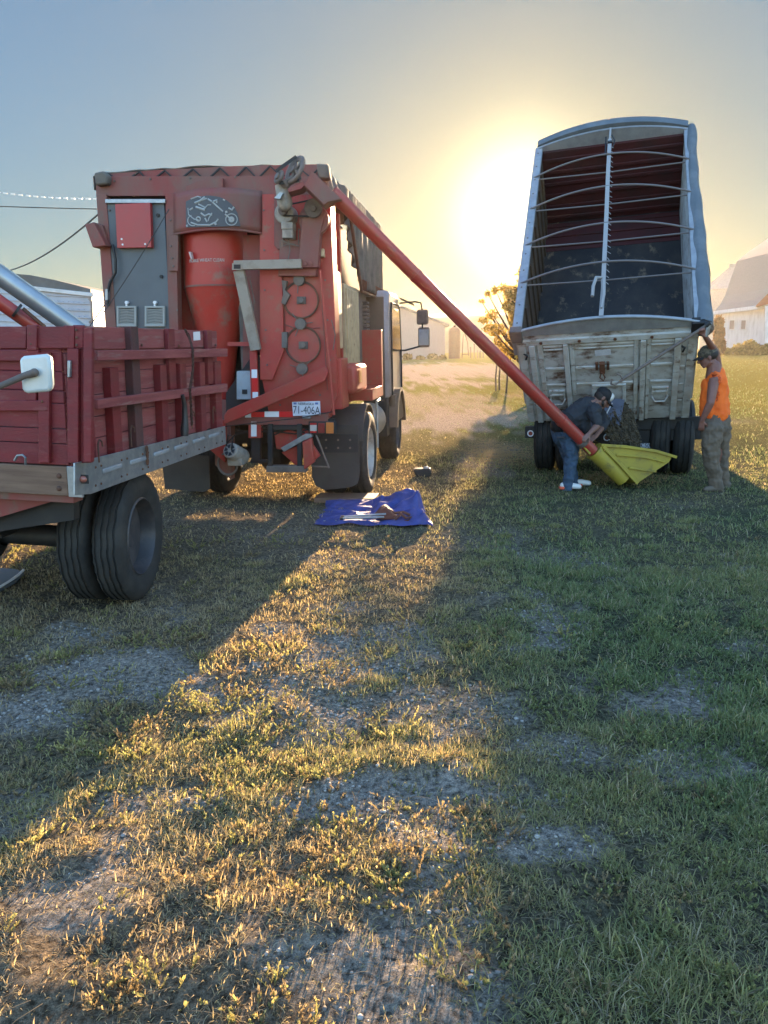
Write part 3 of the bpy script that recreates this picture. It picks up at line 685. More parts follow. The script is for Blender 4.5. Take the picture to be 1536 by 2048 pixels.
# chassis
b = V(); b.box((-1.62, 0.55, 0.62), (-1.50, 5.0, 0.84)); b.box((-0.30, 0.55, 0.62), (-0.18, 5.0, 0.84)); 
for y in (0.5, 1.6, 2.6, 3.6): b.box((-1.5, y, 0.66), (-0.3, y + 0.1, 0.80))
b.cyl((-1.9, 0.95, 0.50), (0.25, 0.95, 0.50), 0.07); b.lathe([(-.22, .08), (-.12, .20), (0, .24), (.12, .20), (.22, .08)], (-0.85, 0.95, 0.5), n=20)
b.box((-1.9, 3.75, 0.50), (0.2, 3.9, 0.62))
b.box((-1.4, 1.6, 0.45), (-0.4, 2.4, 0.64))
b.build('chassis', 'black', ct)
# main body: walls of the machine
b = V()
b.box((XL + .08, 0.42, 1.0), (-1.46, 4.0, zt - 0.10))
b.box((-0.75, 0.28, 1.0), (-0.10, 0.9, 2.62))
b.box((-0.75, 2.0, 1.0), (-0.14, 3.95, 2.9))
b.build('body', 'red', ct)
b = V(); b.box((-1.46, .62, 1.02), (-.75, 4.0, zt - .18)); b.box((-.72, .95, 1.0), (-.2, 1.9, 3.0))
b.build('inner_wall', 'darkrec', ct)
# floor beam and the frame of the rear face
b = V()
b.rr(186 + 6, 352, 655, 392, 0.06, 0.16)                    # top beam
b.rp([(192, 388), (212, 388), (236, 700), (250, 900), (226, 900), (214, 700)], 0.03, 0.15)      # left post
b.rp([(330, 386), (350, 386), (362, 900), (345, 900)], 0.03, 0.15)
b.rr(338, 470, 356, 542, 0.0, 0.03)
b.rr(450, 826, 655, 850, 0.0, 0.14)                         # rear cross beam
b.rp([(430, 800), (462, 800), (462, 960), (430, 930)], 0.16, 0.30)
b.build('rear_frame', 'red_dust', ct, bevel=0.004)
# roof truss fabric band with zig-zag bars
b = V(); b.rp([(190, 350), (300, 341), (470, 332), (655, 328), (655, 356), (190, 364)], 0.10, 0.18)
b.build('roof_band', 'red_dust', ct)
b = V()
zig = [(215, 346), (246, 366), (279, 343), (298, 365), (330, 341), (354, 364), (386, 338), (412, 362), (440, 336), (466, 360), (492, 334), (515, 358), (540, 332), (566, 356), (592, 331), (620, 354), (645, 330)]
for a, c in zip(zig, zig[1:]): b.beam(rear(*a, 0.07), rear(*c, 0.07), 0.018, 0.014)
b.build('truss_bar', 'black', ct)
# tarp over the top and down the right side
def tarp_fn(u_, v):
    y = 0.13 + 3.99 * u_
    s_ = v
    drop = 0.20 + 0.0 * u_
    if y > 1.05: drop = 0.20 + min(1.0, (y - 1.05) / 1.1) * 0.85
    pl = 0.018 * math.sin(y * 34) + 0.012 * math.sin(y * 57 + 2)
    z_l = rear(200, 341, 0).z; z_r = rear(650, 328, 0).z
    W_ = 2.50
    if s_ < 0.06: x = XL - 0.03 - 0.01 * math.sin(y * 23); z = z_l - 0.16 * (1 - s_ / 0.06)
    elif s_ < 0.60:
        t = (s_ - 0.06) / 0.54; x = XL + W_ * t; z = z_l + (z_r - z_l) * t + 0.035 * math.sin(math.pi * t) + 0.012 * mnoise.noise((x * 5, y * 5, 0.3)) * 2
    else:
        t = (s_ - 0.60) / 0.40
        x = 0.085 + pl * (0.4 + t) + 0.05 * t * math.sin(3 * y) - (0.0 if y > 1.0 else 0.04); z = z_r - drop * t - 0.02
    if u_ < 0.01: z -= 0.0
    return (x, y, z)
b = V(); b.grid(tarp_fn, 150, 60)
for (cx, cy) in ((202, 356),):
    pass
b.build('roof_tarp', 'tarp_grey', ct, smooth=True, solid=0.012)
b = V(); b.rp([(187, 345), (207, 341), (216, 352), (214, 368), (190, 371)], -0.03, 0.10); b.build('tarp_bundle', 'tarp_grey', ct, bevel=0.02)
b = V(); b.rp([(632, 326), (656, 328), (660, 358), (636, 356)], -0.05, 0.08); b.build('tarp_bundle', 'tarp_grey', ct, bevel=0.02)
# lacing along the hem
b = V()
for k in range(34):
    y = 1.9 + k * 0.064; z_r = rear(650, 328, 0).z; z = z_r - 1.06
    b.beam((0.13, y, z + 0.10), (0.115, y + 0.045, z - 0.04), 0.012)
b.tube([(0.12, 1.85, rear(650, 328, 0).z - 1.11), (0.12, 4.1, rear(650, 328, 0).z - 1.11)], 0.02)
b.tube([(0.12, 1.08, rear(650, 328, 0).z - 0.25), (0.12, 1.85, rear(650, 328, 0).z - 1.11)], 0.02)
b.build('tarp_lacing', 'rust', ct)
# right side: posts, pale panels, louvres
b = V(); b.box((-0.03, 0.9, 1.05), (0.03, 0.98, 3.2)); b.box((-0.6, 0.9, 3.1), (-0.03, 0.96, 3.2)); b.build('side_post', 'red', ct)
b = V(); b.box((-0.03, 3.92, 1.0), (0.05, 4.0, 2.6)); b.build('side_post', 'red', ct)
b = V(); b.box((-0.10, 1.1, 1.2), (-0.06, 3.9, 3.15)); b.build('side_wall', 'brown_curtain', ct)
b = V(); b.box((-0.05, 0.18, 1.72), (0.09, 0.62, 2.54)); b.build('side_housing', 'cream', ct, bevel=0.015)
b = V(); b.box((-0.04, 0.0, 2.60), (0.03, 0.75, 2.68), Matrix.Rotation(R(-7), 3, 'X')); b.build('side_channel', 'cream', ct, bevel=0.006)
b = V(); b.box((0.0, 0.95, 1.42), (0.06, 1.9, 2.45))
for k in range(8): b.box((0.06, 1.0 + k * 0.11, 1.46), (0.085, 1.05 + k * 0.11, 2.40))
b.build('louvre_panel', 'cream', ct, bevel=0.004)
b = V()
for k in range(12): b.box((0.03, 2.4, 1.75 + k * 0.05), (0.10, 2.62, 1.775 + k * 0.05))
b.box((-0.02, 2.1, 1.3), (0.04, 2.75, 2.45)); b.build('air_duct', 'pulley', ct)
b = V(); b.box((0.0, 0.45, 1.22), (0.26, 1.25, 1.55)); b.build('side_fender', 'red', ct, bevel=0.05)
b = V(); b.box((0.0, 2.3, 1.1), (0.30, 2.42, 1.95)); b.box((0.0, 1.4, 1.08), (0.30, 2.42, 1.22)); b.build('side_bracket', 'red', ct, bevel=0.008)
b = V(); b.box((0.0, 0.1, 1.08), (0.16, 0.5, 1.62)); b.build('side_box', 'red', ct, bevel=0.01)
b = V(); b.box((0.262, 0.6, 1.34), (0.27, 0.78, 1.48)); b.build('side_reflector', 'lens_amber', ct)
# electrical cabinet in its recess
b = V(); b.rr(211, 389, 332, 404, 0.14, 0.40); b.build('cabinet_recess_shade', 'darkrec', ct)  # solid dark block painted as the shade of the gap above the cabinet
cb = V().rp([(212, 402), (328, 402), (343, 690), (226, 690)], 0.04, 0.38)
cab_ = cb.build('control_cabinet', 'grey_cab', ct, bevel=0.008)
b = V(); b.rr(210, 398, 330, 406, 0.0, 0.10); b.build('cabinet_ledge', 'galv', cab_, bevel=0.003)
b = V(); b.rp([(230, 408), (300, 405), (303, 495), (234, 496)], -0.025, 0.035); b.build('warning_plate', 'red_bright', cab_, bevel=0.004)
for (x, y) in ((245, 489), (290, 488), (243, 478)):
    b = V(); b.rc(x, y, 1.8, -0.032, -0.022, 10); b.build('screw', 'refl_white', cab_)
for (x, y) in ((315, 430), (322, 553)):
    b = V(); b.rc(x, y, 3.2, 0.02, 0.045, 14); b.build('lock', 'black', cab_)
for (x0, x1) in ((233, 272), (289, 329)):
    vt = V(); vt.rr(x0, 612, x1, 616, 0.0, 0.035); vt.rr(x0, 648, x1, 653, 0.0, 0.035); vt.rr(x0, 616, x0 + 4, 648, 0.0, 0.035); vt.rr(x1 - 4, 616, x1, 648, 0.0, 0.035)
    vo = vt.build('vent', 'grey_vent', cab_, bevel=0.003)
    b = V()
    for k in range(10): b.rp([(x0 + 4, 617.5 + k * 3.1), ((x0 + x1) / 2, 618.8 + k * 3.1), (x1 - 4, 617.5 + k * 3.1), (x1 - 4, 619.2 + k * 3.1), ((x0 + x1) / 2, 620.5 + k * 3.1), (x0 + 4, 619.2 + k * 3.1)], 0.008, 0.035)
    b.build('vent_slats', 'grey_vent', vo)
    b = V(); b.rc((x0 + x1) / 2, 605, 3.2, 0.0, 0.035, 12); b.rr((x0 + x1) / 2 - 1.5, 605, (x0 + x1) / 2 + 1.5, 613, 0.01, 0.035); b.build('hook', 'refl_white', cab_)
b = V(); b.tube([rear(225, 490, .0), rear(231, 520, -.03), rear(231, 545, -.02), rear(220, 565, .0), rear(214, 590, .0), rear(216, 612, .0)], 0.016); b.build('cable', 'black', ct, smooth=True)
b = V(); b.rr(210, 578, 215, 600, -0.03, 0.03); b.build('cable_clip', 'galv', ct)
# work lamp boxes on the left corner
b = V(); b.rp([(169, 449), (187, 444), (212, 491), (185, 495)], -0.10, 0.10); b.rp([(187, 444), (204, 450), (216, 487), (200, 488)], -0.02, 0.12); b.build('work_lamp', 'red_dust', ct, bevel=0.008)
# cyclone: curved band, cylinder, cone
cy_c = rear(440, 560, 0.30); 
def cyc(pxl, pxr, py, yc=0.34):
    a = rear(pxl, py, yc - 0.2); c = rear(pxr, py, yc - 0.2); return (a.x + c.x) / 2, abs(c.x - a.x) / 2, (a.z + c.z) / 2
def ring_loft(specs, n=40, yc=0.34):
    bb = V(); rings = []
    for (l_, r_, py) in specs:
        cx, rad, z = cyc(l_, r_, py, yc); rings.append([bb.bm.verts.new((cx + rad * math.sin(2 * math.pi * k / n), yc + rad * math.cos(2 * math.pi * k / n) * 0.95, z)) for k in range(n)])
    for a, c in zip(rings, rings[1:]):
        for k in range(n): bb.bm.faces.new((a[k], a[(k + 1) % n], c[(k + 1) % n], c[k]))
    bb.bm.faces.new(rings[0]); bb.bm.faces.new(rings[-1]); return bb
cyn = ring_loft([(354, 480, 440), (358, 482, 572)]).build('cyclone', 'cone_red', ct, smooth=True)
ring_loft([(358, 482, 572), (392, 462, 700), (418, 452, 800), (426, 450, 840)]).build('cone', 'cone_red', cyn, smooth=True)
ring_loft([(357, 483, 570), (357, 483, 574)]).build('seam', 'red_dust', cyn, smooth=True)
# front apron plate, gently curved
def apron(u_, v):
    px = 348 + (524 - 348) * u_; top = 386 - 9 * math.sin(math.pi * u_) - 4 * u_; bot = 469 - 10 * math.sin(math.pi * u_) - 2 * u_
    q = rear(px - (2 - 2 * u_) * v * 2, top + (bot - top) * v, 0.0); q.y = 0.02 - 0.16 * math.sin(math.pi * u_); 
    q2 = rear(px, top + (bot - top) * v, q.y); return (q2.x, q.y, q2.z)
b = V(); b.grid(apron, 24, 6); ap = b.build('apron_plate', 'red_dust', ct, smooth=True, solid=0.012)
b = V(); b.tube([Vector(apron(i / 12, 1.0)) for i in range(13)], 0.012); b.build('apron_rim', 'red_dust', ap, smooth=True)
b = V(); b.rp([(372, 372), (400, 360), (445, 356), (446, 378), (372, 386)], 0.0, 0.06); b.build('top_plate', 'red_dust', ct, bevel=0.004)
# painted plaque: quarter round with a line drawing of a motorcycle
def on_apron(px, py, dy=-0.012):
    u_ = (px - 348) / 176; y = 0.02 - 0.16 * math.sin(math.pi * u_); q = rear(px, py, y + dy); return q
def plq(pts, mat_, name, parent, dy=-0.014, th=0.006):
    bb = V(); vs = [bb.bm.verts.new(on_apron(a, c, dy)) for a, c in pts]; bb.bm.faces.new(vs); bmesh.ops.triangulate(bb.bm, faces=bb.bm.faces)
    return bb.build(name, mat_, parent, solid=th)
bb = V()
n_ = 18
outl = []
for k in range(n_ + 1):
    t = k / n_
    x = 372 + 109 * t
    ytop = 392 + 61 * (1 - math.sqrt(max(0, 1 - max(0, (x - 424) / 57) ** 2))) if x > 424 else 391 + 12 * ((424 - x) / 52) ** 2.2
    outl.append((x, ytop))
vt_ = [bb.bm.verts.new(on_apron(a, c, -0.016)) for a, c in outl]; vb_ = [bb.bm.verts.new(on_apron(a, 455 - 3 * (a - 372) / 109, -0.016)) for a, c in outl]
for k in range(n_): bb.bm.faces.new((vt_[k], vt_[k + 1], vb_[k + 1], vb_[k]))
pl_ = bb.build('plaque', 'plaque' if 'plaque' in M else M.setdefault('plaque', mat('dark_slate_plaque', (0.055, 0.062, 0.075), 0.5)), ct, solid=0.006)
bb = V(); q = on_apron
def stroke(pts, w=0.006): bb.tube([q(a, c, -0.021) for a, c in pts], w, 5)
def circ(cx, cy, r, w=0.006, a0=0, a1=6.283):
    stroke([(cx + r * math.cos(a0 + (a1 - a0) * k / 20), cy + r * math.sin(a0 + (a1 - a0) * k / 20)) for k in range(21)], w)
circ(463, 439, 11.5, 0.005); circ(463, 439, 4.5, 0.008); circ(463, 439, 2, 0.008)
stroke([(425, 404), (446, 423)], 0.009); stroke([(450, 428), (462, 438)], 0.008)
circ(386, 441, 10.5, 0.005, 1.2, 4.4); circ(397, 438, 4, 0.008)
stroke([(382, 445), (396, 450), (420, 450), (432, 444), (437, 438)], 0.008); stroke([(377, 429), (388, 438), (397, 440)], 0.006)
stroke([(377, 428), (376, 416)], 0.005); stroke([(392, 414), (410, 420)], 0.012); stroke([(397, 408), (412, 416)], 0.007)
stroke([(390, 406), (400, 402), (410, 394)], 0.011); stroke([(400, 402), (414, 397)], 0.008); stroke([(416, 398), (424, 403)], 0.009)
stroke([(402, 426), (410, 432), (418, 428), (424, 430)], 0.009); stroke([(405, 420), (416, 410), (422, 410)], 0.006); stroke([(410, 436), (414, 444)], 0.008)
stroke([(424, 426), (418, 436), (416, 442)], 0.006); stroke([(380, 420), (386, 416)], 0.009); stroke([(382, 398), (396, 393), (402, 395)], 0.007)
stroke([(457, 416), (464, 420), (468, 414)], 0.010); stroke([(427, 403), (434, 400), (433, 406)], 0.010); stroke([(452, 422), (453, 426)], 0.012); stroke([(430, 446), (432, 450)], 0.012)
stroke([(446, 399), (450, 401)], 0.008); stroke([(374, 450), (375, 454)], 0.012)
M['red_bright2'] = mat('cleaner_red_cover', (0.37, 0.045, 0.03), 0.5, 0, (0.30, 0.055, 0.04), 6)
M['plaque_line'] = mat('pale_line_paint', (0.34, 0.36, 0.36), 0.6); bb.build('plaque_drawing', 'plaque_line', pl_)
M['faded_letter'] = mat('faded_white_lettering', (0.52, 0.42, 0.40), 0.6)
cxx, crr, _z = cyc(356.5, 481, 521); text('lettering', 'MOBILE WHEAT CLEAN', cyn, 0.046, facing_rear(rear(413, 521, 0.05).x, 0.0, rear(409, 521, 0.03).z), 'faded_letter', 0.004, sx=0.82, bend=(cxx, 0.34, crr + 0.003))
# the text sits on a slightly raised flat strip of the cyclone wall
b = V(); b.rp([(377, 504), (380, 503), (384, 517), (382, 519)], -0.02, 0.06); b.build('latch', 'faded_letter', cyn)
# recess between cyclone and main panel
b = V(); b.rr(486, 470, 524, 770, 0.20, 0.24); b.build('inner_post', 'red_dust', ct)
b = V(); b.rp([(476, 590), (500, 590), (512, 800), (486, 800)], 0.24, 0.28); b.build('inner_sheet', 'pulley', ct)
# grey angle brace
b = V(); 
a0, a1 = rear(470, 531, -0.10), rear(604, 528, -0.10)
b.beam(a0, a1, 0.09, 0.09); b.box(a0 - Vector((0.004, 0.032, 0.032)), a0 + Vector((0.01, 0.032, 0.032)))
b.beam(rear(478, 541, -0.09), rear(512, 700, -0.02), 0.11, 0.06, up=(0, 1, 0)); b.build('support_arm', 'steel_tan', ct, bevel=0.004)
b = V(); b.box(a0 - Vector((0.003, 0.030, 0.030)) - Vector((0.003, 0, 0)), a0 + Vector((0.0, 0.030, 0.030))); b.build('tube_end', 'darkrec', ct)
b = V(); b.rp([(464, 526), (484, 526), (484, 540), (464, 540)], -0.150, -0.146); b.build('tube_end_face', 'steel_tan', ct)
b = V(); b.rp([(467.5, 529), (481, 529), (481, 537.5), (467.5, 537.5)], -0.153, -0.149); b.build('tube_opening_shade', 'darkrec', ct)  # dark plate painted as the shade inside the hollow tube
# main red panel with side flanges and round covers
b = V(); b.rp([(522, 388), (660, 388), (676, 790), (655, 838), (540, 838), (524, 760)], 0.06, 0.30); b.build('main_panel', 'red', ct, bevel=0.006)
b = V(); b.rp([(519, 388), (560, 388), (568, 700), (545, 760), (520, 760)], 0.02, 0.07); b.build('left_flange', 'red', ct, bevel=0.004)
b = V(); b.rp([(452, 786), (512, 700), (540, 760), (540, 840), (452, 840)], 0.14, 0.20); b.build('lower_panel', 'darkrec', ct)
b = V(); b.rp([(560, 480), (640, 480), (632, 552), (556, 552)], -0.04, 0.07); b.build('neck_panel', 'red_dust', ct, bevel=0.004)
b = V(); b.rp([(548, 386), (566, 386), (566, 492), (556, 500), (548, 490)], -0.02, 0.06); b.build('head_plate', 'red_dust', ct, bevel=0.004)
b = V(); b.rp([(604, 425), (650, 425), (640, 470), (636, 535), (596, 535)], -0.10, 0.02); b.build('bolted_plate', 'red_dust', ct, bevel=0.006)
for x in (597, 610, 622):
    b = V(); b.rc(x, 527, 4.2, -0.115, -0.095, 14); b.build('bolt', 'red_dust', ct, bevel=0.003)
for (cx, cy, r_) in ((602, 600, 33), (606, 690, 33)):
    b = V(); b.rc(cx, cy, r_, 0.045, 0.066, 48); cv = b.build('round_cover', 'red_bright2', ct, bevel=0.003)
    c0 = rear(cx, cy, 0.04); rad = (rear(cx + r_, cy, 0.04) - c0).length
    b = V(); b.torus(c0, (0, 1, 0), rad * 1.04, 0.011, 48, 6); b.build('cover_ring', 'rust', cv, smooth=True)
    b = V(); b.rr(cx - 9, cy - 7, cx + 9, cy + 8, 0.02, 0.046); b.rc(cx, cy, 6, 0.0, 0.03, 16); b.build('bearing', 'pulley', cv, bevel=0.005)
for (cx, cy, rot) in ((597, 560, 0.4), (600, 648, 0.1), (603, 738, 0.7)):
    b = V(); b.rc(cx, cy, 11, -0.01, 0.05, 20); c0 = rear(cx, cy, 0.0)
    for k in range(3):
        a = rot + k * 2.094; d_ = Vector((math.cos(a), 0, math.sin(a)))
        b.tube([c0 + d_ * 0.05, c0 + d_ * 0.135], 0.006, 6)
    b.build('star_knob', 'pulley', ct, bevel=0.004)
b = V(); b.rp([(563, 560), (574, 562), (570, 580), (580, 590), (570, 610), (562, 606), (566, 588)], 0.0, 0.06); b.rr(563, 664, 574, 696, 0.0, 0.05); b.build('pivot_bracket', 'pulley', ct, bevel=0.004)
b = V(); b.tube([rear(640, 540, -0.06), rear(650, 640, -0.06), rear(668, 830, -0.06)], 0.014); b.build('side_rod', 'red', ct, smooth=True)
# belt drives: motor, two discs, guard
b = V(); b.rc(627, 440, 30, -0.08, -0.02, 40); b.build('belt_guard', 'red_dust', ct, bevel=0.006)
b = V(); b.rc(626, 416, 18, -0.16, -0.12, 36); b.rc(626, 416, 6, -0.19, -0.16, 16); b.build('belt_disc', 'pulley', ct, bevel=0.004)
mo = V(); c0 = rear(570, 428, -0.10); mo.cyl(c0 + Vector((0, -0.05, 0)), c0 + Vector((0, 0.18, 0)), 0.098, n=28); mo = mo.build('drive_motor', 'motor', ct, bevel=0.012)
b = V(); b.cyl(c0 + Vector((0, -0.10, 0.02)), c0 + Vector((0, -0.05, 0.02)), 0.045, n=20); b.cyl(c0 + Vector((0, -0.12, 0.02)), c0 + Vector((0, -0.10, 0.02)), 0.015, n=12); b.build('motor_pulley', 'pulley', mo, bevel=0.004)
b = V(); b.rr(562, 444, 585, 458, -0.16, 0.0); b.rr(564, 458, 585, 476, -0.15, 0.0); b.build('junction_box', 'motor', mo, bevel=0.006)
b = V(); b.tube([c0 + Vector((0, -0.07, 0.065)), rear(626, 399, -0.12)], 0.008, 6); b.tube([c0 + Vector((0, -0.07, -0.025)), rear(626, 433, -0.12)], 0.008, 6); b.build('drive_belt', 'black', ct)
for (pts) in ([(566, 478), (566, 492), (577, 488), (598, 492)], [(577, 478), (580, 500), (576, 520)], [(597, 488), (597, 458), (622, 466)], [(562, 480), (575, 486), (590, 489)]):
    b = V(); b.tube([rear(a, c, -0.08) for a, c in pts], 0.006, 6); b.build('hose', 'pulley', ct, smooth=True)
# lower: small enclosure, tapes, diagonal brace, plate, lamps
b = V(); b.rr(473, 742, 503, 799, 0.02, 0.13); eb = b.build('fuse_box', 'grey_box', ct, bevel=0.006)
b = V(); b.rr(484, 779, 494, 788, 0.012, 0.024); b.build('fuse_box_lock', 'black', eb)
b = V(); b.rr(455, 684, 512, 692, 0.05, 0.09); b.build('cross_bar', 'red', ct)
b = V(); b.rp([(448, 832), (455, 820), (650, 733), (656, 745), (650, 762), (470, 840), (449, 848)], -0.10, -0.05); b.build('diagonal_brace', 'red', ct, bevel=0.005)
for (x0, y0, x1, y1, mt, yy) in ((503, 739, 514, 756, 'refl_white', -0.012), (504, 756, 515, 784, 'refl_red', -0.012), (505, 784, 516, 796, 'refl_white', -0.012),
                             (490, 824, 502, 835, 'refl_white', -0.012), (502, 824, 529, 834, 'refl_red', -0.012), (529, 823, 558, 834, 'refl_white', -0.012), (558, 823, 586, 834, 'refl_red', -0.012),
                             (502, 843, 513, 873, 'refl_white', 0.0)):
    b = V(); b.rr(x0, y0, x1, y1, yy, yy + 0.01); b.build('reflective_tape', mt, ct)
b = V(); b.rp([(499, 700), (512, 700), (517, 800), (502, 800)], 0.0, 0.05); b.build('tape_post', 'red', ct)
b = V(); b.rr(497, 842, 522, 876, 0.01, 0.08); b.build('lower_post', 'red', ct)
pt = V(); pt.rp([(584, 804), (640, 802), (641, 830), (586, 832)], -0.03, -0.022); pt = pt.build('licence_plate', 'plate', ct, bevel=0.002)
pc = rear(613, 821, -0.032); text('plate_number', '71-406A', pt, 0.118, facing_rear(pc.x, -0.0335, pc.z, 2), 'ink', 0.001, sx=0.72)
pc = rear(612, 808, -0.032); text('plate_state', 'NEBRASKA', pt, 0.040, facing_rear(pc.x, -0.0335, pc.z, 2), 'ink', 0.001, sx=0.9)
for x in (590, 633):
    b = V(); b.rr(x - 3, 805, x + 3, 809, -0.034, -0.030); b.build('plate_sticker', 'plate_blue', pt)
b = V(); b.rr(604, 832, 620, 838, -0.06, 0.0); b.build('plate_lamp', 'galv', ct, bevel=0.01)
tl = V(); tl.rr(617, 843, 671, 869, -0.02, 0.04); tl = tl.build('tail_lamp', 'black', ct, bevel=0.006)
for (x0, x1, y0, y1, mt) in ((620, 633, 846, 850, 'lens_red'), (620, 633, 850, 862, 'lens_clear'), (620, 633, 862, 866, 'lens_red'), (636, 649, 846, 866, 'lens_dred'), (652, 667, 845, 867, 'lens_amber')):
    b = V(); b.rr(x0, y0, x1, y1, -0.032, -0.018); b.build('lamp_lens', mt, tl, bevel=0.003)
b = V(); b.rr(450, 838, 668, 846, 0.02, 0.12); b.build('bumper_shadow_strip', 'black', ct)  # black strip modelled as the shade under the bumper beam
b.__class__
b = V()
b.beam(rear(541, 848, -0.02), rear(541, 935, -0.02), 0.05); b.beam(rear(599, 848, -0.02), rear(600, 935, -0.02), 0.05); b.beam(rear(536, 855, 0.0), rear(604, 855, 0.0), 0.05)
b.build('hitch_frame', 'black', ct, bevel=0.004)
b = V(); b.rr(532, 932, 612, 945, -0.05, 0.06); b.build('step_bar', 'galv' if False else 'pulley', ct, bevel=0.006)
b = V(); b.rr(502, 876, 520, 925, 0.05, 0.12); b.rr(500, 920, 535, 926, 0.05, 0.12); b.build('stand_leg', 'black', ct, bevel=0.004)
b = V(); b.rp([(547, 862), (612, 858), (622, 880), (565, 900), (552, 898)], 0.05, 0.12); b.rp([(562, 905), (598, 890), (598, 930), (590, 930)], 0.03, 0.1); b.rp([(604, 885), (622, 876), (628, 925), (608, 940)], -0.07, 0.02); b.rp([(626, 890), (640, 912), (628, 922)], -0.02, 0.03)
b.build('discharge_spout', 'red', ct, bevel=0.01)
b = V(); b.rp([(561, 896), (610, 868), (622, 868), (624, 874), (606, 882), (568, 904)], -0.05, 0.03); b.build('spout_edge', 'galv', ct, bevel=0.004)
b = V(); b.tube([rear(632, 870, -0.03), rear(658, 936, -0.03)], 0.010); b.tube([rear(622, 932, -0.03), rear(656, 934, -0.03)], 0.008); b.build('prop_rod', 'pulley', ct)
# small electric motor low on the left
em = V(); c0 = rear(464, 903, -0.10); d_ = (rear(486, 915, 0.10) - c0).normalized(); em.cyl(c0, c0 + d_ * 0.22, 0.093, n=28); em.cyl(c0 - d_ * 0.045, c0, 0.085, 0.093, 28); em.box(c0 + Vector((-0.06, 0, -0.16)), c0 + Vector((0.10, 0.15, -0.08))); em = em.build('blower_motor', 'motor', ct, bevel=0.01)
b = V()
for k in range(6):
    a = k * 1.047; w1 = Vector((0.8, 0, 0.0)); u1 = d_.orthogonal().normalized(); u2 = d_.cross(u1)
    b.prism([c0 - d_ * 0.05 + (u1 * math.cos(a + s_ * 0.36) + u2 * math.sin(a + s_ * 0.36)) * r_ for s_, r_ in ((-1, .028), (1, .028), (1, .066), (-1, .066))], -d_ * 0.003)
b.build('motor_grille', 'black', em)
b = V(); b.torus(rear(455, 928, -0.02), (0.2, 1, 0), 0.12, 0.014, 28, 6); b.build('belt_wheel', 'pulley', ct, smooth=True)
b = V(); b.tube([rear(452, 895, -.1), rear(456, 870, -.14), rear(466, 872, -.14), rear(463, 900, -.14)], 0.008, 6); b.build('motor_cable', 'black', em, smooth=True)
b = V(); b.rp([(432, 840), (450, 840), (450, 925), (420, 900)], -0.02, 0.05); b.build('left_bracket', 'red', ct, bevel=0.004)
# wheels, mud flaps
WR = 0.49
def dual(F, parent, xo, y, s_, rim='rim_white', Rr=WR):
    wheel(parent, (xo - s_ * 0.13, y, Rr), s_, Rr, 0.25, rim); wheel(parent, (xo - s_ * 0.45, y, Rr), s_, Rr, 0.25, 'rim_dark')
dual(CT, ct, 0.34, 1.0, 1); dual(CT, ct, -1.98, 1.0, -1)
wheel(ct, (0.20, 3.85, 0.47), 1, 0.47, 0.28, 'rim_dark'); wheel(ct, (-1.84, 3.85, 0.47), -1, 0.47, 0.28, 'rim_dark')
b = V(); b.rp([(622, 850), (716, 850), (719, 900), (719, 950), (715, 968), (700, 975), (650, 980), (632, 972), (624, 955)], 0.36, 0.375); mf = b.build('mud_flap', 'mudflap', ct)
b = V(); b.rr(624, 868, 716, 905, 0.35, 0.36)
b.build('mud_flap_plate', 'black', mf)
for x in (652, 676, 700):
    for y in (880, 896):
        b = V(); b.rc(x, y, 2.2, 0.342, 0.352, 8); b.build('bolt', 'pulley', mf)
b = V(); b.rp([(322, 905), (418, 912), (420, 978), (408, 984), (330, 978)], 0.40, 0.415); b.build('mud_flap', 'mudflap', ct)
# arched guard above the right wheels
b = V()
for k in range(14):
    a0_, a1_ = R(20 + 150 * k / 14), R(20 + 150 * (k + 1) / 14); r_ = 0.56
    b.prism([(-0.32, 1.0 - r_ * math.cos(a0_), 0.50 + r_ * math.sin(a0_)), (-0.32, 1.0 - r_ * math.cos(a1_), 0.50 + r_ * math.sin(a1_)), (-0.32, 1.0 - (r_ + .012) * math.cos(a1_), 0.50 + (r_ + .012) * math.sin(a1_)), (-0.32, 1.0 - (r_ + .012) * math.cos(a0_), 0.50 + (r_ + .012) * math.sin(a0_))], (0.63, 0, 0))
b.build('wheel_guard', 'mudflap', ct)
# fuel tank, steps, battery box between the axles
b = V(); b.cyl((0.05, 1.95, 0.72), (0.05, 2.75, 0.72), 0.24, n=28); b.build('fuel_tank', 'galv', ct, bevel=0.02)
b = V(); b.box((-0.05, 2.9, 0.45), (0.28, 3.2, 1.0)); b.build('battery_box', 'black', ct, bevel=0.01)
b = V(); b.tube([(0.30, 1.75, 0.45), (0.30, 1.75, 1.05), (0.30, 2.0, 1.05)], 0.018); b.build('guard_rail', 'galv', ct)
# cab-over cab
b = V()
xr, xl_, yb, yf, zb, ztop = 0.30, -1.95, 3.10, 4.75, 0.98, 2.52
prof = [(yb, zb), (yf, zb), (yf + 0.02, 1.5), (yf - 0.12, 2.3), (yf - 0.45, ztop), (yb + 0.15, ztop), (yb, ztop - 0.25)]
b.prism([(xl_, y, z) for y, z in prof], (xr - xl_, 0, 0)); cabo = b.build('cab', 'cab_white', ct, bevel=0.06)
b = V(); b.box((xl_ + .05, yb - 0.03, zb + 0.02), (xr - .06, yb - 0.004, ztop - 0.1)); b.build('cab_back', 'cab_brown', cabo, bevel=0.01)
b = V(); b.prism([(xr + 0.004, 3.45, 1.66), (xr + 0.004, 4.55, 1.66), (xr + 0.004, 4.42, 2.28), (xr + 0.004, 3.45, 2.28)], (0.012, 0, 0)); b.build('side_window', 'glass', cabo, bevel=0.004)
b = V(); b.tube([(xr + .01, 3.38, 1.0), (xr + .01, 3.38, 2.35), (xr + .01, 4.45, 2.35), (xr + .01, 4.66, 1.55), (xr + .01, 4.66, 1.0)], 0.015, 6); b.build('door_seam', 'black', cabo)
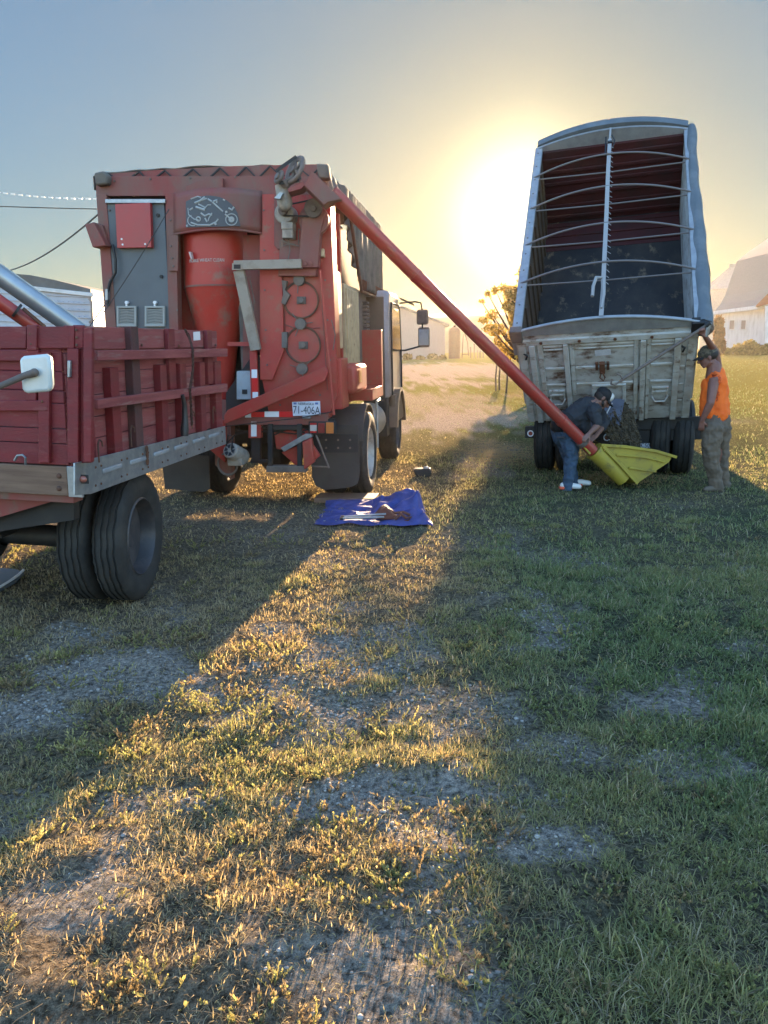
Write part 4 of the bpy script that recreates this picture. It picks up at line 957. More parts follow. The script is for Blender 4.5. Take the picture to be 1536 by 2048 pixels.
b = V(); b.box((xr - 0.02, 3.35, 0.60), (xr + 0.06, 4.55, 1.02)); b.build('cab_step', 'cab_brown', cabo, bevel=0.02)
b = V()
for k in range(12):
    a0_, a1_ = R(5 + 170 * k / 12), R(5 + 170 * (k + 1) / 12); r_ = 0.56
    b.prism([(-0.02, 3.85 - r_ * math.cos(t), 0.52 + rr_ * math.sin(t)) if False else (-0.02, 3.85 - rr_ * math.cos(t), 0.50 + rr_ * math.sin(t)) for t, rr_ in ((a0_, r_), (a1_, r_), (a1_, r_ + .05), (a0_, r_ + .05))], (0.42, 0, 0))
b.build('front_wheel_arch', 'cab_brown', cabo, bevel=0.0)
b = V(); b.prism([(xr + .01, 4.5, 2.46), (xr + .22, 4.72, 2.36), (xr + .22, 4.98, 2.36), (xr + .01, 4.8, 2.46)], (0, 0, 0.03)); b.build('sun_visor', 'cab_brown', cabo)
mr = V(); mr.tube([(xr, 4.60, 2.40), (xr + .25, 4.62, 2.42), (xr + .34, 4.62, 2.40), (xr + .36, 4.62, 2.30), (xr + .37, 4.62, 1.80), (xr + .33, 4.62, 1.72), (xr + .08, 4.62, 1.66), (xr, 4.60, 1.66)], 0.014, 8); mr = mr.build('mirror_arm', 'black', cabo, smooth=True)
b = V(); b.box((xr + .27, 4.60, 2.06), (xr + .46, 4.68, 2.30)); b.build('mirror', 'pulley', mr, bevel=0.035, segs=3)
b = V(); b.box((xr + .29, 4.60, 1.70), (xr + .48, 4.68, 2.02)); b.build('mirror', 'pulley', mr, bevel=0.035, segs=3)
b = V(); b.box((xr + .305, 4.588, 1.735), (xr + .465, 4.598, 1.985)); b.build('mirror_glass', 'grey_box', mr, bevel=0.003)
# load rope across the beam
b = V(); b.tube([rear(450, 853, -.05), rear(520, 845, -.06), rear(600, 836, -.07), rear(668, 823, -.06)], 0.005, 6); b.build('rope', 'black', ct)
# timber under the wheel
b = VB(CT); g0 = CT.local(G(630, 1004)); b.box((g0.x, g0.y - .05, 0.0), (g0.x + 0.70, g0.y + 0.30, 0.055)); o = b.build('timber_plank', 'wood', None, bevel=0.006)
o.matrix_world = CT.M; tag(o, 'flat dusty timber plank under the rear wheels of the red cleaner truck', 'plank')

# ------------------------------------------------------------------ the long auger
AU0 = P(664, 384, 7.95); AU1 = P(1185, 902, 9.05)
axd = (AU1 - AU0).normalized()
au = thing('grain_auger', 'long red tube auger slanting from the top of the cleaner down to the yellow hopper', 'auger', Matrix.Translation(AU0))
def A_(px, py, Y): return P(px, py, Y) - AU0
b = MB(); b.tube([Vector((0, 0, 0)), AU1 - AU0], 0.070, 28); tube_o = b.build('auger_tube', 'red_pipe', au, smooth=True)
for t in (0.28, 0.86):
    b = MB(); c0 = (AU1 - AU0) * t; b.tube([c0 - axd * 0.02, c0 + axd * 0.02], 0.075, 28); b.build('tube_band', 'red_pipe', tube_o, smooth=True)
b = MB(); yv = Vector((0, 1, 0)); n1 = axd.cross(yv).normalized()
c0 = (AU1 - AU0) * 0.955
b.tube([c0 - axd * 0.03, c0 + axd * 0.03], 0.082, 24); b.beam(c0 + n1 * 0.08, c0 + n1 * 0.13, 0.03, 0.05); b.build('clamp', 'pulley', tube_o, bevel=0.01)
b = MB(); b.tube([A_(1150, 872, 8.95), A_(1180, 908, 8.98)], 0.014, 8); b.build('tube_rod', 'yellow', tube_o)
# head box
hbx = [(618, 378), (630, 345), (637, 342), (676, 392), (672, 402), (648, 408), (633, 397)]
hbx = [(607, 370), (624, 341), (668, 384), (683, 398), (656, 404), (648, 410)]
b = MB(); b.prism([A_(x, y, 7.80) for x, y in hbx], (0.0, 0.30, 0)); hd = b.build('head_box', 'red_dust', au, bevel=0.006)
b = MB(); b.prism([A_(x, y, 7.82) for x, y in ((575, 377), (606, 362), (610, 371), (602, 378), (577, 385))], (0.0, 0.24, 0)); b.build('head_cowl', 'red_dust', au, bevel=0.006)
b = MB(); wc = A_(590, 340, 7.9); wax = Vector((0.80, -0.42, 0.25)).normalized()
wax = Vector((-0.72, -0.55, 0.42)).normalized()
b.torus(wc, wax, 0.125, 0.022, 40, 10); b.torus(wc, wax, 0.100, 0.012, 40, 8)
u1 = wax.orthogonal().normalized(); u2 = wax.cross(u1)
for k in range(5):
    a = k * 1.2566 + 0.3; b.beam(wc, wc + (u1 * math.cos(a) + u2 * math.sin(a)) * 0.115, 0.022, 0.02)
b.cyl(wc - wax * 0.03, wc + wax * 0.03, 0.03, n=16); b.build('drive_pulley', 'pulley', au, smooth=True)
b = MB(); pc2 = A_(558, 354, 7.88); b.torus(pc2, wax, 0.052, 0.018, 24, 8); b.cyl(pc2 - wax * 0.03, pc2 + wax * 0.03, 0.035, n=16)
b.build('small_pulley', 'pulley', au, smooth=True)
b = MB(); b.beam(wc + Vector((0.02, -.02, .115)), pc2 + Vector((-0.02, -.02, 0.05)), 0.014, 0.03); b.beam(wc + Vector((0.04, -.01, -0.10)), pc2 + Vector((0, -.01, -0.055)), 0.014, 0.03); b.build('belt', 'black', au)
b = MB(); b.beam(A_(566, 370, 7.9), A_(596, 352, 8.0), 0.10, 0.07); b.build('pulley_bracket', 'pulley', au, bevel=0.01)
b = MB(); c1 = A_(564, 370, 8.0); b.cyl(c1, c1 + Vector((0.02, 0, -0.17)), 0.07, 0.075, n=24); b.sphere(c1 + Vector((0.02, 0, -0.17)), 0.075); b.build('head_motor', 'motor', au, smooth=True)
b = MB(); b.prism([A_(x, y, 7.86) for x, y in ((548, 396), (560, 384), (566, 386), (560, 398))], (0, 0.08, 0)); b.build('motor_foot', 'galv', au)

# yellow hopper at the foot
ho_ = thing('grain_hopper', 'yellow steel intake hopper resting on the grass under the tailgate of the raised truck', 'hopper', Matrix.Translation(G(1240, 962)))
HO = ho_.matrix_world.translation
def H_(px, py, Y): return P(px, py, Y) - HO
Yn, Yf = 9.08, 9.72
face = [(1206, 890), (1250, 894), (1310, 901), (1345, 914), (1338, 925), (1306, 945), (1278, 964), (1270, 962)]
b = MB()
top = [(1204, 889), (1250, 893), (1312, 903), (1352, 913)]; bot = [(1214, 900), (1272, 965)]
# near wall
b.prism([H_(x, y, Yn) for x, y in ((1206, 890), (1250, 894), (1310, 903), (1344, 913), (1338, 924), (1308, 944), (1277, 965), (1268, 964))], (0, 0.010, 0))
near = b.build('hopper_wall', 'yellow', ho_)
b = MB(); sh = Vector((0.05, 0.42, -0.09))
b.prism([H_(x, y, Yn) + sh for x, y in ((1206, 890), (1250, 894), (1310, 903), (1344, 913), (1338, 924), (1308, 944), (1277, 965), (1268, 964))], (0, 0.010, 0)); b.build('hopper_wall', 'yellow', ho_)
b = MB()
pl = [H_(x, y, Yn) for x, y in ((1344, 913), (1338, 924), (1308, 944), (1277, 965), (1268, 964), (1206, 890))]
for p0, p1 in zip(pl, pl[1:]):
    if (p1 - p0).length > 0.0:
        vs = [b.bm.verts.new(v_) for v_ in (p0 + Vector((0, .01, 0)), p1 + Vector((0, .01, 0)), p1 + sh, p0 + sh)]; b.bm.faces.new(vs)
b.build('hopper_floor', 'yellow', ho_, solid=0.006)
def rim(pts, w, h, dy=-0.012):
    bb2 = MB(); q_ = [H_(x, y, Yn) + Vector((0, dy, 0)) for x, y in pts]
    for p0, p1 in zip(q_, q_[1:]):
        d2 = (p1 - p0).normalized(); bb2.beam(p0 - d2 * 0.004, p1 + d2 * 0.004, w, h)
    return bb2
rim([(1202, 890), (1250, 893), (1312, 902), (1352, 914)], 0.035, 0.034).build('rim', 'yellow', ho_, bevel=0.005)
rim([(1206, 893), (1240, 928), (1274, 966)], 0.03, 0.04, -0.02).build('flange', 'yellow', ho_, bevel=0.005)
rim([(1233, 909), (1290, 914), (1328, 923)], 0.025, 0.026).build('rib', 'yellow', ho_, bevel=0.005)
rim([(1258, 935), (1311, 943)], 0.025, 0.026).build('rib', 'yellow', ho_, bevel=0.005)
# trough that carries on the auger's line
b = MB(); t0 = H_(1190, 903, 9.14); t1 = H_(1248, 957, 9.18); b.tube([t0, t1], [0.105, 0.105], 28)
b.build('trough', 'yellow', ho_, smooth=True)
b = MB(); dd = (t1 - t0).normalized(); b.tube([t0 - dd * 0.02, t0 + dd * 0.02], 0.115, 28); b.build('collar', 'yellow', ho_, smooth=True)
b = MB(); b.prism([t0 + Vector((0.06, .0, .10)), t0 + Vector((.16, .0, .03)), t1 + Vector((.12, .0, .04)), t1 + Vector((.02, .0, .10))], (0, 0.36, 0)); b.build('back_plate', 'yellow', ho_)

# bolts, seams and rivets on the cleaner's rear and a hazard of hoses low down
rb_ = VB(CT)
for (x, y, yy) in [(218, 420, .028), (219, 560, .028), (221, 700, .028), (340, 440, .028), (341, 492, -.002), (344, 516, -.002), (346, 532, -.002), (354, 620, .028), (228, 362, .058), (300, 358, .058), (380, 356, .058), (470, 354, .058), (560, 352, .058), (527, 420, .018), (528, 500, .018), (529, 580, .018), (531, 660, .018), (534, 730, .018), (650, 560, .058), (655, 640, .058), (660, 720, .058), (585, 790, .058), (560, 810, .058), (640, 790, .058)]:
    rb_ = VB(CT); rb_.rc(x, y, 1.9, yy - .008, yy + .004, 8); rb_.build('bolt', 'pulley', ct)
for pts in ([(560, 392), (566, 560), (572, 700)], [(640, 545), (646, 640), (655, 780)], [(545, 640), (600, 660), (640, 655)], ):
    b = VB(CT); b.tube([rear(a, c, 0.052) for a, c in pts], 0.005, 5); b.build('weld_seam', 'red_dust', ct)
for pts in ([(470, 858), (500, 866), (540, 862), (590, 868), (618, 858)], [(520, 852), (556, 862), (600, 852), (640, 872)], [(548, 870), (575, 858), (610, 866)], [(430, 905), (450, 890), (470, 870), (500, 862)]):
    b = VB(CT); b.tube([rear(a, c, 0.02 + 0.02 * random.random()) for a, c in pts], 0.008, 6); b.build('loose_cable', 'black', ct, smooth=True)
b = VB(CT); b.rp([(440, 600), (458, 590), (452, 700), (440, 760)], 0.30, 0.33); b.build('side_guard', 'red_dust', ct)
for (a, c) in (((663, 640), (666, 700)), ((500, 560), (505, 640))):
    b = VB(CT); b.tube([rear(*a, 0.0), rear((a[0] + c[0]) / 2 + 6, (a[1] + c[1]) / 2, -0.03), rear(*c, 0.0)], 0.006, 6); b.build('grab_handle', 'pulley', ct, smooth=True)
# ------------------------------------------------------------------ the old grain truck with red wooden sides, at the left
GF = Frame(P(146, 960, 4.40), 9.8, 2.0); GF.o.z = 0; GF.M.translation = GF.o
gt_ = thing('grain_truck', 'old grain truck with red wooden plank sides and dual rear wheels at the left edge', 'truck', GF.M)
V = lambda: VB(GF)
side, rear = GF.side, GF.rear
def lo_hi(p): return p
# reference heights
z_sb = side(180, 987, 0).z; z_st = side(186, 925, 0).z; z_top = side(186, 654, 0).z
yF = side(446, 800, 0).y
# side boards (seen on the right side), x from -0.09 to -0.05 behind the stakes
b = V(); zs = [side(190, py, 0).z for py in (928, 880, 836, 792, 748, 704, 655)]
zs = [z_st - 0.005, z_st + 0.13, z_st + 0.26, z_st + 0.39, z_st + 0.52, z_st + 0.64, z_top]
for a, c in zip(zs, zs[1:]):
    j = random.uniform(-0.002, 0.002); b.box((-0.075 + j, 0.02, a + 0.002), (-0.045 + j, yF, c - 0.003))
sb = b.build('side_boards', 'wood_red2', gt_, bevel=0.003)
b = V(); b.box((-0.045, 0.03, zs[-2] + 0.02), (-0.030, yF - 0.02, z_top + 0.004)); b.build('top_side_board', 'wood_red2', gt_, bevel=0.003)
# stakes
def ys(px, py=850): return side(px, py, 0).y
stakes = [(170, 186, 'wood_red'), (224, 240, 'wood_red'), (268, 283, 'wood_dark'), (323, 335, 'wood_red'), (362, 374, 'wood_red'), (401, 411, 'wood_red'), (431, 443, 'wood_red')]
for (a, c, mt) in stakes:
    b = V(); b.box((-0.044, ys(a), z_st - 0.02), (0.012, ys(c), z_top - 0.24 if mt == 'wood_red' else z_top + 0.012)); b.build('stake', mt, gt_, bevel=0.004)
for (a, c) in ((343, 356), (419, 429), (168, 183)):
    b = V(); b.box((-0.028, ys(a), z_top - 0.42), (0.004, ys(c), z_top + 0.008)); b.build('stake', 'wood_red', gt_, bevel=0.004)
# the two long rails
def rail(y0a, y0b, y1a, y1b, name='side_rail'):
    b = V(); p = [side(183, y0a, 0.02), side(446, y1a, 0.02), side(446, y1b, 0.02), side(183, y0b, 0.02)]
    b.prism(p, (0.042, 0, 0)); b.build(name, 'wood_red2', gt_, bevel=0.004)
rail(701, 721, 697, 713); rail(799, 818, 767, 783)
# galvanised side sill with pressed slots
b = V(); y0s = 0.0
b.prism([side(146, 926, 0.016), side(448, 852, 0.016), side(450, 888, 0.016), side(178, 988, 0.016), side(146, 990, 0.016)], (0.012, 0, 0))
sill = b.build('side_sill', 'galv', gt_, bevel=0.002)
for (xa, ya, xb, yb_) in ((206, 943, 243, 931), (260, 926, 292, 916), (308, 910, 337, 900), (349, 897, 375, 888), (386, 884, 409, 876), (418, 874, 438, 867)):
    b = V(); b.beam(side(xa, ya, 0.030), side(xb, yb_, 0.030), 0.014, 0.030); b.build('pressed_slot', 'alu', sill, bevel=0.006)
bl = V()
for k in range(7):
    t = k / 6.0
    for (dx) in (-5, 6):
        for (r_, ) in ((0.18,), (0.85,)):
            xx = 196 + dx + (438 - 196) * (t ** 0.86); yt = 926 - (xx - 186) * 0.262; ybm = 984 - (xx - 178) * 0.366; p = side(xx, yt + (ybm - yt) * r_, 0.028); bl.sphere(p, 0.008, u=8, v=6)
bl.build('rivets', 'rust', sill)
# tailgate and rear sill
zrb = rear(70, 988, 0).z; zrt = rear(70, 930, 0).z
XW = 2.3
b = V(); b.box((-XW, -0.012, zrb), (-0.02 + (rear(137, 960, 0).x - 0), 0.05, zrt)); b.box((-XW, -0.012, zrb), (rear(137, 960, 0).x, 0.05, zrt)); 
b.bm.free(); b = V(); b.box((-XW, -0.012, zrb), (rear(137, 960, 0).x, 0.05, zrt)); rs = b.build('rear_sill', 'wood', gt_, bevel=0.005)
b = V(); b.box((rear(138, 960, 0).x, -0.016, zrb - 0.003), (0.028, 0.0, zrt + 0.004)); 
b.build('sill_corner', 'galv', gt_, bevel=0.002)
ml = V(); c0 = rear(167, 958, -0.015); ml.box(c0 + Vector((-.034, -.006, -.026)), c0 + Vector((.034, .0, .026))); ml = ml.build('marker_lamp', 'black', gt_, bevel=0.012)
b = V(); b.sphere(c0 + Vector((0, -0.004, 0)), 0.024, (1.1, 0.8, 0.85)); b.build('lamp_lens', 'lens_marker', ml, smooth=True)
for py in (952, 977):
    b = V(); c0 = rear(118, py, -0.012); b.sphere(c0, 0.016, (1, 0.6, 1)); b.build('bolt_head', 'rust', rs, smooth=True)
zt_g = rear(90, 655, 0).z
b = V(); lv = [rear(60, py, 0).z for py in (928, 885, 855, 805, 780, 742, 700, 655)]
for a, c in zip(lv, lv[1:]): b.box((-XW, 0.0 + random.uniform(-.003, .003), a + 0.002), (-0.055, 0.035, c - 0.003))
b.build('tailgate_boards', 'wood_red', gt_, bevel=0.003)
b = V(); b.rr(-60, 653, 52, 697, -0.02, 0.0); b.rr(75, 653, 140, 697, -0.02, 0.0); b.build('upper_gate_board', 'wood_red', gt_, bevel=0.004)
tg = V(); tg.rr(53, 650, 73, 701, -0.035, -0.002); tg.build('gate_cleat', 'wood_red', gt_, bevel=0.004)
b = V(); b.rr(138, 652, 148, 697, -0.028, 0.0); b.rr(149, 652, 166, 696, -0.02, 0.004); b.build('gate_cleat', 'wood_red', gt_, bevel=0.004)
b = V(); b.rr(134, 697, 156, 926, -0.03, 0.0); b.build('gate_post', 'wood_red', gt_, bevel=0.004)
b = V(); b.rr(156, 697, 182, 926, 0.0, 0.03); b.build('corner_board', 'wood_red', gt_, bevel=0.004)
b = V(); b.rr(166, 655, 183, 925, -0.035, 0.0); b.build('corner_stake', 'wood_red', gt_, bevel=0.006)
b = V(); b.rr(76, 705, 98, 926, -0.03, 0.0); b.rr(-60, 700, 76, 722, -0.03, 0.0); b.rr(-60, 801, 95, 822, -0.032, 0.0); b.build('gate_frame', 'wood_red', gt_, bevel=0.004)
b = V(); b.rr(53, 722, 72, 801, -0.028, 0.0); b.build('gate_stile', 'wood_red', gt_, bevel=0.004)
b = V(); b.rr(134, 721, 140, 755, -0.05, -0.028); b.build('gate_latch', 'galv', gt_, bevel=0.004)
b = V(); b.tube([rear(29, 921, -.05), rear(35, 911, -.06), rear(45, 910, -.06), rear(51, 915, -.06), rear(51, 929, -.04)], 0.007, 8); b.build('gate_hook', 'galv', gt_, smooth=True)
for (x, y) in ((197, 905), (262, 875), (384, 842), (426, 832)):
    b = V(); p = side(x, y, 0.03); b.tube([p + Vector((0, 0, -0.06)), p + Vector((0, 0, 0.05)), p + Vector((0, 0.02, 0.075)), p + Vector((0, 0.045, 0.06)), p + Vector((0, 0.05, 0.03))], 0.005, 6); b.build('stake_hook', 'rust', gt_, smooth=True)
for (x, y) in ((186, 661), (186, 688), (284, 690), (358, 692), (431, 690)):
    b = V(); b.sphere(side(x, y, -0.022), 0.010, (0.5, 1, 1), 8, 6); b.build('bolt_head', 'rust', gt_)
for (x, y) in ((152, 660), (153, 675), (153, 690), (60, 668), (62, 688), (84, 803)):
    b = V(); b.sphere(rear(x, y, -0.033), 0.008, (1, 0.5, 1), 8, 6); b.build('bolt_head', 'rust', gt_)
b = V(); b.rp([(386, 664), (399, 663), (400, 680), (387, 681)], -0.02, 0.0); b.bm.free()
b = V(); b.prism([side(386, 664, -0.028), side(399, 663, -0.028), side(400, 680, -0.028), side(387, 681, -0.028)], (0.004, 0, 0)); b.build('paper_tag', 'refl_white', gt_)
# chain
def chain(pts, r=0.021, wr=0.0058, name='chain', parent=None, mt='chain'):
    bb = MB(); tot = sum((b_ - a_).length for a_, b_ in zip(pts, pts[1:])); n = max(2, int(tot / (r * 1.55))); 
    for k in range(n):
        s_ = tot * (k + 0.5) / n; acc = 0
        for a_, b_ in zip(pts, pts[1:]):
            l_ = (b_ - a_).length
            if acc + l_ >= s_: break
            acc += l_
        d_ = (b_ - a_).normalized(); c_ = a_ + d_ * (s_ - acc); p_ = Vector((1, 0, 0)) if k % 2 else Vector((0, 1, 0)).cross(d_).cross(d_)
        p_ = (p_ - d_ * p_.dot(d_)).normalized()
        if k % 2: ax = p_
        else: ax = d_.cross(p_)
        o1 = d_ * r; o2 = d_.cross(ax).normalized() * r * 0.55
        bb.tube([c_ + o1 * math.cos(t) + o2 * math.sin(t) for t in [2 * math.pi * i / 10 for i in range(11)]], wr, 4, cap=False)
    return bb.build(name, mt, parent)
chain([side(370, 660, 0.02), side(378, 672, 0.03), side(386, 700, 0.07), side(386, 740, 0.07), side(380, 780, 0.07), side(382, 812, 0.05), side(384, 850, 0.04)], name='chain', parent=gt_)
chain([side(293, 892, 0.04), side(295, 912, 0.04), side(295, 930, 0.04)], name='sill_chain', parent=gt_, mt='rust')
b = V(); pts = [(365, 790), (369, 810), (370, 840), (369, 860), (369, 872)]; b.tube([side(x, y, 0.075) for x, y in pts], [0.014, 0.018, 0.024, 0.032, 0.028], 10); b.build('rubber_strap', 'rubber_strap', gt_, smooth=True)
# other walls, floor, frame
b = V(); b.box((-XW, 0.05, z_st + 0.02), (-0.08, yF, z_st + 0.06)); b.build('bed_floor', 'wood', gt_)
b = V(); b.box((-XW, yF - 0.04, z_st), (-0.08, yF, z_top)); b.build('front_boards', 'wood_red', gt_)
b = V(); b.box((-XW, 0.04, z_st), (-XW + 0.04, yF - 0.05, z_top)); b.build('far_side_boards', 'wood_red', gt_)
b = V(); b.box((-XW + .1, 0.03, zrb - 0.05), (-0.06, 0.13, zrb)); b.box((-0.30, 0.1, zrb - 0.04), (-0.16, yF, zrb + 0.06)); b.build('under_beam', 'red_dust', gt_, bevel=0.003)
b = V(); b.prism([rear(-80, 990, 0.12), rear(112, 990, 0.12), rear(108, 1002, 0.12), rear(-80, 1058, 0.12)], (0, 0.05, 0)); b.build('rear_cross_member', 'red_dust', gt_)
b = V(); b.box((-1.0, 0.2, 0.62), (-0.90, yF + 2.5, 0.86)); b.box((-1.75, 0.2, 0.62), (-1.65, yF + 2.5, 0.86))
b.cyl((-1.9, 0.62 + 0.12, 0.46), (-0.5, 0.62 + 0.12, 0.46), 0.075); b.lathe([(-.26, .08), (-.16, .20), (0, .25), (.16, .20), (.26, .08)], (-1.28, 0.70, 0.46), n=28)
b.prism([rear(-80, 1062, 0.2), rear(90, 1000, 0.2), rear(148, 1000, 0.2), rear(148, 1040, 0.2), rear(-80, 1075, 0.2)], (0, 0.06, 0))
b.build('chassis', 'black', gt_, smooth=True)
b = V()
for k in range(6): b.box((-0.98 + 0.0, 0.25 + 0.05 * k, 0.60 - 0.022 * k), (-0.90, 1.3 - 0.05 * k, 0.62 - 0.022 * k))
b.build('leaf_spring', 'black', gt_)
# wheels
GR = 0.452; TOE = 7.0
wc_ = GF.local(P(293, 1075, 5.28)); yw = wc_.y; xo = wc_.x - 0.0
wheel(gt_, (xo - 0.125, yw, GR), 1, GR, 0.205, 'rim_dark', rim_r=0.60, dish=0.14, tread=4, toe=TOE)
wheel(gt_, (xo - 0.125 - 0.235, yw - 0.03, GR), 1, GR, 0.205, 'rim_dark', rim_r=0.60, tread=4, toe=TOE)
wheel(gt_, (xo - 1.72, yw - .15, GR), -1, GR, 0.205, 'rim_dark', rim_r=0.60, toe=TOE); wheel(gt_, (xo - 1.43, yw - .12, GR), -1, GR, 0.205, 'rim_dark', rim_r=0.60, toe=TOE)

# augers feeding the bed from the left
sp = thing('silver_auger', 'thick silver pipe auger slanting down into the red grain truck bed from the left', 'auger', Matrix.Translation(P(70, 600, 5.2)))
so_ = sp.matrix_world.translation
b = MB(); a0, a1 = P(-160, 438, 5.0) - so_, P(190, 685, 5.35) - so_; b.tube([a0, a1], 0.062, 24); t_ = b.build('auger_tube', 'silver', sp, smooth=True)
b = MB(); dd = (a1 - a0).normalized(); of = Vector((0.03, -0.0, 0.055)); b.beam(a0 + of, a1 + of, 0.012, 0.012); b.build('tube_seam', 'galv', t_)
rp_ = thing('red_auger', 'thinner red pipe auger with a steel band, below the silver pipe auger', 'auger', Matrix.Translation(P(40, 620, 5.0)))
so_ = rp_.matrix_world.translation
b = MB(); a0, a1 = P(-120, 520, 4.85) - so_, P(90, 668, 5.1) - so_; b.tube([a0, a1], 0.044, 20); t_ = b.build('auger_tube', 'red_pipe', rp_, smooth=True)
b = MB(); c0 = P(34, 621, 4.99) - so_; dd = (a1 - a0).normalized(); b.tube([c0 - dd * 0.008, c0 + dd * 0.008], 0.048, 20); b.build('steel_band', 'black', t_, smooth=True)
b = MB(); b.beam(P(46, 617, 4.98) - so_, P(90, 654, 5.08) - so_, 0.012, 0.02); b.build('pipe_bracket', 'rust', t_)
# mirror of the next vehicle
mg = thing('wing_mirror', 'white backed rectangular wing mirror on a grey arm, in front of the red tailgate', 'mirror', Matrix.Translation(P(0, 775, 3.0)))
mo_ = mg.matrix_world.translation
b = MB(); c_ = [(46, 712), (90, 708), (96, 711), (100, 716), (103, 770), (101, 778), (96, 783), (54, 787), (47, 784), (43, 778), (38, 722), (40, 715)]
b.prism([P(x, y, 3.0) - mo_ for x, y in c_], (0.0, 0.035, 0)); b.build('mirror_shell', 'mirror_back', mg, bevel=0.012, segs=3)
b = MB(); b.prism([(P(x, y, 3.0) - mo_) * 0.94 + (P(70, 748, 3.0) - mo_) * 0.06 + Vector((0, 0.036, 0)) for x, y in c_], (0, 0.004, 0)); b.build('mirror_glass', 'glass', mg)
b = MB(); b.tube([P(-140, 822, 2.9) - mo_, P(-40, 790, 2.93) - mo_, P(10, 768, 2.95) - mo_, P(50, 751, 2.98) - mo_, P(68, 746, 2.99) - mo_], [0.011, 0.011, 0.012, 0.013, 0.016], 12)
b.sphere(P(69, 745, 2.985) - mo_, 0.016); b.build('mirror_arm', 'pulley', mg, smooth=True)
b = MB(); b.sphere(P(73, 746, 2.985) - mo_, 0.006); b.build('mirror_bolt', 'rust', mg)
# bright rimmed mat at the edge
b = MB()
def mt_fn(u_, v):
    g = G(-80, 1185); e = Vector((-1, -0.9, 0)).normalized(); f_ = Vector((0.9, -1, 0)).normalized()
    return g
c0 = G(-40, 1160, 0.02)
cc = [G(x, y, 0.03) for x, y in ((-120, 1150), (-40, 1132), (30, 1138), (47, 1144), (30, 1162), (0, 1178), (-60, 1200), (-120, 1210))]
pn = thing('metal_tray', 'dark tray with a bright rim lying on the grass at the left edge', 'tray', Matrix.Translation(c0))
b.prism([p - c0 for p in cc], (0, 0, -0.02)); b.build('tray_base', 'grey_cab', pn)
b = MB(); b.tube([p - c0 + Vector((0, 0, 0.012)) for p in [G(x, y, 0.03) for x, y in ((47, 1143), (38, 1152), (20, 1165), (0, 1177), (-60, 1200))]], 0.010, 8); b.build('tray_rim', 'refl_white', pn, smooth=True)
# ------------------------------------------------------------------ the white grain truck with its box raised
T0 = P(1225, 656, 9.0)
uj_w = P(1420, 645, 8.60)
YAW, LEAN = 17.5, -2.2
DT = Frame(Vector((T0.x, T0.y, 0)), YAW, 0.0)
BX = Frame(T0, YAW, LEAN, 43.5)
dt = thing('dump_truck', 'old white grain truck with its rusty box tipped up high', 'truck', DT.M)
V = lambda: VB(DT)
def under(parent_M, o, M4):
    """give o (built in frame M4) its place under a parent whose world matrix is parent_M"""
    o.matrix_local = parent_M.inverted() @ M4
bx = bpy.data.objects.new('tipping_box', None); COL.objects.link(bx); bx.parent = dt; bx.matrix_local = DT.M.inverted() @ BX.M
B = lambda: VB(BX)
tl_, tr_ = BX.flat(1030, 676, 0.0), BX.flat(1404, 648, 0.0)
fl_, fr_ = BX.flat(1074, 298, 0.0), BX.flat(1374, 264, 0.0)
xL, xR = (tl_.x + fl_.x) / 2, (tr_.x + fr_.x) / 2
LB = (fl_.y + fr_.y) / 2
HB, HT = 1.22, 1.54
print('BOX', tl_, tr_, fl_, fr_, 'width', xR - xL, 'len', LB)
# walls and floor
b = B(); b.box((xL, 0.0, -HB), (xL + 0.05, LB, -0.02)); b.build('side_wall', 'dt_white', bx)
b = B(); b.box((xR - 0.05, 0.0, -HB), (xR, LB, -0.02)); b.build('side_wall', 'dt_white', bx)
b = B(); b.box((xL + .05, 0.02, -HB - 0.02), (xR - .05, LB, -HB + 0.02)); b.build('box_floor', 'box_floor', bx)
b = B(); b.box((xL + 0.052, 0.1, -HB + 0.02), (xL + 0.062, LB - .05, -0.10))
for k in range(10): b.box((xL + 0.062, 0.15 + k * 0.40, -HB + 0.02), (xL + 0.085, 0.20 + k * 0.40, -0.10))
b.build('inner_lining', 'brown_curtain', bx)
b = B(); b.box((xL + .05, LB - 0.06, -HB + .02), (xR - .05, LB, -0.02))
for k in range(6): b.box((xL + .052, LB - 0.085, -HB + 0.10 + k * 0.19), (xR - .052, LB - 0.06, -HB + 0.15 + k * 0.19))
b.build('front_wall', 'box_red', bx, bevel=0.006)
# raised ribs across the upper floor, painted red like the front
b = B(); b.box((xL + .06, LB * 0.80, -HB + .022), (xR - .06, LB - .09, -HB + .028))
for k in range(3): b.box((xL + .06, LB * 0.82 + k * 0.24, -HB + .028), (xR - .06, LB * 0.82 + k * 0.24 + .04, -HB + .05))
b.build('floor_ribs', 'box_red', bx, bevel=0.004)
# caked grain left on the floor
def caked(u_, v):
    x = xL + 0.5 + (xR - xL - 0.7) * u_; y = 0.05 + 1.1 * v
    return (x, y, -HB + 0.024 + 0.02 * max(0, mnoise.noise((x * 6, y * 6, 1.0)) + 0.1))
# rim rails
for nm, x0, x1 in (('rim_rail', xL - 0.03, xL + 0.075), ('rim_rail', xR - 0.06, xR + 0.03)):
    b = B(); b.box((x0, -0.02, -0.03), (x1, LB + 0.02, 0.03)); b.build(nm, 'alu', bx, bevel=0.008)
b = B(); b.box((xL - 0.045, 0.0, -0.35), (xL - 0.0, LB, -0.03)); b.build('side_flashing', 'alu', bx, bevel=0.004)
rv = B()
for k in range(13): rv.sphere((xL + 0.02, 0.15 + k * 0.32, 0.032), 0.012, (1, 1, .5), 8, 5)
rv.build('rivets', 'pulley', bx)
def arch_pts(y, z0, rise, n=24, x0=None, x1=None):
    x0 = xL if x0 is None else x0; x1 = xR if x1 is None else x1
    return [Vector((x0 + (x1 - x0) * k / n, y, z0 + rise * (1 - (2 * k / n - 1) ** 2))) for k in range(n + 1)]
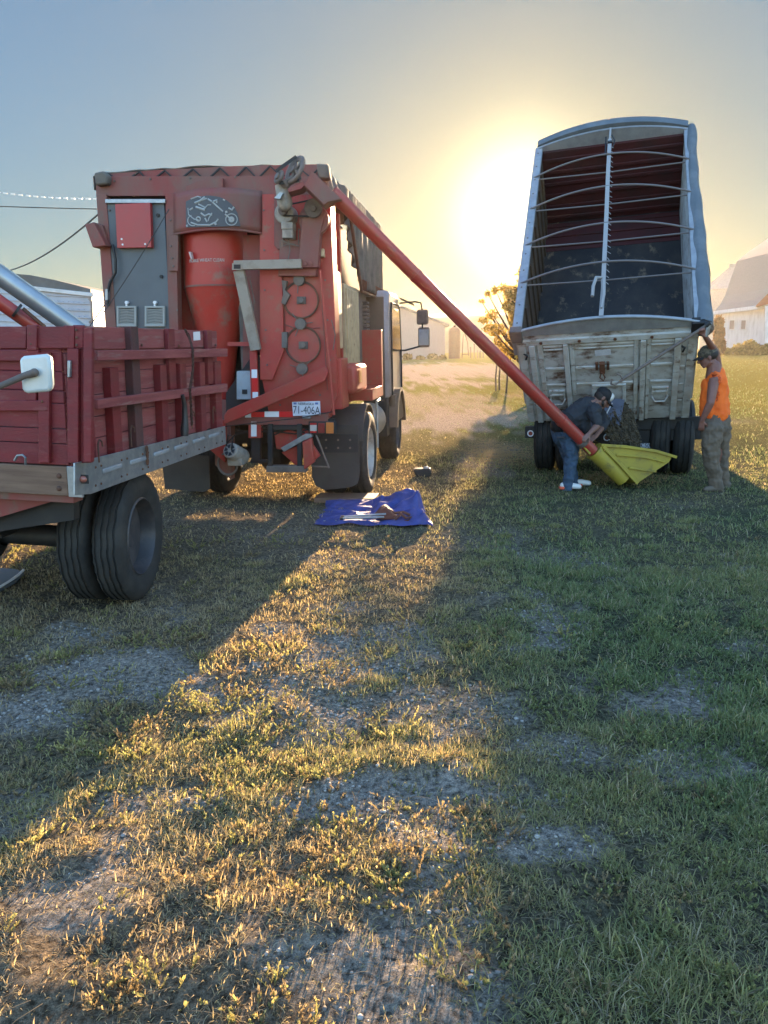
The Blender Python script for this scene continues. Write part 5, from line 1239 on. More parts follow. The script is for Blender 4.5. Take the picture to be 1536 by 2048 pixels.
# end caps
def cap(y0, y1, z0, rise, mt, name, zl=-0.02):
    b = B(); up_ = arch_pts(y0, z0, rise); vs0 = [b.bm.verts.new(p) for p in up_]; vs1 = [b.bm.verts.new(Vector((p.x, y0, zl))) for p in up_]
    vs2 = [b.bm.verts.new(p + Vector((0, y1 - y0, 0))) for p in up_]; vs3 = [b.bm.verts.new(Vector((p.x, y1, zl))) for p in up_]
    for k in range(len(up_) - 1):
        for a, c in ((vs0, vs1), (vs3, vs2), (vs2, vs0), (vs1, vs3)): b.bm.faces.new((a[k], a[k + 1], c[k + 1], c[k]))
    b.bm.faces.new((vs0[0], vs1[0], vs3[0], vs2[0])); b.bm.faces.new((vs0[-1], vs2[-1], vs3[-1], vs1[-1])); return b.build(name, mt, bx)
cap(LB - 0.02, LB + 0.02, 0.03, 0.15, 'alu', 'front_arch'); cap(LB + 0.03, LB + 0.16, 0.05, 0.18, 'tarp_vinyl', 'front_cap')
ca = cap(-0.03, 0.015, 0.03, 0.15, 'alu', 'rear_arch')
b = B(); b.tube(arch_pts(-0.035, 0.045, 0.15), 0.014, 8); b.build('arch_bead', 'alu', ca, smooth=True)
b = B(); b.box((xL - 0.05, -0.07, -0.09), (xL + 0.09, 0.03, 0.09)); b.build('corner_bracket', 'pulley', bx, bevel=0.01)
b = B(); b.box((xR - 0.09, -0.07, -0.09), (xR + 0.05, 0.03, 0.06)); b.build('corner_bracket', 'black', bx, bevel=0.01)
# tarp bows: arched tube with a straight tie under it
for py_l, py_r, rise in ((352, 322, .22), (416, 386, .22), (491, 458, .22), (571, 533, .22)):
    yb = (BX.flat(1062, py_l, 0.02).y + BX.flat(1392, py_r, 0.02).y) / 2
    b = B(); b.tube([Vector((p.x, p.y, p.z)) for p in arch_pts(yb, 0.02, rise)], 0.013, 8); bo = b.build('tarp_bow', 'bow', bx, smooth=True)
    b = B(); b.tube([(xL, yb - 0.02, 0.0), ((xL + xR) / 2, yb - 0.02, -0.015), (xR, yb - 0.02, 0.0)], 0.010, 8); b.build('tie_bar', 'bow', bo, smooth=True)
# ridge strap with frayed end
b = B(); xm = (xL + xR) / 2
def rz(y): return 0.245
pts = [(xm + 0.0, LB, 0.19), (xm - 0.005, LB - 0.3, 0.20), (xm - 0.01, LB * 0.7, 0.245), (xm - 0.01, LB * 0.45, 0.245), (xm - 0.015, LB * 0.25, 0.24), (xm - 0.02, 0.5, 0.17), (xm - 0.03, 0.0, 0.19)]
for p0, p1 in zip(pts, pts[1:]):
    wd = 0.050 if p0[1] < LB * 0.95 else 0.025; b.beam(p0, p1, wd, 0.008, up=(0, 0, 1))
rsx = random.Random(3)
for k in range(26):
    y = 0.5 + k * 0.11; b.beam((xm + 0.015, y, 0.245), (xm + 0.035 + 0.02 * rsx.random(), y - 0.04 + 0.02 * rsx.random(), 0.235), 0.006, 0.004)
b.build('ridge_strap', 'strap', bx)
b = B(); b.tube([(xm - 0.03, 0.62, 0.22), (xm - 0.10, 0.60, 0.24), (xm - 0.13, 0.48, 0.22), (xm - 0.135, 0.33, 0.20)], [0.015, 0.022, 0.02, 0.02], 6); b.tube([(xm - 0.02, 0.6, 0.20), (xm - 0.01, 0.35, 0.20), (xm - 0.03, 0.12, 0.20)], [0.03, 0.022, 0.014], 6); b.build('strap_end', 'strap', bx, smooth=True)
b = B(); b.box((xm - 0.07, LB - 0.55, 0.10), (xm - 0.05, LB - 0.1, 0.13)); b.box((xm - 0.03, LB - 0.42, 0.19), (xm + 0.03, LB - 0.38, 0.23)); b.tube([(xm + .02, LB - .2, .2), (xm + .06, LB - .35, .2), (xm + .04, LB - .5, .2)], 0.008, 6); b.build('ratchet', 'black', bx)
# rolled tarp along the right rim, swelling towards the tailgate
def roll_fn(u_, v):
    y = -0.02 + (LB + 0.1) * u_; a = 2 * math.pi * v
    r_ = 0.062 + 0.038 * (1 - u_) + 0.006 * math.sin(y * 9 + 2 * math.sin(a)) + 0.014 * mnoise.noise((y * 3.0 + a * 0.9, a * 1.3, 0.0))
    cx = xR + 0.035 + 0.012 * math.sin(y * 1.7); cz = -0.02 - 0.05 * (1 - u_)
    return (cx + r_ * math.cos(a), y, cz + r_ * 1.25 * math.sin(a))
b = B(); b.grid(roll_fn, 90, 28); b.build('rolled_tarp', 'tarp_vinyl', bx, smooth=True)
b = B()
for k, (r_, y) in enumerate(((0.088, 0.0), (0.096, -0.03), (0.075, -0.06), (0.05, -0.09))): b.cyl((xR + 0.055, y, -0.05), (xR + 0.055, y - 0.03, -0.05), r_, r_ * 0.94, 24)
b.build('roll_end_cap', 'pulley', bx, bevel=0.005)
b = B(); ujl = BX.local(uj_w); b.tube([(xR + 0.055, -0.10, -0.05), (xR + 0.05, -0.15, -0.05), ujl], [0.034, 0.032, 0.024], 16); b.build('universal_joint', 'galv', bx, bevel=0.006)
# tailgate
yT = 0.0
def gate(pts, y0, y1): return B().rp(pts, y0, y1)
xg0, xg1 = xL + 0.02, xR - 0.02
tgt = B(); tgt.box((xg0, -0.02, -HT), (xg1, 0.02, -0.03)); tgo = tgt.build('tailgate', 'dt_rusty', bx)
b = B(); b.box((xg0 - 0.01, -0.05, -0.16), (xg1 + 0.01, -0.018, -0.085)); b.build('top_hinge_bar', 'dt_white', tgo, bevel=0.004)
for k, t in enumerate((0.14, 0.36, 0.56, 0.76)):
    b = B(); x = xg0 + (xg1 - xg0) * t; b.cyl((x, -0.065, -0.12), (x, -0.045, -0.12), 0.018, n=12); b.build('gate_bolt', 'rust', tgo)
W_ = xg1 - xg0
def xt(t): return xg0 + W_ * t
# vertical posts of the gate
for t0, t1, zt1, zb1, d_ in ((0.0, 0.045, -.17, -HT, .035), (0.065, 0.10, -.17, -HT - .0, .055), (0.115, 0.145, -.17, -HT, .035), (0.265, 0.295, -.17, -HT, .06), (0.30, 0.325, -.17, -1.05, .035), (0.665, 0.69, -.17, -HT, .035), (0.70, 0.73, -.17, -HT, .06), (0.735, 0.755, -.17, -HT, .035), (0.885, 0.92, -.17, -HT, .06), (0.955, 1.0, -.17, -HT, .035)):
    b = B(); b.box((xt(t0), -d_, zb1), (xt(t1), -0.018, zt1)); b.build('gate_post', 'dt_white', tgo, bevel=0.005)
# horizontal ribs in each bay
for (t0, t1) in ((0.148, 0.262), (0.328, 0.662), (0.758, 0.882)):
    for z0, z1 in ((-0.225, -0.195), (-0.27, -0.25), (-0.60, -0.56), (-0.88, -0.845)):
        b = B(); b.box((xt(t0), -0.038, z0), (xt(t1), -0.018, z1)); b.build('gate_rib', 'dt_white', tgo, bevel=0.006)
for (t0, t1) in ((0.05, 0.062), (0.923, 0.95)):
    for z0 in (-0.35, -0.62, -0.92, -1.2):
        b = B(); b.box((xt(t0), -0.030, z0 - 0.03), (xt(t1), -0.018, z0)); b.build('gate_rib', 'dt_white', tgo, bevel=0.004)
# ladder-like steps pressed in the left and right bays
for tc in (0.205, 0.82):
    b = B(); w_ = 0.048
    for z0 in (-0.98, -1.05): b.box((xt(tc - w_), -0.048, z0), (xt(tc + w_), -0.02, z0 + 0.025))
    b.box((xt(tc - w_), -0.045, -1.16), (xt(tc - w_) + .02, -0.02, -0.98)); b.box((xt(tc + w_) - .02, -0.045, -1.16), (xt(tc + w_), -0.02, -0.98))
    b.tube([(xt(tc - w_), -0.05, -1.10), (xt(tc - w_ * .6), -0.06, -1.19), (xt(tc + w_ * .6), -0.06, -1.19), (xt(tc + w_), -0.05, -1.10)], 0.011, 8); b.build('gate_step', 'dt_white', tgo, bevel=0.003)
# centre latch and paper notice, grain door with lifted flap
b = B(); b.box((xt(.468), -0.07, -0.66), (xt(.50), -0.02, -0.50)); b.box((xt(.445), -0.05, -0.62), (xt(.46), -0.02, -0.50)); b.box((xt(.51), -0.05, -0.62), (xt(.525), -0.02, -0.50)); b.tube([(xt(.48), -0.08, -0.62), (xt(.47), -0.09, -0.70), (xt(.49), -0.09, -0.76), (xt(.50), -0.09, -0.70), (xt(.485), -0.08, -0.63)], 0.009, 6); b.build('gate_latch', 'rust', tgo, bevel=0.003)
b = B(); b.box((xt(.445), -0.024, -0.40), (xt(.535), -0.0205, -0.31), Matrix.Rotation(R(-4), 3, 'Y')); b.build('paper_notice', 'plate', tgo)
b = B(); b.box((xt(.42), -0.06, -1.10), (xt(.44), -0.018, -0.90)); b.box((xt(.60), -0.06, -HT), (xt(.622), -0.018, -0.88)); b.box((xt(.42), -0.06, -0.90), (xt(.622), -0.018, -0.87)); b.build('grain_door_frame', 'dt_white', tgo, bevel=0.005)
b = B(); b.box((xt(.44), -0.045, -1.14), (xt(.60), -0.02, -0.90)); b.build('grain_door', 'dt_rusty', tgo, bevel=0.004)
fl = B(); p0 = (xt(.40), -0.03, -1.15); fl.prism([Vector((xt(.40), -0.03, -1.13)), Vector((xt(.615), -0.03, -1.13)), Vector((xt(.59), -0.42, -1.20)), Vector((xt(.40), -0.42, -1.22))], (0, 0, -0.012)); fl.build('chute_flap', 'chute', tgo)
b = B(); b.beam((xt(.50), -0.30, -1.165), (xt(.54), -0.12, -1.13), 0.012, 0.006); b.build('chute_glint_strip', 'refl_white', tgo)  # white strip modelled as a glint of light on the chute
for t0 in (0.92, 0.03):
    b = B(); b.tube([(xt(t0), -0.03, -0.30), (xt(t0) + .04, -0.05, -0.32), (xt(t0) + .02, -0.05, -0.38)], 0.012, 6); b.build('gate_hook', 'black', tgo)
gz_ = BX.world((0, 0, -HT)); 
# stream of grain sliding out
gw = [BX.world((xt(t), -0.05, -1.2)) for t in (0.40, 0.62)]
gs = MB(); tgtp = P(1262, 905, 9.35)
r2 = random.Random(2); 
def gfn(u_, v):
    a = gw[0].lerp(gw[1], u_); c = Vector((tgtp.x - 0.20 + 0.35 * u_, tgtp.y + 0.10, 0.42)); p = a.lerp(c, v); p.z -= 0.10 * v * (1 - v) * 0; p.y -= 0.16 * math.sin(math.pi * v) ; 
    return p + Vector((0.03 * mnoise.noise((u_ * 9, v * 5, 0)), 0.06 * mnoise.noise((u_ * 14, v * 3, 2.0)), 0))
# frame under the hinge, rear beam with lamps
hz0 = BX.world(((xL + xR) / 2, 0.1, -HT)); hl = DT.local(hz0)
ZB = hl.z - 0.02; YB = hl.y
fb = P(1050, 866, 9.7)
yR = YB + 0.02
def dr(pts, y0, y1): return VB(DT).rp(pts, y0, y1)
b = dr([(1050, 853), (1204, 850), (1204, 862), (1204, 878), (1050, 876)], yR, yR + .10); b.build('rear_beam', 'black', dt, bevel=0.006)
b = dr([(1272, 838), (1402, 833), (1402, 858), (1272, 860)], yR, yR + .10); b.build('rear_beam', 'black', dt, bevel=0.006)
b = dr([(1272, 860), (1402, 857), (1402, 879), (1322, 882), (1308, 888), (1300, 900), (1275, 900)], yR + .03, yR + .12); b.build('bumper_plate', 'black', dt, bevel=0.006)
b = dr([(1190, 850), (1280, 845), (1282, 912), (1190, 908)], yR + .06, yR + .14); b.build('lamp_panel', 'soil', dt, bevel=0.006)
for (x, y, r_) in ((1214, 875, 6.2), (1238, 873, 6.2), (1263, 872, 6.2)):
    c0 = DT.rear(x, y, yR + .05); rad = r_ / 1538 * 10.2
    b = V(); b.torus(c0, (0, 1, 0), rad, 0.008, 24, 6); lo = b.build('tail_lamp', 'refl_white', dt, smooth=True)
    b = V(); b.cyl(c0, c0 + Vector((0, 0.02, 0)), rad * 0.8, n=20); b.build('lamp_lens', 'rust', lo)
c0 = DT.rear(1061, 867, yR - .01); b = V(); b.torus(c0, (0, 1, 0), 0.036, 0.008, 24, 6); lo = b.build('tail_lamp', 'refl_white', dt, smooth=True); b = V(); b.cyl(c0, c0 + Vector((0, 0.02, 0)), 0.028, n=20); b.build('lamp_lens', 'lens_dred', lo)
b = dr([(1361, 856), (1376, 856), (1376, 859), (1361, 859)], yR - .01, yR - .002); b.build('beam_reflector', 'refl_white', dt)
pt = dr([(1263, 886), (1308, 887), (1308, 896), (1263, 895)], yR - .01, yR + .0); pt = pt.build('licence_plate', 'plate', dt)
pc = DT.rear(1286, 891, yR - .012); text('plate_number', '12-C500', pt, 0.075, facing_rear(pc.x, yR - .014, pc.z, 2), 'ink', 0.001, sx=0.9)
# chassis, hoist, axles, wheels
XC = (xL + xR) / 2
b = V(); b.box((XC - 0.45, yR, ZB - 0.42), (XC - 0.36, yR + 6.0, ZB - 0.20)); b.box((XC + 0.36, yR, ZB - 0.42), (XC + 0.45, yR + 6.0, ZB - 0.20)); b.cyl((XC - .95, yR + 0.95, 0.5), (XC + .95, yR + 0.95, 0.5), 0.07); b.lathe([(-.24, .08), (-.14, .19), (0, .23), (.14, .19), (.24, .08)], (XC, yR + 0.95, 0.5), n=20)
for k in range(4): b.box((XC - .38, yR + .1 + 1.2 * k, ZB - .40), (XC + .38, yR + .2 + 1.2 * k, ZB - .25))
b.build('chassis', 'black', dt)
hp0 = Vector((XC, yR + 1.9, ZB - 0.3)); hp1 = DT.local(BX.world((XC, 2.6, -HB - 0.12)))
b = V(); b.tube([hp0, hp0.lerp(hp1, 0.5)], 0.09, 16); b.tube([hp0.lerp(hp1, 0.5), hp1], 0.055, 16); b.build('hoist_ram', 'black', dt, smooth=True)
b = B(); 
for x in (XC - 0.42, XC + 0.42): b.box((x - .05, 0.05, -HB - 0.17), (x + .05, LB - .1, -HB - 0.02))
for k in range(9): b.box((xL + .03, 0.15 + k * 0.46, -HB - 0.10), (xR - .03, 0.22 + k * 0.46, -HB - 0.021))
b.build('box_underframe', 'black', bx)
def gpos(px, py): return DT.local(G(px, py))
lw = gpos(1100, 957); RWr = 0.49
yw = yR + 0.42
def wx(px): return DT.hit(px, 935, 1, yw).x
x1o, x2i = wx(1072), wx(1392)
wheel(dt, (x1o + 0.13, yw, RWr), -1, RWr, 0.25, 'rim_dark'); wheel(dt, (x1o + 0.42, yw, RWr), -1, RWr, 0.25, 'rim_dark')
wheel(dt, (x1o + 1.62, yw, RWr), 1, RWr, 0.25, 'rim_dark'); wheel(dt, (x1o + 1.91, yw, RWr), 1, RWr, 0.25, 'rim_dark')
b = dr([(1071, 876), (1124, 876), (1124, 893), (1071, 893)], yR + .10, yR + .12); b.build('mud_flap', 'mudflap', dt)
wheel(dt, (XC - 0.95, yR + 4.6, 0.47), -1, 0.47, 0.25, 'rim_white'); wheel(dt, (XC + 0.95, yR + 4.6, 0.47), 1, 0.47, 0.25, 'rim_white')
# cab
yc = yR + 3.75
prof = [(yc, 0.95), (yc, 2.05), (yc + .15, 2.30), (yc + 1.0, 2.32), (yc + 1.35, 1.62), (yc + 2.4, 1.50), (yc + 2.5, 0.8), (yc + .1, 0.8)]
b = V(); b.prism([(XC - 0.98, y, z) for y, z in prof], (1.96, 0, 0)); cbn = b.build('cab', 'cab_white', dt, bevel=0.06)
b = V(); b.box((XC - 0.75, yc - 0.008, 1.6), (XC + 0.75, yc + 0.01, 2.1)); b.build('rear_window', 'glass', cbn)
for s_ in (-1, 1):
    b = V(); xa = XC + s_ * 0.985; b.prism([(xa, yc + .25, 1.62), (xa, yc + 1.2, 1.62), (xa, yc + .95, 2.12), (xa, yc + .25, 2.12)], (s_ * 0.008, 0, 0)); b.build('side_window', 'glass', cbn)
    b = V(); b.tube([(xa, yc + 1.15, 1.55), (xa + s_ * .22, yc + 1.1, 1.6), (xa + s_ * .24, yc + 1.1, 2.15), (xa, yc + 1.0, 2.2)], 0.012, 8); am = b.build('mirror_arm', 'galv', cbn, smooth=True)
    b = V(); b.box((xa + s_ * .15, yc + 1.06, 1.68), (xa + s_ * .33, yc + 1.10, 2.08)); b.build('mirror', 'white_paint', am, bevel=0.025)
# crank rod with its hook
cr = thing('crank_rod', 'long thin steel crank rod running slantwise across the white tailgate up to the rolled tarp', 'crank', Matrix.Translation(P(1320, 706, 8.8)))
cro = cr.matrix_world.translation
uj = P(1420, 645, 8.60)
HANDP = P(1404, 657, 8.62)
pe = P(1240, 762, 8.72)
b = MB(); d1 = (HANDP - pe).normalized(); b.tube([uj - cro, HANDP + d1 * 0.02 - cro, pe - cro], 0.018, 10); ro = b.build('rod', 'rust' if False else 'pulley', cr, smooth=True)
b = MB(); b.tube([uj - cro, (uj - cro).lerp(HANDP - cro, 0.55)], 0.030, 12); b.build('rod_socket', 'black', cr, smooth=True)
b = MB(); b.tube([pe - cro, P(1230, 770, 8.70) - cro, P(1222, 768, 8.68) - cro, P(1224, 758, 8.68) - cro], 0.011, 8); b.tube([P(1246, 758, 8.7) - cro, P(1240, 750, 8.7) - cro, P(1234, 748, 8.7) - cro], 0.009, 8); b.build('rod_hook', 'pulley', cr, smooth=True)

# spilled grain and dust on the ground beside the left wheels
n = 9000; r3 = np.random.RandomState(4)
gc = G(990, 905); cx, cy = gc.x, gc.y
x = cx + r3.randn(n) * 0.30; y = cy + r3.randn(n) * 0.75; sz = 0.004 + 0.006 * r3.rand(n)
gc2 = G(1255, 965); m_ = r3.rand(n) < 0.25; x = np.where(m_, gc2.x + r3.randn(n) * 0.35, x); y = np.where(m_, gc2.y + 0.3 + r3.randn(n) * 0.25, y)
Vv = iv[None] * (sz[:, None] * np.array([1, .6, .6]))[:, None, :] * (1 + 0.2 * (r3.rand(n, 1, 3) - .5)); Vv = Vv + np.stack([x, y, gz(x, y) + 0.012], -1)[:, None]
Ff = (ifc[None] + (np.arange(n) * len(iv))[:, None, None]).reshape(-1, 3)
sgm = np_mesh('spilled_grain', Vv.reshape(-1, 3), Ff, 3); sgm.materials.append(M['grain'])
o = bpy.data.objects.new('spilled_grain', sgm); COL.objects.link(o); tag(o, 'golden grain spilled over the grass beside the raised white truck', 'grain', kind='stuff')
# grain running down from the chute into the hopper: a loose stream
n = 2200
u_ = r3.rand(n); v_ = r3.rand(n)
Pp = np.array([list(gfn(a, c)) for a, c in zip(u_, v_)]) + r3.randn(n, 3) * np.array([0.012, 0.02, 0.012])
Vv = iv[None] * 0.0085 * (0.7 + 0.5 * r3.rand(n, 1, 1)) + Pp[:, None]
gu, gv_ = np.meshgrid(np.linspace(0, 1, 50), np.linspace(0, 1, 60), indexing='ij'); sheet = np.array([list(gfn(a, c)) for a, c in zip(gu.ravel(), gv_.ravel())]); sheet += (r3.rand(len(sheet), 3) - .5) * 0.022
gi = np.arange(3000).reshape(50, 60); tri = np.concatenate([np.stack([gi[:-1, :-1], gi[1:, :-1], gi[1:, 1:]], -1).reshape(-1, 3), np.stack([gi[:-1, :-1], gi[1:, 1:], gi[:-1, 1:]], -1).reshape(-1, 3)])
sgm = np_mesh('grain_stream', np.concatenate([sheet, Vv.reshape(-1, 3)]), np.concatenate([tri, (ifc[None] + (np.arange(n) * len(iv))[:, None, None]).reshape(-1, 3) + 3000]), 3); M['grain_dk'] = mat('dusty_grain', (0.075, 0.06, 0.04), 0.85, 0, (0.14, 0.11, 0.07), 14); sgm.materials.append(M['grain_dk'])
o = bpy.data.objects.new('grain_stream', sgm); COL.objects.link(o); tag(o, 'dusty grain pouring from the open chute into the yellow hopper', 'grain', kind='stuff')
# ------------------------------------------------------------------ things beyond the yard
def at_ground(px, py): return G(px, py)
# pale metal machine shed behind the cab
g0 = G(890, 716.5); Y0 = g0.y
sh_ = thing('metal_shed', 'long pale metal shed with a low roof in the hazy distance behind the truck cab', 'shed', Matrix.Translation(g0)); so_ = sh_.matrix_world.translation
def S_(px, py, Y=Y0): return P(px, py, Y) - so_
xw = S_(890, 716).x; zE = S_(890, 651).z; zR = S_(790, 606).z; xl2 = S_(640, 720).x; xp = S_(780, 606).x
b = MB(); b.prism([(xl2, 0, -0.3), (xw, 0, -0.3), (xw, 0, zE), (xp, 0, zR), (xl2, 0, zE * 0.8)], (0, 26, 0)); b.build('wall', 'barn_grey', sh_)
b = MB(); b.prism([(xw + 0.5, -0.5, zE - 0.1), (xp, -0.5, zR + 0.05), (xp, -0.5, zR + 0.25), (xw + 0.5, -0.5, zE + 0.12)], (0, 27, 0)); b.prism([(xl2 - 0.5, -0.5, zE * .8 - 0.1), (xp, -0.5, zR + 0.05), (xp, -0.5, zR + 0.25), (xl2 - 0.5, -0.5, zE * .8 + 0.12)], (0, 27, 0)); b.build('roof', 'barn_roof', sh_)
b = MB()
for k in range(30):
    x = xl2 + (xw - xl2) * k / 30; b.box((x, -0.04, 0), (x + 0.06, -0.002, zE * 0.8))
b.build('siding_ribs', 'barn_grey', sh_)
# upright tank and feeder things
g0 = G(909, 717); tk = thing('upright_tank', 'tall dark upright tank with a domed top standing right of the pale shed', 'tank', Matrix.Translation(g0)); s_ = g0.y / 1538
r_ = 11.5 * s_; h_ = 60 * s_
b = MB(); b.lathe([(0, r_), (h_ * 0.86, r_), (h_ * 0.94, r_ * 0.85), (h_, r_ * 0.4), (h_ * 1.0, 0.001)], axis=(0, 0, 1), n=24); b.build('tank_body', 'rust', tk, smooth=True)
b = MB(); b.cyl((0, 0, h_ * .99), (0, 0, h_ * 1.05), r_ * 0.2); b.build('tank_neck', 'rust', tk)
g0 = G(929, 717); gd = thing('hose_gantry', 'slender pipe gantry with a hanging hose beside the upright tank', 'gantry', Matrix.Translation(g0)); s_ = g0.y / 1538
b = MB(); b.tube([(-5 * s_, 0, 0), (-3 * s_, 0, 40 * s_), (0, 0, 50 * s_), (6 * s_, 0, 30 * s_), (8 * s_, 0, 5 * s_)], 0.8 * s_, 6); b.tube([(-4 * s_, 0, 8 * s_), (7 * s_, 0, 8 * s_)], 0.6 * s_, 6); b.build('gantry_pipe', 'rust', gd, smooth=True)
for k, (px, h) in enumerate(((941, 20), (948, 26), (955, 14), (960, 12), (966, 10))):
    g0 = G(px, 716); s_ = g0.y / 1538; b = MB(); b.box((-.9 * s_, -.9 * s_, -0.1), (.9 * s_, .9 * s_, h * s_)); b.box((-1.2 * s_, -1.2 * s_, h * s_), (1.2 * s_, 1.2 * s_, (h + 1) * s_)); o = b.build('fence_post', 'wood', None); o.location = g0
    tag(o, ['short dark yard post nearest the tank gantry', 'tallest dark yard post in the row right of the tank', 'low pale post in the middle of the yard row', 'low pale post second from the right of the yard row', 'lowest yard post at the right end of the row'][k], 'post', 'posts in the hazy yard')

# white gambrel barn with its shingle roof at the right edge
def B0(px, py, Y): return P(px, py, Y)
Yb = 88.0
gb_ = thing('gambrel_barn', 'white barn with a steep flaring shingle roof at the right edge', 'barn', Matrix.Translation(Vector((P(1430, 705, Yb).x, Yb, 0)))); bo = gb_.matrix_world.translation
zg = G(1480, 706).z
q = lambda px, py, dY=0: P(px, py, Yb + dY * 1.9) - bo
# the long wall runs from far-left to near-right
Lw0, Lw1 = q(1431, 706, 6), q(1532, 706, 0)
wl0, wl1 = Vector((Lw0.x, 11.4, -0.6)), Vector((Lw1.x, 0, -0.6)); ztl, ztr = q(1431, 624, 6).z, q(1532, 612, 0).z
wd_ = Vector((16.0, 15.0, 0))
b = MB()
vs = [wl0, wl1, Vector((wl1.x, wl1.y, ztr)), Vector((wl0.x, wl0.y, ztl))]
b.prism(vs, wd_); b.build('wall', 'barn_white', gb_)
# roof: curved slope from the eave up to the knee and ridge
prof = [(0.0, 0.0), (0.28, 0.14), (0.51, 0.32), (0.74, 0.64), (1.0, 1.0), (1.6, 1.21), (3.0, 1.62)]
zk = q(1500, 508, 3).z - ztl
b = MB()
fl0 = Vector((q(1428, 626, 6).x, 11.4, ztl - 0.05)); fl1 = Vector((q(1522, 607, 0).x, -0.2, ztr - 0.05)); fl1 = fl0 + (fl1 - fl0) * 1.7
dirn = Vector((1.0, 1.35, 0)).normalized()
kx = q(1497, 511, 6).x - fl0.x
def rf(u_, v):
    i = min(int(v * 6), 5); t = v * 6 - i; a = prof[i]; c = prof[i + 1]
    d_ = a[0] + (c[0] - a[0]) * t; h = a[1] + (c[1] - a[1]) * t
    base = fl0.lerp(fl1, u_)
    return base + Vector((kx * d_ * 0.93, 2.4 * d_, zk * h))
b.grid(rf, 30, 12); b.build('roof', 'barn_roof', gb_, smooth=False, solid=0.12)
b = MB(); b.beam(fl0 + Vector((0, -.25, -.05)), fl1 + Vector((0, -.25, -.05)), 0.4, 0.4); b.build('eave_board', 'barn_white', gb_)
b = MB(); p0 = q(1511, 612, -1.2); p1 = q(1540, 583, -1.2); b.prism([p0, q(1560, 604, -1.2), q(1560, 575, -1.2), p1], (1.5, 3, 0)); b.build('lean_to_gable', 'barn_red', gb_)
b = MB(); b.prism([q(1530, 612, -1.3), q(1600, 606, -1.3), q(1600, 712, -1.3), q(1530, 712, -1.3)], (2, 4, 0)); b.build('lean_to_wall', 'barn_white', gb_)
for (px) in (1463, 1486):
    t = (px - 1431) / 101.0; Yw = 6 * (1 - t)
    w0 = q(px - 3, 641, Yw - .25); w1 = q(px + 4, 658, Yw - .25)
    b = MB(); b.box((w0.x - .08, w0.y, w1.z - .08), (w1.x + .08, w0.y + 0.3, w0.z + .08)); wo = b.build('window', 'barn_white', gb_)
    b = MB(); b.box((w0.x, w0.y - 0.03, w1.z), (w1.x, w0.y - 0.004, w0.z)); b.build('pane', 'barn_grey', wo)
# grain bin behind
Yg = 150.0; c0 = P(1455, 700, Yg); gbn = thing('grain_bin', 'round metal grain bin with a conical roof behind the white barn', 'grain bin', Matrix.Translation(Vector((c0.x, Yg, 0)))); go = gbn.matrix_world.translation
rw = (P(1510, 600, Yg).x - P(1400, 600, Yg).x) / 2; ze = P(1455, 580, Yg).z; zp = P(1455, 536, Yg).z; cap_r = (P(1466, 530, Yg).x - P(1448, 530, Yg).x) / 2
b = MB(); b.lathe([(-0.3, rw), (ze, rw)], axis=(0, 0, 1), n=48); b.build('bin_wall', 'bin', gbn, smooth=True)
b = MB(); b.lathe([(ze, rw * 1.04), (zp, cap_r)], axis=(0, 0, 1), n=48)
for k in range(24):
    a = k * math.pi / 12; b.beam((rw * 1.04 * math.cos(a), rw * 1.04 * math.sin(a), ze + .05), (cap_r * math.cos(a), cap_r * math.sin(a), zp + .05), 0.10, 0.08)
b.build('bin_roof', 'bin', gbn)
b = MB(); b.lathe([(zp - .1, cap_r), (P(1455, 528, Yg).z, cap_r), (P(1455, 527, Yg).z, 0.001)], axis=(0, 0, 1), n=24); b.build('bin_cap', 'bin', gbn)

# foliage
def foliage(name, blobs, n, size, cols, seed, mname='leafy', parent=None, flat=0.0):
    r_ = np.random.RandomState(seed); Vs = []; Cs = []
    tot = sum(bl[3] ** 2 for bl in blobs)
    for (cx, cy, cz, rr, asp) in blobs:
        m = int(n * rr ** 2 / tot); d = r_.randn(m, 3); d /= np.linalg.norm(d, axis=1)[:, None]; rad = rr * r_.rand(m) ** 0.45
        c = np.array([cx, cy, cz]) + d * rad[:, None] * np.array([1, 1, asp]); c += (r_.rand(m, 3) - 0.5) * rr * 0.25
        a = r_.randn(m, 3); a /= np.linalg.norm(a, axis=1)[:, None]; b_ = np.cross(a, r_.randn(m, 3)); b_ /= np.linalg.norm(b_, axis=1)[:, None]
        s_ = size * (0.6 + 0.8 * r_.rand(m))[:, None]
        Vs.append(np.stack([c - a * s_, c + b_ * s_ * 0.45, c + a * s_, c - b_ * s_ * 0.45], 1).reshape(-1, 3))
        cc = np.array(cols)[r_.randint(0, len(cols), m)] * (0.6 + 0.8 * r_.rand(m))[:, None]; Cs.append(np.repeat(cc, 4, 0))
    V_ = np.concatenate(Vs); F_ = np.arange(len(V_)).reshape(-1, 4); me = np_mesh(name, V_, F_, 4); set_col(me, np.concatenate(Cs)); me.materials.append(M['weed'])
    o = bpy.data.objects.new(name, me); COL.objects.link(o)
    if parent: o.parent = parent
    return o
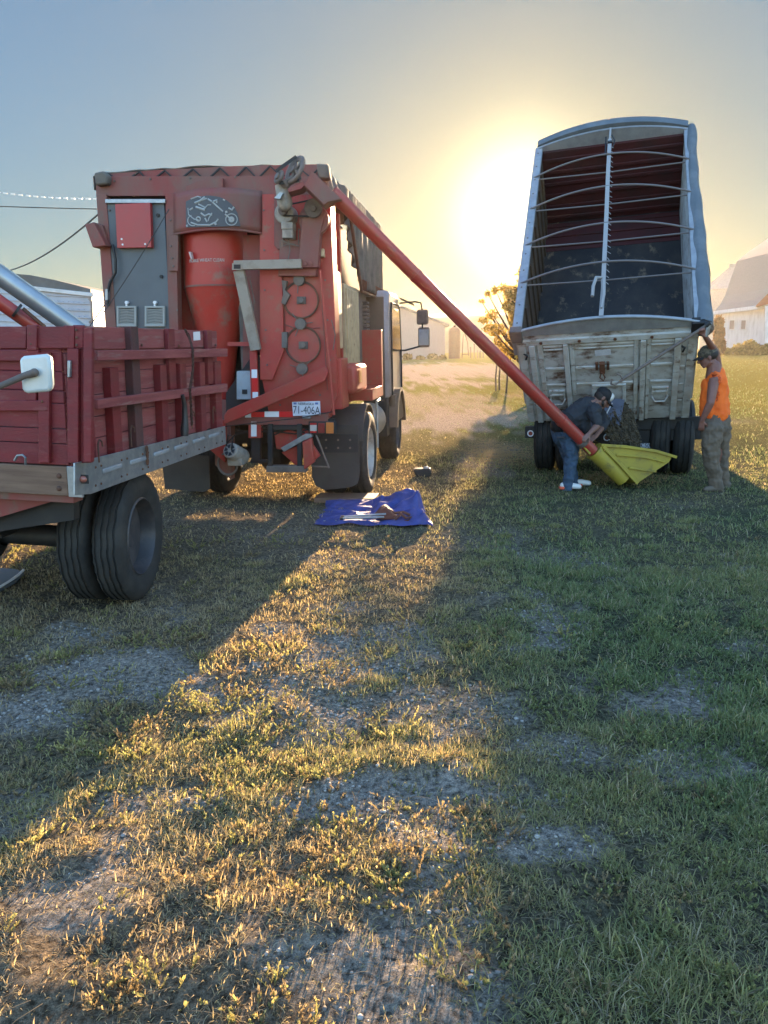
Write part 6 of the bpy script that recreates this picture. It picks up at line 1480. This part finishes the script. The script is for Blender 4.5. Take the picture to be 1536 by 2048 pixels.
def tree(px, py_base, Y, blobs_px, label, name='leafy_tree', n=5000, size=0.10, cols=((0.11, 0.085, 0.02), (0.15, 0.10, 0.025), (0.075, 0.06, 0.015)), trunk=True, seed=1, cat='tree', group=None):
    base = Vector((P(px, py_base, Y).x, Y, 0)); t = thing(name, label, cat, Matrix.Translation(base), group)
    bl = []
    rr_ = random.Random(seed)
    for (x, y, r_px, asp, dy) in blobs_px:
        p = P(x, y, Y + dy) - base; bl.append((p.x, dy, p.z, r_px * Y / 1538, asp))
    foliage('crown', bl, n, size, cols, seed, parent=t)
    if trunk:
        b = MB(); top = Vector((sum(q_[0] for q_ in bl) / len(bl) * 0.5, 0, max(q_[2] for q_ in bl) * 0.75)); hh = top.z
        tr = 0.028 * hh + 0.05
        b.tube([Vector((0, 0, -0.1)), Vector((0.03 * hh, 0, hh * .25)), top * 0.6, top], [tr * 1.3, tr, tr * .6, tr * .2], 10)
        for q_ in bl:
            s0 = top * rr_.uniform(0.25, 0.6); e_ = Vector(q_[:3]); mid = s0.lerp(e_, 0.5) + Vector((0, 0, -0.06 * hh)); b.tube([s0, mid, e_], [tr * .45, tr * .3, tr * .08], 6)
        b.build('trunk', 'bark', t, smooth=True)
    return t
tree(1110, 740, 26.0, [(1036, 590, 22, .9, 1), (1020, 592, 13, .9, 1), (1014, 612, 11, .9, 1), (1034, 620, 20, .9, 1), (1034, 645, 18, .9, 1), (1030, 668, 15, .9, 1), (1052, 620, 28, .9, 1), (1048, 660, 24, .9, 0), (1080, 560, 46, 1, 1), (1110, 600, 60, 1, 0), (1150, 560, 60, 1, 0), (1058, 700, 28, 1, 0)],
     'golden backlit tree whose branches hang out left of the raised truck box', n=14000, size=0.085, cols=((0.42, 0.29, 0.09), (0.5, 0.34, 0.09), (0.26, 0.2, 0.06)), seed=5)
tree(1075, 735, 27.5, [(975, 587, 9, .7, 0), (992, 581, 11, .6, 0), (1010, 577, 14, .6, 0), (963, 603, 6, .6, 0), (968, 640, 11, .6, .5), (985, 630, 15, .7, 0), (980, 655, 15, .7, -1), (1000, 660, 14, .9, 0), (1000, 690, 18, .8, 0), (1014, 705, 16, .8, 0), (992, 665, 12, .8, 0)],
     'sparse golden foliage sprays standing clear of the tree left of the raised box', name='thin_tree', n=1000, size=0.075, cols=((0.45, 0.31, 0.09), (0.52, 0.36, 0.09), (0.30, 0.22, 0.06)), seed=6)
tree(1437, 712, 84.0, [(1437, 650, 9, 2.0, 0), (1438, 672, 10, 2.0, 0), (1440, 692, 10, 1.6, 0)], 'narrow rusty brown evergreen at the left end of the white barn', 'columnar_shrub', 3000, 0.22, ((0.16, 0.085, 0.03), (0.12, 0.07, 0.03)), True, 7, 'shrub')
weeds_bg = [(1455, 704, 10, .7, 0), (1478, 700, 14, .8, 0), (1500, 696, 16, .9, 0), (1520, 702, 14, .7, 0), (1540, 700, 16, .8, 0), (1570, 700, 16, .8, 0)]
base = Vector((P(1500, 706, 84).x, 84, 0)); bl = []
for (x, y, r_px, asp, dy) in weeds_bg:
    p = P(x, y, 84) - base; bl.append((p.x, 0, max(p.z, 0.1), r_px * 84 / 1538, asp))
o = foliage('tall_weeds', bl, 4500, 0.20, ((0.24, 0.20, 0.07), (0.18, 0.15, 0.05)), 8); o.location = base; tag(o, 'tall weeds growing along the foot of the white barn', 'weeds', kind='stuff')
base = Vector((P(860, 716, g0.y * .97).x, g0.y * .97, 0)); bl = []
for (x, y, r_px, asp) in ((790, 716, 12, .5), (815, 714, 9, .6), (840, 717, 8, .5), (865, 714, 10, .5), (885, 716, 8, .6)):
    p = P(x, y, base.y) - base; bl.append((p.x, 0, max(p.z, 0.0), r_px * base.y / 1538, asp))
o = foliage('shed_weeds', bl, 2500, 0.22, ((0.12, 0.09, 0.03), (0.10, 0.08, 0.03)), 9); o.location = base; tag(o, 'low weeds along the foot of the pale shed', 'weeds', kind='stuff')

# white grain trailer at the left with its domed tarp
Yt = 15.0
wt = thing('grain_trailer', 'white ribbed grain trailer with a domed tarp behind the red truck bed at left', 'trailer', Matrix.Translation(Vector((P(185, 655, Yt).x, Yt, 0)))); wo = wt.matrix_world.translation
q = lambda px, py, Y=Yt: P(px, py, Y) - wo
b = MB(); b.prism([q(-260, 560), q(60, 573), q(183, 590), q(188, 655), q(178, 760), q(-260, 760)], (0.0, 2.4, 0)); wb = b.build('trailer_box', 'trailer_white', wt)
b = MB()
for k in range(7):
    y0 = 590 + k * 14; b.beam(q(-200, y0 - 14, Yt - .012), q(184, y0 + 4, Yt - .012), 0.02, 0.025)
b.build('panel_ribs', 'trailer_white', wb, bevel=0.004)
b = MB()
for k in range(9):
    for j in range(5):
        b.sphere(q(95 + k * 10.5, 601 + j * 14 + k * 0.6, Yt - .012), 0.009, u=6, v=4)
b.build('panel_rivets', 'galv', wb)
b = MB(); b.beam(q(-260, 540, Yt - .03), q(187, 590, Yt - .03), 0.05, 0.07); b.build('top_rail', 'white_paint', wt, bevel=0.006)
b = MB(); b.prism([q(-260, 555), q(-40, 548), q(22, 547), q(60, 550), q(110, 560), q(150, 570), q(181, 578), q(182, 590), q(60, 574), q(-260, 560)], (0.0, 2.4, 0)); b.build('trailer_tarp', 'tarp_black', wt)
b = MB(); b.tube([q(178, 597, Yt - .05), q(183, 604, Yt - .06), q(184, 640, Yt - .06), q(179, 645, Yt - .05)], 0.022, 8); b.build('grab_rail', 'steel_tan', wt, smooth=True)
wheel(wt, (q(120, 750).x, 0.6, 0.5), -1, 0.5, 0.25); wheel(wt, (q(-20, 750).x, 0.6, 0.5), -1, 0.5, 0.25)
# overhead wires
def wire(label, pts, r, group='wires strung overhead at left', bulbs=False, name='overhead_wire'):
    b = MB(); b.tube(pts, r, 6); o = b.build(name, 'wire' if not bulbs else 'bulb', None, smooth=True); tag(o, label, 'wire', group); return o
def cat_(p0, p1, sag, n=24): return [p0.lerp(p1, k / n) - Vector((0, 0, sag * 4 * (k / n) * (1 - k / n))) for k in range(n + 1)]
wire('dark straight wire crossing the sky below the white dotted line', cat_(P(-300, 398, 30), P(900, 432, 30) if False else P(420, 420, 30), 0.1), 0.018)
wire('dark thin wire slanting up from the white trailer to the red truck corner', cat_(P(14, 542, 14.5), P(206, 420, 8.9), 0.10), 0.011)
pw = cat_(P(-500, 240, 30), P(420, 380, 30), 1.2, 60)
lw_ = thing('light_string', 'string of small white bulbs hanging across the sky at upper left', 'light string', Matrix.Translation(pw[0]))
b = MB(); b.tube([p - pw[0] for p in pw], 0.008, 5); b.build('cord', 'grey_box', lw_)
b = MB(); tot = sum((b_ - a_).length for a_, b_ in zip(pw, pw[1:])); 
for a_, c_ in zip(pw, pw[1:]):
    nseg = max(1, int((c_ - a_).length / 0.155))
    for k in range(nseg): b.beam(a_.lerp(c_, (k + .2) / nseg) - pw[0], a_.lerp(c_, (k + .75) / nseg) - pw[0], 0.034, 0.034)
o = b.build('bulbs', 'bulb', lw_); o['kind'] = 'stuff'
o = wire('pale thin cord running from the cleaner cabinet corner down across the red lamp plate', cat_(P(338, 418, 8.25), P(205, 628, 8.35), 0.02), 0.005); 
o = wire('dark thin cord hanging from the left post of the cleaner down behind the red boards', cat_(P(217, 598, 8.3), P(178, 655, 8.0), 0.0), 0.006)

# ------------------------------------------------------------------ blue tarp with tools
tc_ = G(748, 1036)
bt = thing('blue_tarpaulin', 'crumpled blue tarpaulin spread on the grass behind the cleaner truck', 'tarpaulin', Matrix.Translation(Vector((tc_.x, tc_.y, 0))))
c00, c10, c01, c11 = [Vector((p.x - tc_.x, p.y - tc_.y, 0)) for p in (G(628, 1050), G(866, 1054), G(655, 1006), G(838, 1006))]
def ridge(x, y, s1, seed): return 1 - abs(mnoise.noise((x * s1, y * s1 * 1.3, seed))) * 2.6
def tf(u_, v):
    wob = 0.10 * mnoise.noise((u_ * 5, v * 2, 4.0)); wob2 = 0.10 * mnoise.noise((u_ * 2, v * 6, 9.0))
    uu = u_ + wob2 * (abs(u_ - .5) * 2) ** 3 * 0.5; vv_ = v + wob * (abs(v - .5) * 2) ** 3
    a = c00.lerp(c10, uu); c = c01.lerp(c11, uu); p = a.lerp(c, vv_)
    w = max(0.0, (u_ - 0.50) / 0.5) ** 0.8 * (1 - max(0, u_ - .93) * 9)
    sm = lambda fx, fy, sd: 0.5 + 0.5 * mnoise.noise((p.x * fx, p.y * fy, sd))
    f1_ = sm(3.2, 5.0, 2.0) ** 2; f2_ = 1 - abs(math.sin(5.5 * p.x + 9 * p.y + 3 * mnoise.noise((p.x * 2.5, p.y * 3, 1.0)))) ; f3_ = 1 - abs(math.sin(11 * p.x - 14 * p.y + 4 * mnoise.noise((p.x * 3, p.y * 4, 5.0))))
    z = 0.018 + 0.022 * f2_ ** 2 + 0.010 * f3_ + w * (0.42 * f1_ * (0.5 + 0.7 * v) + 0.060 * f2_ ** 2 + 0.03 * f3_)
    e_ = min(u_, 1 - u_, v, 1 - v) * 12
    z = z * min(1, 0.2 + e_)
    z += 0.045 * math.exp(-((v - 0.90) / 0.09) ** 2) * (1 - u_)
    g_ = mnoise.noise((p.x * 9, p.y * 9, 3.0))
    return (p.x + 0.018 * g_ * (0.3 + w), p.y + 0.02 * mnoise.noise((p.x * 4, p.y * 4, 6.0)) * (0.3 + w), max(z, 0.008))
b = MB(); b.grid(tf, 150, 80); b.build('tarp_sheet', 'blue_tarp', bt, smooth=True, solid=0.003)
b = MB()
for x, y in ((649, 1043), (672, 1042)):
    p = G(x, y, 0.05); b.lathe([(0, 0.010), (0.004, 0.010), (0.004, 0.004), (0, 0.004)], Vector((p.x - tc_.x, p.y - tc_.y, 0.055)), (0, 0, 1), 12)
b.build('eyelets', 'galv', bt)
for k, (x0, y0, x1, y1, lb) in enumerate(((680, 1037, 768, 1034, 'nearer of the two steel rods lying on the blue tarpaulin'), (682, 1034, 772, 1028, 'farther of the two steel rods lying on the blue tarpaulin'))):
    p0, p1 = G(x0, y0, 0.10), G(x1, y1, 0.12); c0 = (p0 + p1) / 2; t = thing('steel_rod', lb, 'rod', Matrix.Translation(c0), 'tools laid on the blue tarpaulin')
    b = MB(); b.tube([p0 - c0, p1 - c0], 0.010, 10); b.build('rod', 'alu', t, smooth=True); b = MB(); b.tube([p0 - c0, (p0 - c0) * 0.93 + (p1 - c0) * 0.07], 0.015, 10); b.build('rod_end', 'black', t, smooth=True)
p = G(788, 1038, 0.06); bg_ = thing('tool_bag', 'brown canvas tool bag with straps lying on the blue tarpaulin', 'bag', Matrix.Translation(p))
b = MB(); b.prism([P(x, y, p.y) - p for x, y in ((748, 1034), (765, 1015), (772, 1014), (795, 1034), (792, 1041), (760, 1040))], (0, 0.16, 0)); b.build('bag_body', 'leather', bg_, bevel=0.02)
b = MB(); b.tube([P(x, y, p.y - .02) - p for x, y in ((790, 1038), (802, 1028), (812, 1036), (822, 1034), (815, 1042), (798, 1044))], [0.02, 0.018, 0.016, 0.014, 0.012, 0.01], 8); b.tube([P(x, y, p.y + .03) - p for x, y in ((772, 1018), (790, 1026), (806, 1024), (820, 1030))], 0.014, 8); b.build('bag_strap', 'leather', bg_, smooth=True)
# small dark tool box out on the grass
p = G(848, 951); tb = thing('tool_box', 'small dark box with a pale lid knob lying on the sunlit grass between the trucks', 'box', Matrix.Translation(p))
b = MB(); b.prism([P(x, y, p.y) - p for x, y in ((831, 938), (862, 938), (864, 943), (860, 955), (834, 955), (826, 941))], (0, 0.15, 0)); b.build('box_body', 'black', tb, bevel=0.015)
b = MB(); b.sphere(P(852, 936, p.y + .05) - p, 0.035, (1.3, 1, .7)); b.build('lid_knob', 'galv', tb, smooth=True)
# posts and a rail by the far side of the raised truck
for k, (px, py, h, lb) in enumerate(((992, 782, 52, 'leaning grey yard post at the left of the group beside the raised truck'), (999, 780, 46, 'thinner grey yard post second in the group beside the raised truck'), (1012, 786, 90, 'bare forked sapling trunk beside the raised truck'))):
    p = G(px, py); s_ = p.y / 1538; b = MB(); b.tube([(0, 0, -.1), (-1.0 * s_ if k != 2 else 3 * s_, 0, h * .5 * s_), (0.5 * s_, 0, h * s_)], [1.9 * s_, 1.7 * s_, 1.3 * s_], 8)
    if k == 2: b.tube([(2 * s_, 0, h * .45 * s_), (9 * s_, 0, h * .8 * s_), (14 * s_, 0, h * 1.05 * s_)], [1.3 * s_, 1.0 * s_, .5 * s_], 6)
    o = b.build('sapling' if k == 2 else 'yard_post', 'bark', None, smooth=True); o.location = p; tag(o, lb, 'tree' if k == 2 else 'post')
# ------------------------------------------------------------------ the two men
def cap_hull(bm, p0, r0, p1, r1, seg=2):
    t = bmesh.new()
    for p, r_ in ((p0, r0), (p1, r1)): bmesh.ops.create_icosphere(t, subdivisions=seg, radius=r_, matrix=Matrix.Translation(Vector(p)))
    h = bmesh.ops.convex_hull(t, input=t.verts); 
    dead = [g_ for g_ in h['geom_interior'] if isinstance(g_, bmesh.types.BMVert)]
    bmesh.ops.delete(t, geom=dead, context='VERTS')
    me = bpy.data.meshes.new('t'); t.to_mesh(me); t.free(); bm.from_mesh(me); bpy.data.meshes.remove(me)
class Body:
    def __init__(s): s.bm = bmesh.new()
    def limb(s, *pr):
        for (p0, r0), (p1, r1) in zip(pr, pr[1:]): cap_hull(s.bm, p0, r0, p1, r1)
        return s
    def ell(s, c, rad, rot=None, sub_=3):
        mt = Matrix.Translation(Vector(c)) @ (rot.to_4x4() if rot else Matrix.Identity(4)) @ Matrix.Diagonal((*rad, 1))
        bmesh.ops.create_icosphere(s.bm, subdivisions=sub_, radius=1, matrix=mt); return s
    def build(s, name, mt, parent, voxel=0.010, smooth=2, disp=0.0, dscale=0.12):
        me = bpy.data.meshes.new(name); s.bm.to_mesh(me); s.bm.free(); me.materials.append(M[mt]); o = bpy.data.objects.new(name, me); COL.objects.link(o); o.parent = parent
        r_ = o.modifiers.new('remesh', 'REMESH'); r_.mode = 'VOXEL'; r_.voxel_size = voxel; r_.use_smooth_shade = True
        if smooth: sm2 = o.modifiers.new('smooth', 'SMOOTH'); sm2.iterations = smooth; sm2.factor = 0.5
        if disp:
            tx = bpy.data.textures.new(name, 'CLOUDS'); tx.noise_scale = dscale; tx.noise_depth = 2
            d_ = o.modifiers.new('folds', 'DISPLACE'); d_.texture = tx; d_.strength = disp; d_.mid_level = 0.5; d_.texture_coords = 'LOCAL'
        return o
def hand(body, wrist, dirv, palm_n, curl, s=1.0, thumb=1):
    """a hand in the body's own mesh: palm, four curled fingers of unequal length, thumb from the side of the palm"""
    d = Vector(dirv).normalized(); n = Vector(palm_n); n = (n - d * n.dot(d)).normalized(); w = d.cross(n)
    wr = Vector(wrist)
    for k in (-1, 0, 1): body.limb((wr + w * k * 0.012, 0.016), (wr + d * 0.085 * s + w * k * 0.022, 0.0125))
    for k, ln in zip((-1.5, -0.5, 0.5, 1.5), (0.068, 0.078, 0.074, 0.058)):
        p = wr + d * 0.088 * s + w * k * 0.0185; dd = d.copy(); r_ = 0.0088
        for j in range(3):
            ang = curl * (0.8 + 0.5 * j); dd = (d * math.cos(ang) + n * math.sin(ang)) if j == 0 else (d * math.cos(curl * (0.9 + j)) + n * math.sin(curl * (0.9 + j)))
            q_ = p + dd * ln * (0.42, 0.32, 0.26)[j] * s; body.limb((p, r_), (q_, r_ * 0.93)); p = q_; r_ *= 0.93
    tb_ = wr + d * 0.03 + w * thumb * 0.030; t1 = tb_ + (d * 0.6 + w * thumb * 0.6 + n * 0.45).normalized() * 0.036; t2 = t1 + (d * 0.75 + n * 0.6 * math.sin(curl + .2)).normalized() * 0.030
    body.limb((wr + d * 0.015 + w * thumb * 0.014, 0.015), (tb_, 0.012), (t1, 0.0105), (t2, 0.0088))
def head(body, c, face, up, s=1.0):
    f_ = Vector(face).normalized(); u_ = Vector(up); u_ = (u_ - f_ * u_.dot(f_)).normalized(); r_ = u_.cross(f_)
    Rm = Matrix((r_, f_, u_)).transposed(); c = Vector(c)
    W2 = lambda x, y, z: c + Rm @ Vector((x * s, y * s, z * s))
    body.ell(W2(0, -0.015, 0.030), (0.077 * s, 0.095 * s, 0.085 * s), Rm)
    body.ell(W2(0, 0.022, -0.035), (0.062 * s, 0.070 * s, 0.078 * s), Rm)
    body.limb((W2(-0.022, 0.062, -0.088), 0.022 * s), (W2(0.022, 0.062, -0.088), 0.022 * s))       # chin
    body.limb((W2(-0.055, -0.005, -0.062), 0.018 * s), (W2(-0.022, 0.06, -0.092), 0.018 * s)); body.limb((W2(0.055, -0.005, -0.062), 0.018 * s), (W2(0.022, 0.06, -0.092), 0.018 * s))
    body.limb((W2(0, 0.090, 0.012), 0.009 * s), (W2(0, 0.112, -0.028), 0.012 * s)); body.ell(W2(0, 0.105, -0.034), (0.017 * s, 0.012 * s, 0.010 * s), Rm)   # nose
    body.limb((W2(-0.040, 0.076, 0.022), 0.010 * s), (W2(0.040, 0.076, 0.022), 0.010 * s))          # brow
    body.ell(W2(0, 0.084, -0.060), (0.026 * s, 0.010 * s, 0.007 * s), Rm); body.ell(W2(0, 0.082, -0.070), (0.022 * s, 0.010 * s, 0.007 * s), Rm)
    for k in (-1, 1): body.ell(W2(k * 0.078, -0.01, -0.012), (0.010 * s, 0.020 * s, 0.032 * s), Rm)
    return W2, Rm

# --- man in the orange shirt, standing, reaching up to the crank
Ym = 8.95
gA = G(1434, 984); mA = thing('person', 'man in sleeveless orange shirt and khaki trousers standing and holding the crank rod up', 'person', Matrix.Translation(Vector((gA.x, Ym, 0)))); oA = mA.matrix_world.translation
def a_(px, py, dy=0.0): return P(px, py, Ym + dy) - oA
UP = Vector((0, 0, 1))
neck = a_(1428, 733, 0.02); headc = a_(1415, 714, 0.02)
hipN, hipF = a_(1424, 856, -0.07), a_(1437, 856, 0.10)
body = Body()
Wh, Rh = head(body, headc, (-0.93, 0.25, -0.32), (-0.30, 0.05, 1), 1.02)
body.limb((headc + Vector((0.03, 0, -0.04)), 0.060), (neck + Vector((0.01, 0, -0.02)), 0.066))
shN, shF = a_(1428, 760, -0.13), a_(1436, 748, 0.17)
body.limb((neck, 0.075), (a_(1430, 760, 0.02), 0.11), (a_(1426, 800, 0.02), 0.12), (a_(1430, 845, 0.02), 0.125))
body.limb((shN, 0.066), (shF, 0.066))
elN, wrN = a_(1421, 806, -0.20), a_(1404, 841, -0.14)
body.limb((shN, 0.062), (shN.lerp(elN, .5), 0.056), (elN, 0.044), (elN.lerp(wrN, .35), 0.043), (wrN, 0.027))
hand(body, wrN, (a_(1402, 862, -0.12) - wrN), (0.3, 0.5, 0.1), 0.55, 1.0, 1)
Hg = HANDP - oA
elF = a_(1432, 706, 0.12); wrF = Hg + Vector((0.035, 0.01, -0.075))
body.limb((shF, 0.058), (elF, 0.043), (elF.lerp(wrF, .35), 0.042), (wrF, 0.027))
rd = d1
hd_ = (Hg - wrF).normalized()
hand(body, wrF, hd_, (-0.6, -0.6, 0.1), 1.25, 0.85, -1)
body.limb((hipN, 0.10), (a_(1424, 915, -0.07), 0.062), (a_(1434, 975, -0.07), 0.042)); body.limb((hipF, 0.10), (a_(1438, 915, 0.10), 0.062), (a_(1447, 972, 0.10), 0.042))
body.build('body', 'skin', mA, 0.0075, 2)
for k in (-1, 1):
    e = MB(); e.sphere(Wh(k * 0.030, 0.078, 0.0), 0.010); e.build('eye', 'hair', mA, smooth=True)
h_ = Body(); h_.ell(Wh(0, -0.035, 0.015), (0.083, 0.088, 0.070), Rh); h_.build('hair', 'hair', mA, 0.009)
c_ = Body(); c_.ell(Wh(0, -0.012, 0.052), (0.092, 0.108, 0.072), Rh); c_.limb((Wh(0, -0.01, 0.04), 0.09), (Wh(0, -0.005, 0.052), 0.088)); cp = c_.build('cap', 'camo', mA, 0.008)
def brim(Wf, s=1.0, w=0.072, l=0.085, z0=0.045, y0=0.075):
    b = MB()
    def fn(u_, v):
        a = (u_ - 0.5) * 2; x = w * a; y = y0 + l * v * math.sqrt(max(0.0, 1 - (abs(a) ** 2.4) * 0.9)) - 0.035 * a * a; z = z0 - 0.018 * v - 0.022 * a * a
        return Wf(x, y, z)
    b.grid(fn, 16, 8); return b
brim(Wh, z0=0.032).build('cap_brim', 'cap_black', mA, smooth=True, solid=0.004)
sh = Body()
sh.limb((neck + Vector((.015, 0, -.055)), 0.085), (a_(1432, 765, 0.02), 0.130), (a_(1427, 800, 0.02), 0.145), (a_(1431, 826, 0.02), 0.150))
sh.limb((shN + Vector((0.01, .02, 0.0)), 0.082), (shF + Vector((0.0, -.02, 0.0)), 0.080))
sh.limb((a_(1419, 770, -0.04), 0.09), (a_(1416, 800, -0.03), 0.09), (a_(1416, 826, -0.03), 0.092)); sh.limb((a_(1440, 775, 0.04), 0.095), (a_(1440, 815, 0.04), 0.105), (a_(1442, 823, 0.04), 0.105))
shA = sh.build('shirt', 'orange', mA, 0.010, 2, 0.026, 0.08)
rp = random.Random(8); pb = MB()
for col_, (px0, px1) in enumerate(((1435, 1436), (1446, 1449))):
    for k in range(9 if col_ else 3):
        py = (752 + k * 6.2) if col_ else (746 + k * 5)
        for j in range(3):
            p = a_(px0 + rp.uniform(0, 5), py + rp.uniform(0, 4), -0.30); d_ = Vector((rp.uniform(-.018, .018), 0, rp.uniform(-.018, .018))); pb.beam(p - d_, p + d_, 0.007, 0.004, up=(0, 1, 0))
po = pb.build('shirt_print', 'orange_text', mA); po['kind'] = 'stuff'
sw = po.modifiers.new('on_shirt', 'SHRINKWRAP'); sw.target = shA; sw.wrap_method = 'PROJECT'; sw.use_project_x = False; sw.use_project_y = True; sw.use_project_z = False; sw.use_negative_direction = True; sw.use_positive_direction = True; sw.offset = 0.004; sw.cull_face = 'OFF'
tr_ = Body()
tr_.limb((a_(1421, 836, 0.0), 0.115), (a_(1438, 842, 0.03), 0.13)); tr_.limb((a_(1428, 832, 0.02), 0.135), (a_(1431, 855, 0.02), 0.14))
tr_.limb((hipN, 0.125), (a_(1422, 885, -0.08), 0.112), (a_(1422, 915, -0.08), 0.094), (a_(1430, 950, -0.07), 0.082), (a_(1435, 975, -0.07), 0.074), (a_(1436, 981, -0.07), 0.070))
tr_.limb((hipF + Vector((0.03, 0, 0)), 0.12), (a_(1441, 888, 0.11), 0.10), (a_(1443, 915, 0.11), 0.084), (a_(1446, 950, 0.11), 0.072), (a_(1449, 976, 0.11), 0.066))
tr_.build('trousers', 'khaki', mA, 0.010, 2, 0.046, 0.075)
for (px, dy) in ((1432, -0.08), (1446, 0.12)):
    p = a_(px, 984, dy); s_ = Body(); s_.limb((Vector((p.x + .05, p.y, 0.045)), 0.042), (Vector((p.x - .05, p.y - .01, 0.040)), 0.042), (Vector((p.x - .13, p.y - .02, 0.032)), 0.034)); s_.build('boot', 'boot', mA, 0.010)
# printed words down the back, bent to the shirt
# --- man bending over the auger foot
Yw_ = 9.25
gB = G(1142, 984); mB = thing('person', 'man in black cap, charcoal shirt and blue jeans bending over the foot of the auger', 'person', Matrix.Translation(Vector((gB.x, Yw_, 0)))); oB = mB.matrix_world.translation
def b_(px, py, dy=0.0): return P(px, py, Yw_ + dy) - oB
headB = b_(1206, 797, 0.0); neckB = b_(1188, 806, 0.0)
body = Body()
Wb, Rb = head(body, headB, (0.70, -0.10, -0.72), (0.72, 0.05, 0.66), 1.02)
body.limb((headB + Vector((-0.03, 0, -.02)), 0.06), (neckB, 0.066))
hipc = b_(1124, 852, 0.02)
sN, sF = b_(1188, 822, -0.16), b_(1192, 815, 0.18)
body.limb((neckB, 0.08), (b_(1175, 815, 0.02), 0.12), (b_(1150, 832, 0.02), 0.125), (hipc, 0.13)); body.limb((sN, 0.065), (sF, 0.065))
eN, wN = b_(1196, 850, -0.20), b_(1178, 868, -0.30)
body.limb((sN, 0.056), (eN, 0.044), (eN.lerp(wN, .4), 0.040), (wN, 0.027)); hand(body, wN, (b_(1168, 878, -0.34) - wN), (-0.2, 0.5, -0.6), 0.7, 0.95, 1)
eF, wF = b_(1209, 846, 0.12), b_(1192, 872, -0.05)
body.limb((sF, 0.056), (eF, 0.044), (eF.lerp(wF, .4), 0.040), (wF, 0.027)); hand(body, wF, (b_(1180, 880, -0.12) - wF), (-0.2, 0.5, -0.6), 0.7, 0.95, -1)
kN, aN = b_(1143, 915, -0.10), b_(1133, 972, -0.08); kF, aF = b_(1137, 912, 0.16), b_(1150, 968, 0.14)
body.limb((hipc + Vector((0.02, -.09, -.02)), 0.10), (kN, 0.06), (aN, 0.042)); body.limb((hipc + Vector((.02, .10, -.02)), 0.10), (kF, 0.06), (aF, 0.042))
body.build('body', 'skin2', mB, 0.0075, 2)
for k in (-1, 1):
    e = MB(); e.sphere(Wb(k * 0.030, 0.078, 0.0), 0.010); e.build('eye', 'hair', mB, smooth=True)
h_ = Body(); h_.ell(Wb(0, -0.030, -0.002), (0.084, 0.088, 0.080), Rb); h_.limb((Wb(-.06, .03, -.05), .02), (Wb(0, .075, -.09), .022), (Wb(.06, .03, -.05), .02)); h_.build('hair', 'hair', mB, 0.009)
c_ = Body(); c_.ell(Wb(0, -0.020, 0.045), (0.094, 0.110, 0.078), Rb); c_.build('cap', 'cap_black', mB, 0.008)
c_ = Body(); c_.ell(Wb(0, 0.045, 0.062), (0.072, 0.050, 0.062), Rb); c_.build('cap_front', 'shoe_white', mB, 0.008)
brim(Wb, z0=0.035, l=0.080).build('cap_brim', 'cap_black', mB, smooth=True, solid=0.004)
sh = Body()
sh.limb((neckB + Vector((-.02, 0, -.01)), 0.088), (b_(1172, 816, 0.02), 0.140), (b_(1150, 832, 0.02), 0.148), (b_(1133, 845, 0.02), 0.140))
sh.limb((sN, 0.085), (sF, 0.082)); sh.limb((b_(1165, 838, 0.0), 0.11), (b_(1168, 856, 0.0), 0.07))
sh.limb((sN, 0.078), (sN.lerp(eN, 0.85), 0.064)); sh.limb((sF, 0.078), (sF.lerp(eF, 1.0), 0.066), (eF.lerp(wF, .3), 0.056))
sh.build('shirt', 'charcoal', mB, 0.010, 2, 0.036, 0.08)
wb2 = Body(); wb2.limb((b_(1126, 846, -0.06), 0.142), (b_(1126, 846, 0.08), 0.142)); wb2.limb((b_(1132, 842, 0.02), 0.145), (b_(1124, 850, 0.02), 0.146)); wb2.build('undershirt', 'cap_black', mB, 0.010, 2, 0.01)
tr_ = Body(); tr_.limb((hipc + Vector((0, 0, 0.0)), 0.135), (hipc + Vector((0.02, 0, -0.10)), 0.14))
tr_.limb((hipc + Vector((0.02, -.07, -.06)), 0.118), (b_(1140, 888, -0.10), 0.104), (kN, 0.086), (b_(1139, 945, -0.09), 0.074), (b_(1135, 975, -0.08), 0.066), (b_(1134, 981, -.08), 0.064))
tr_.limb((hipc + Vector((0.0, .09, -.06)), 0.118), (b_(1130, 888, 0.14), 0.10), (kF, 0.082), (b_(1142, 942, 0.15), 0.070), (b_(1149, 970, 0.14), 0.062))
tr_.build('jeans', 'jeans', mB, 0.010, 2, 0.040, 0.07)
b = MB(); pk = b_(1122, 874, -0.20); b.box(pk + Vector((-.05, -.012, -.012)), pk + Vector((.04, .01, .012)), Matrix.Rotation(R(-4), 3, 'Y')); b.build('jeans_pocket', 'ink', mB, bevel=0.004)
for (px, dy) in ((1132, -0.08), (1152, 0.14)):
    p = b_(px, 984, dy); s_ = Body(); s_.limb((Vector((p.x - .04, p.y, 0.050)), 0.040), (Vector((p.x + .06, p.y - .01, 0.046)), 0.040), (Vector((p.x + .15, p.y - .02, 0.036)), 0.033)); so2 = s_.build('shoe', 'shoe_white', mB, 0.010)
    b = MB(); b.box((p.x - .085, p.y - .045, 0.006), (p.x + .07, p.y + .03, 0.040)); b.build('shoe_sole', 'shoe_orange', so2, bevel=0.01)
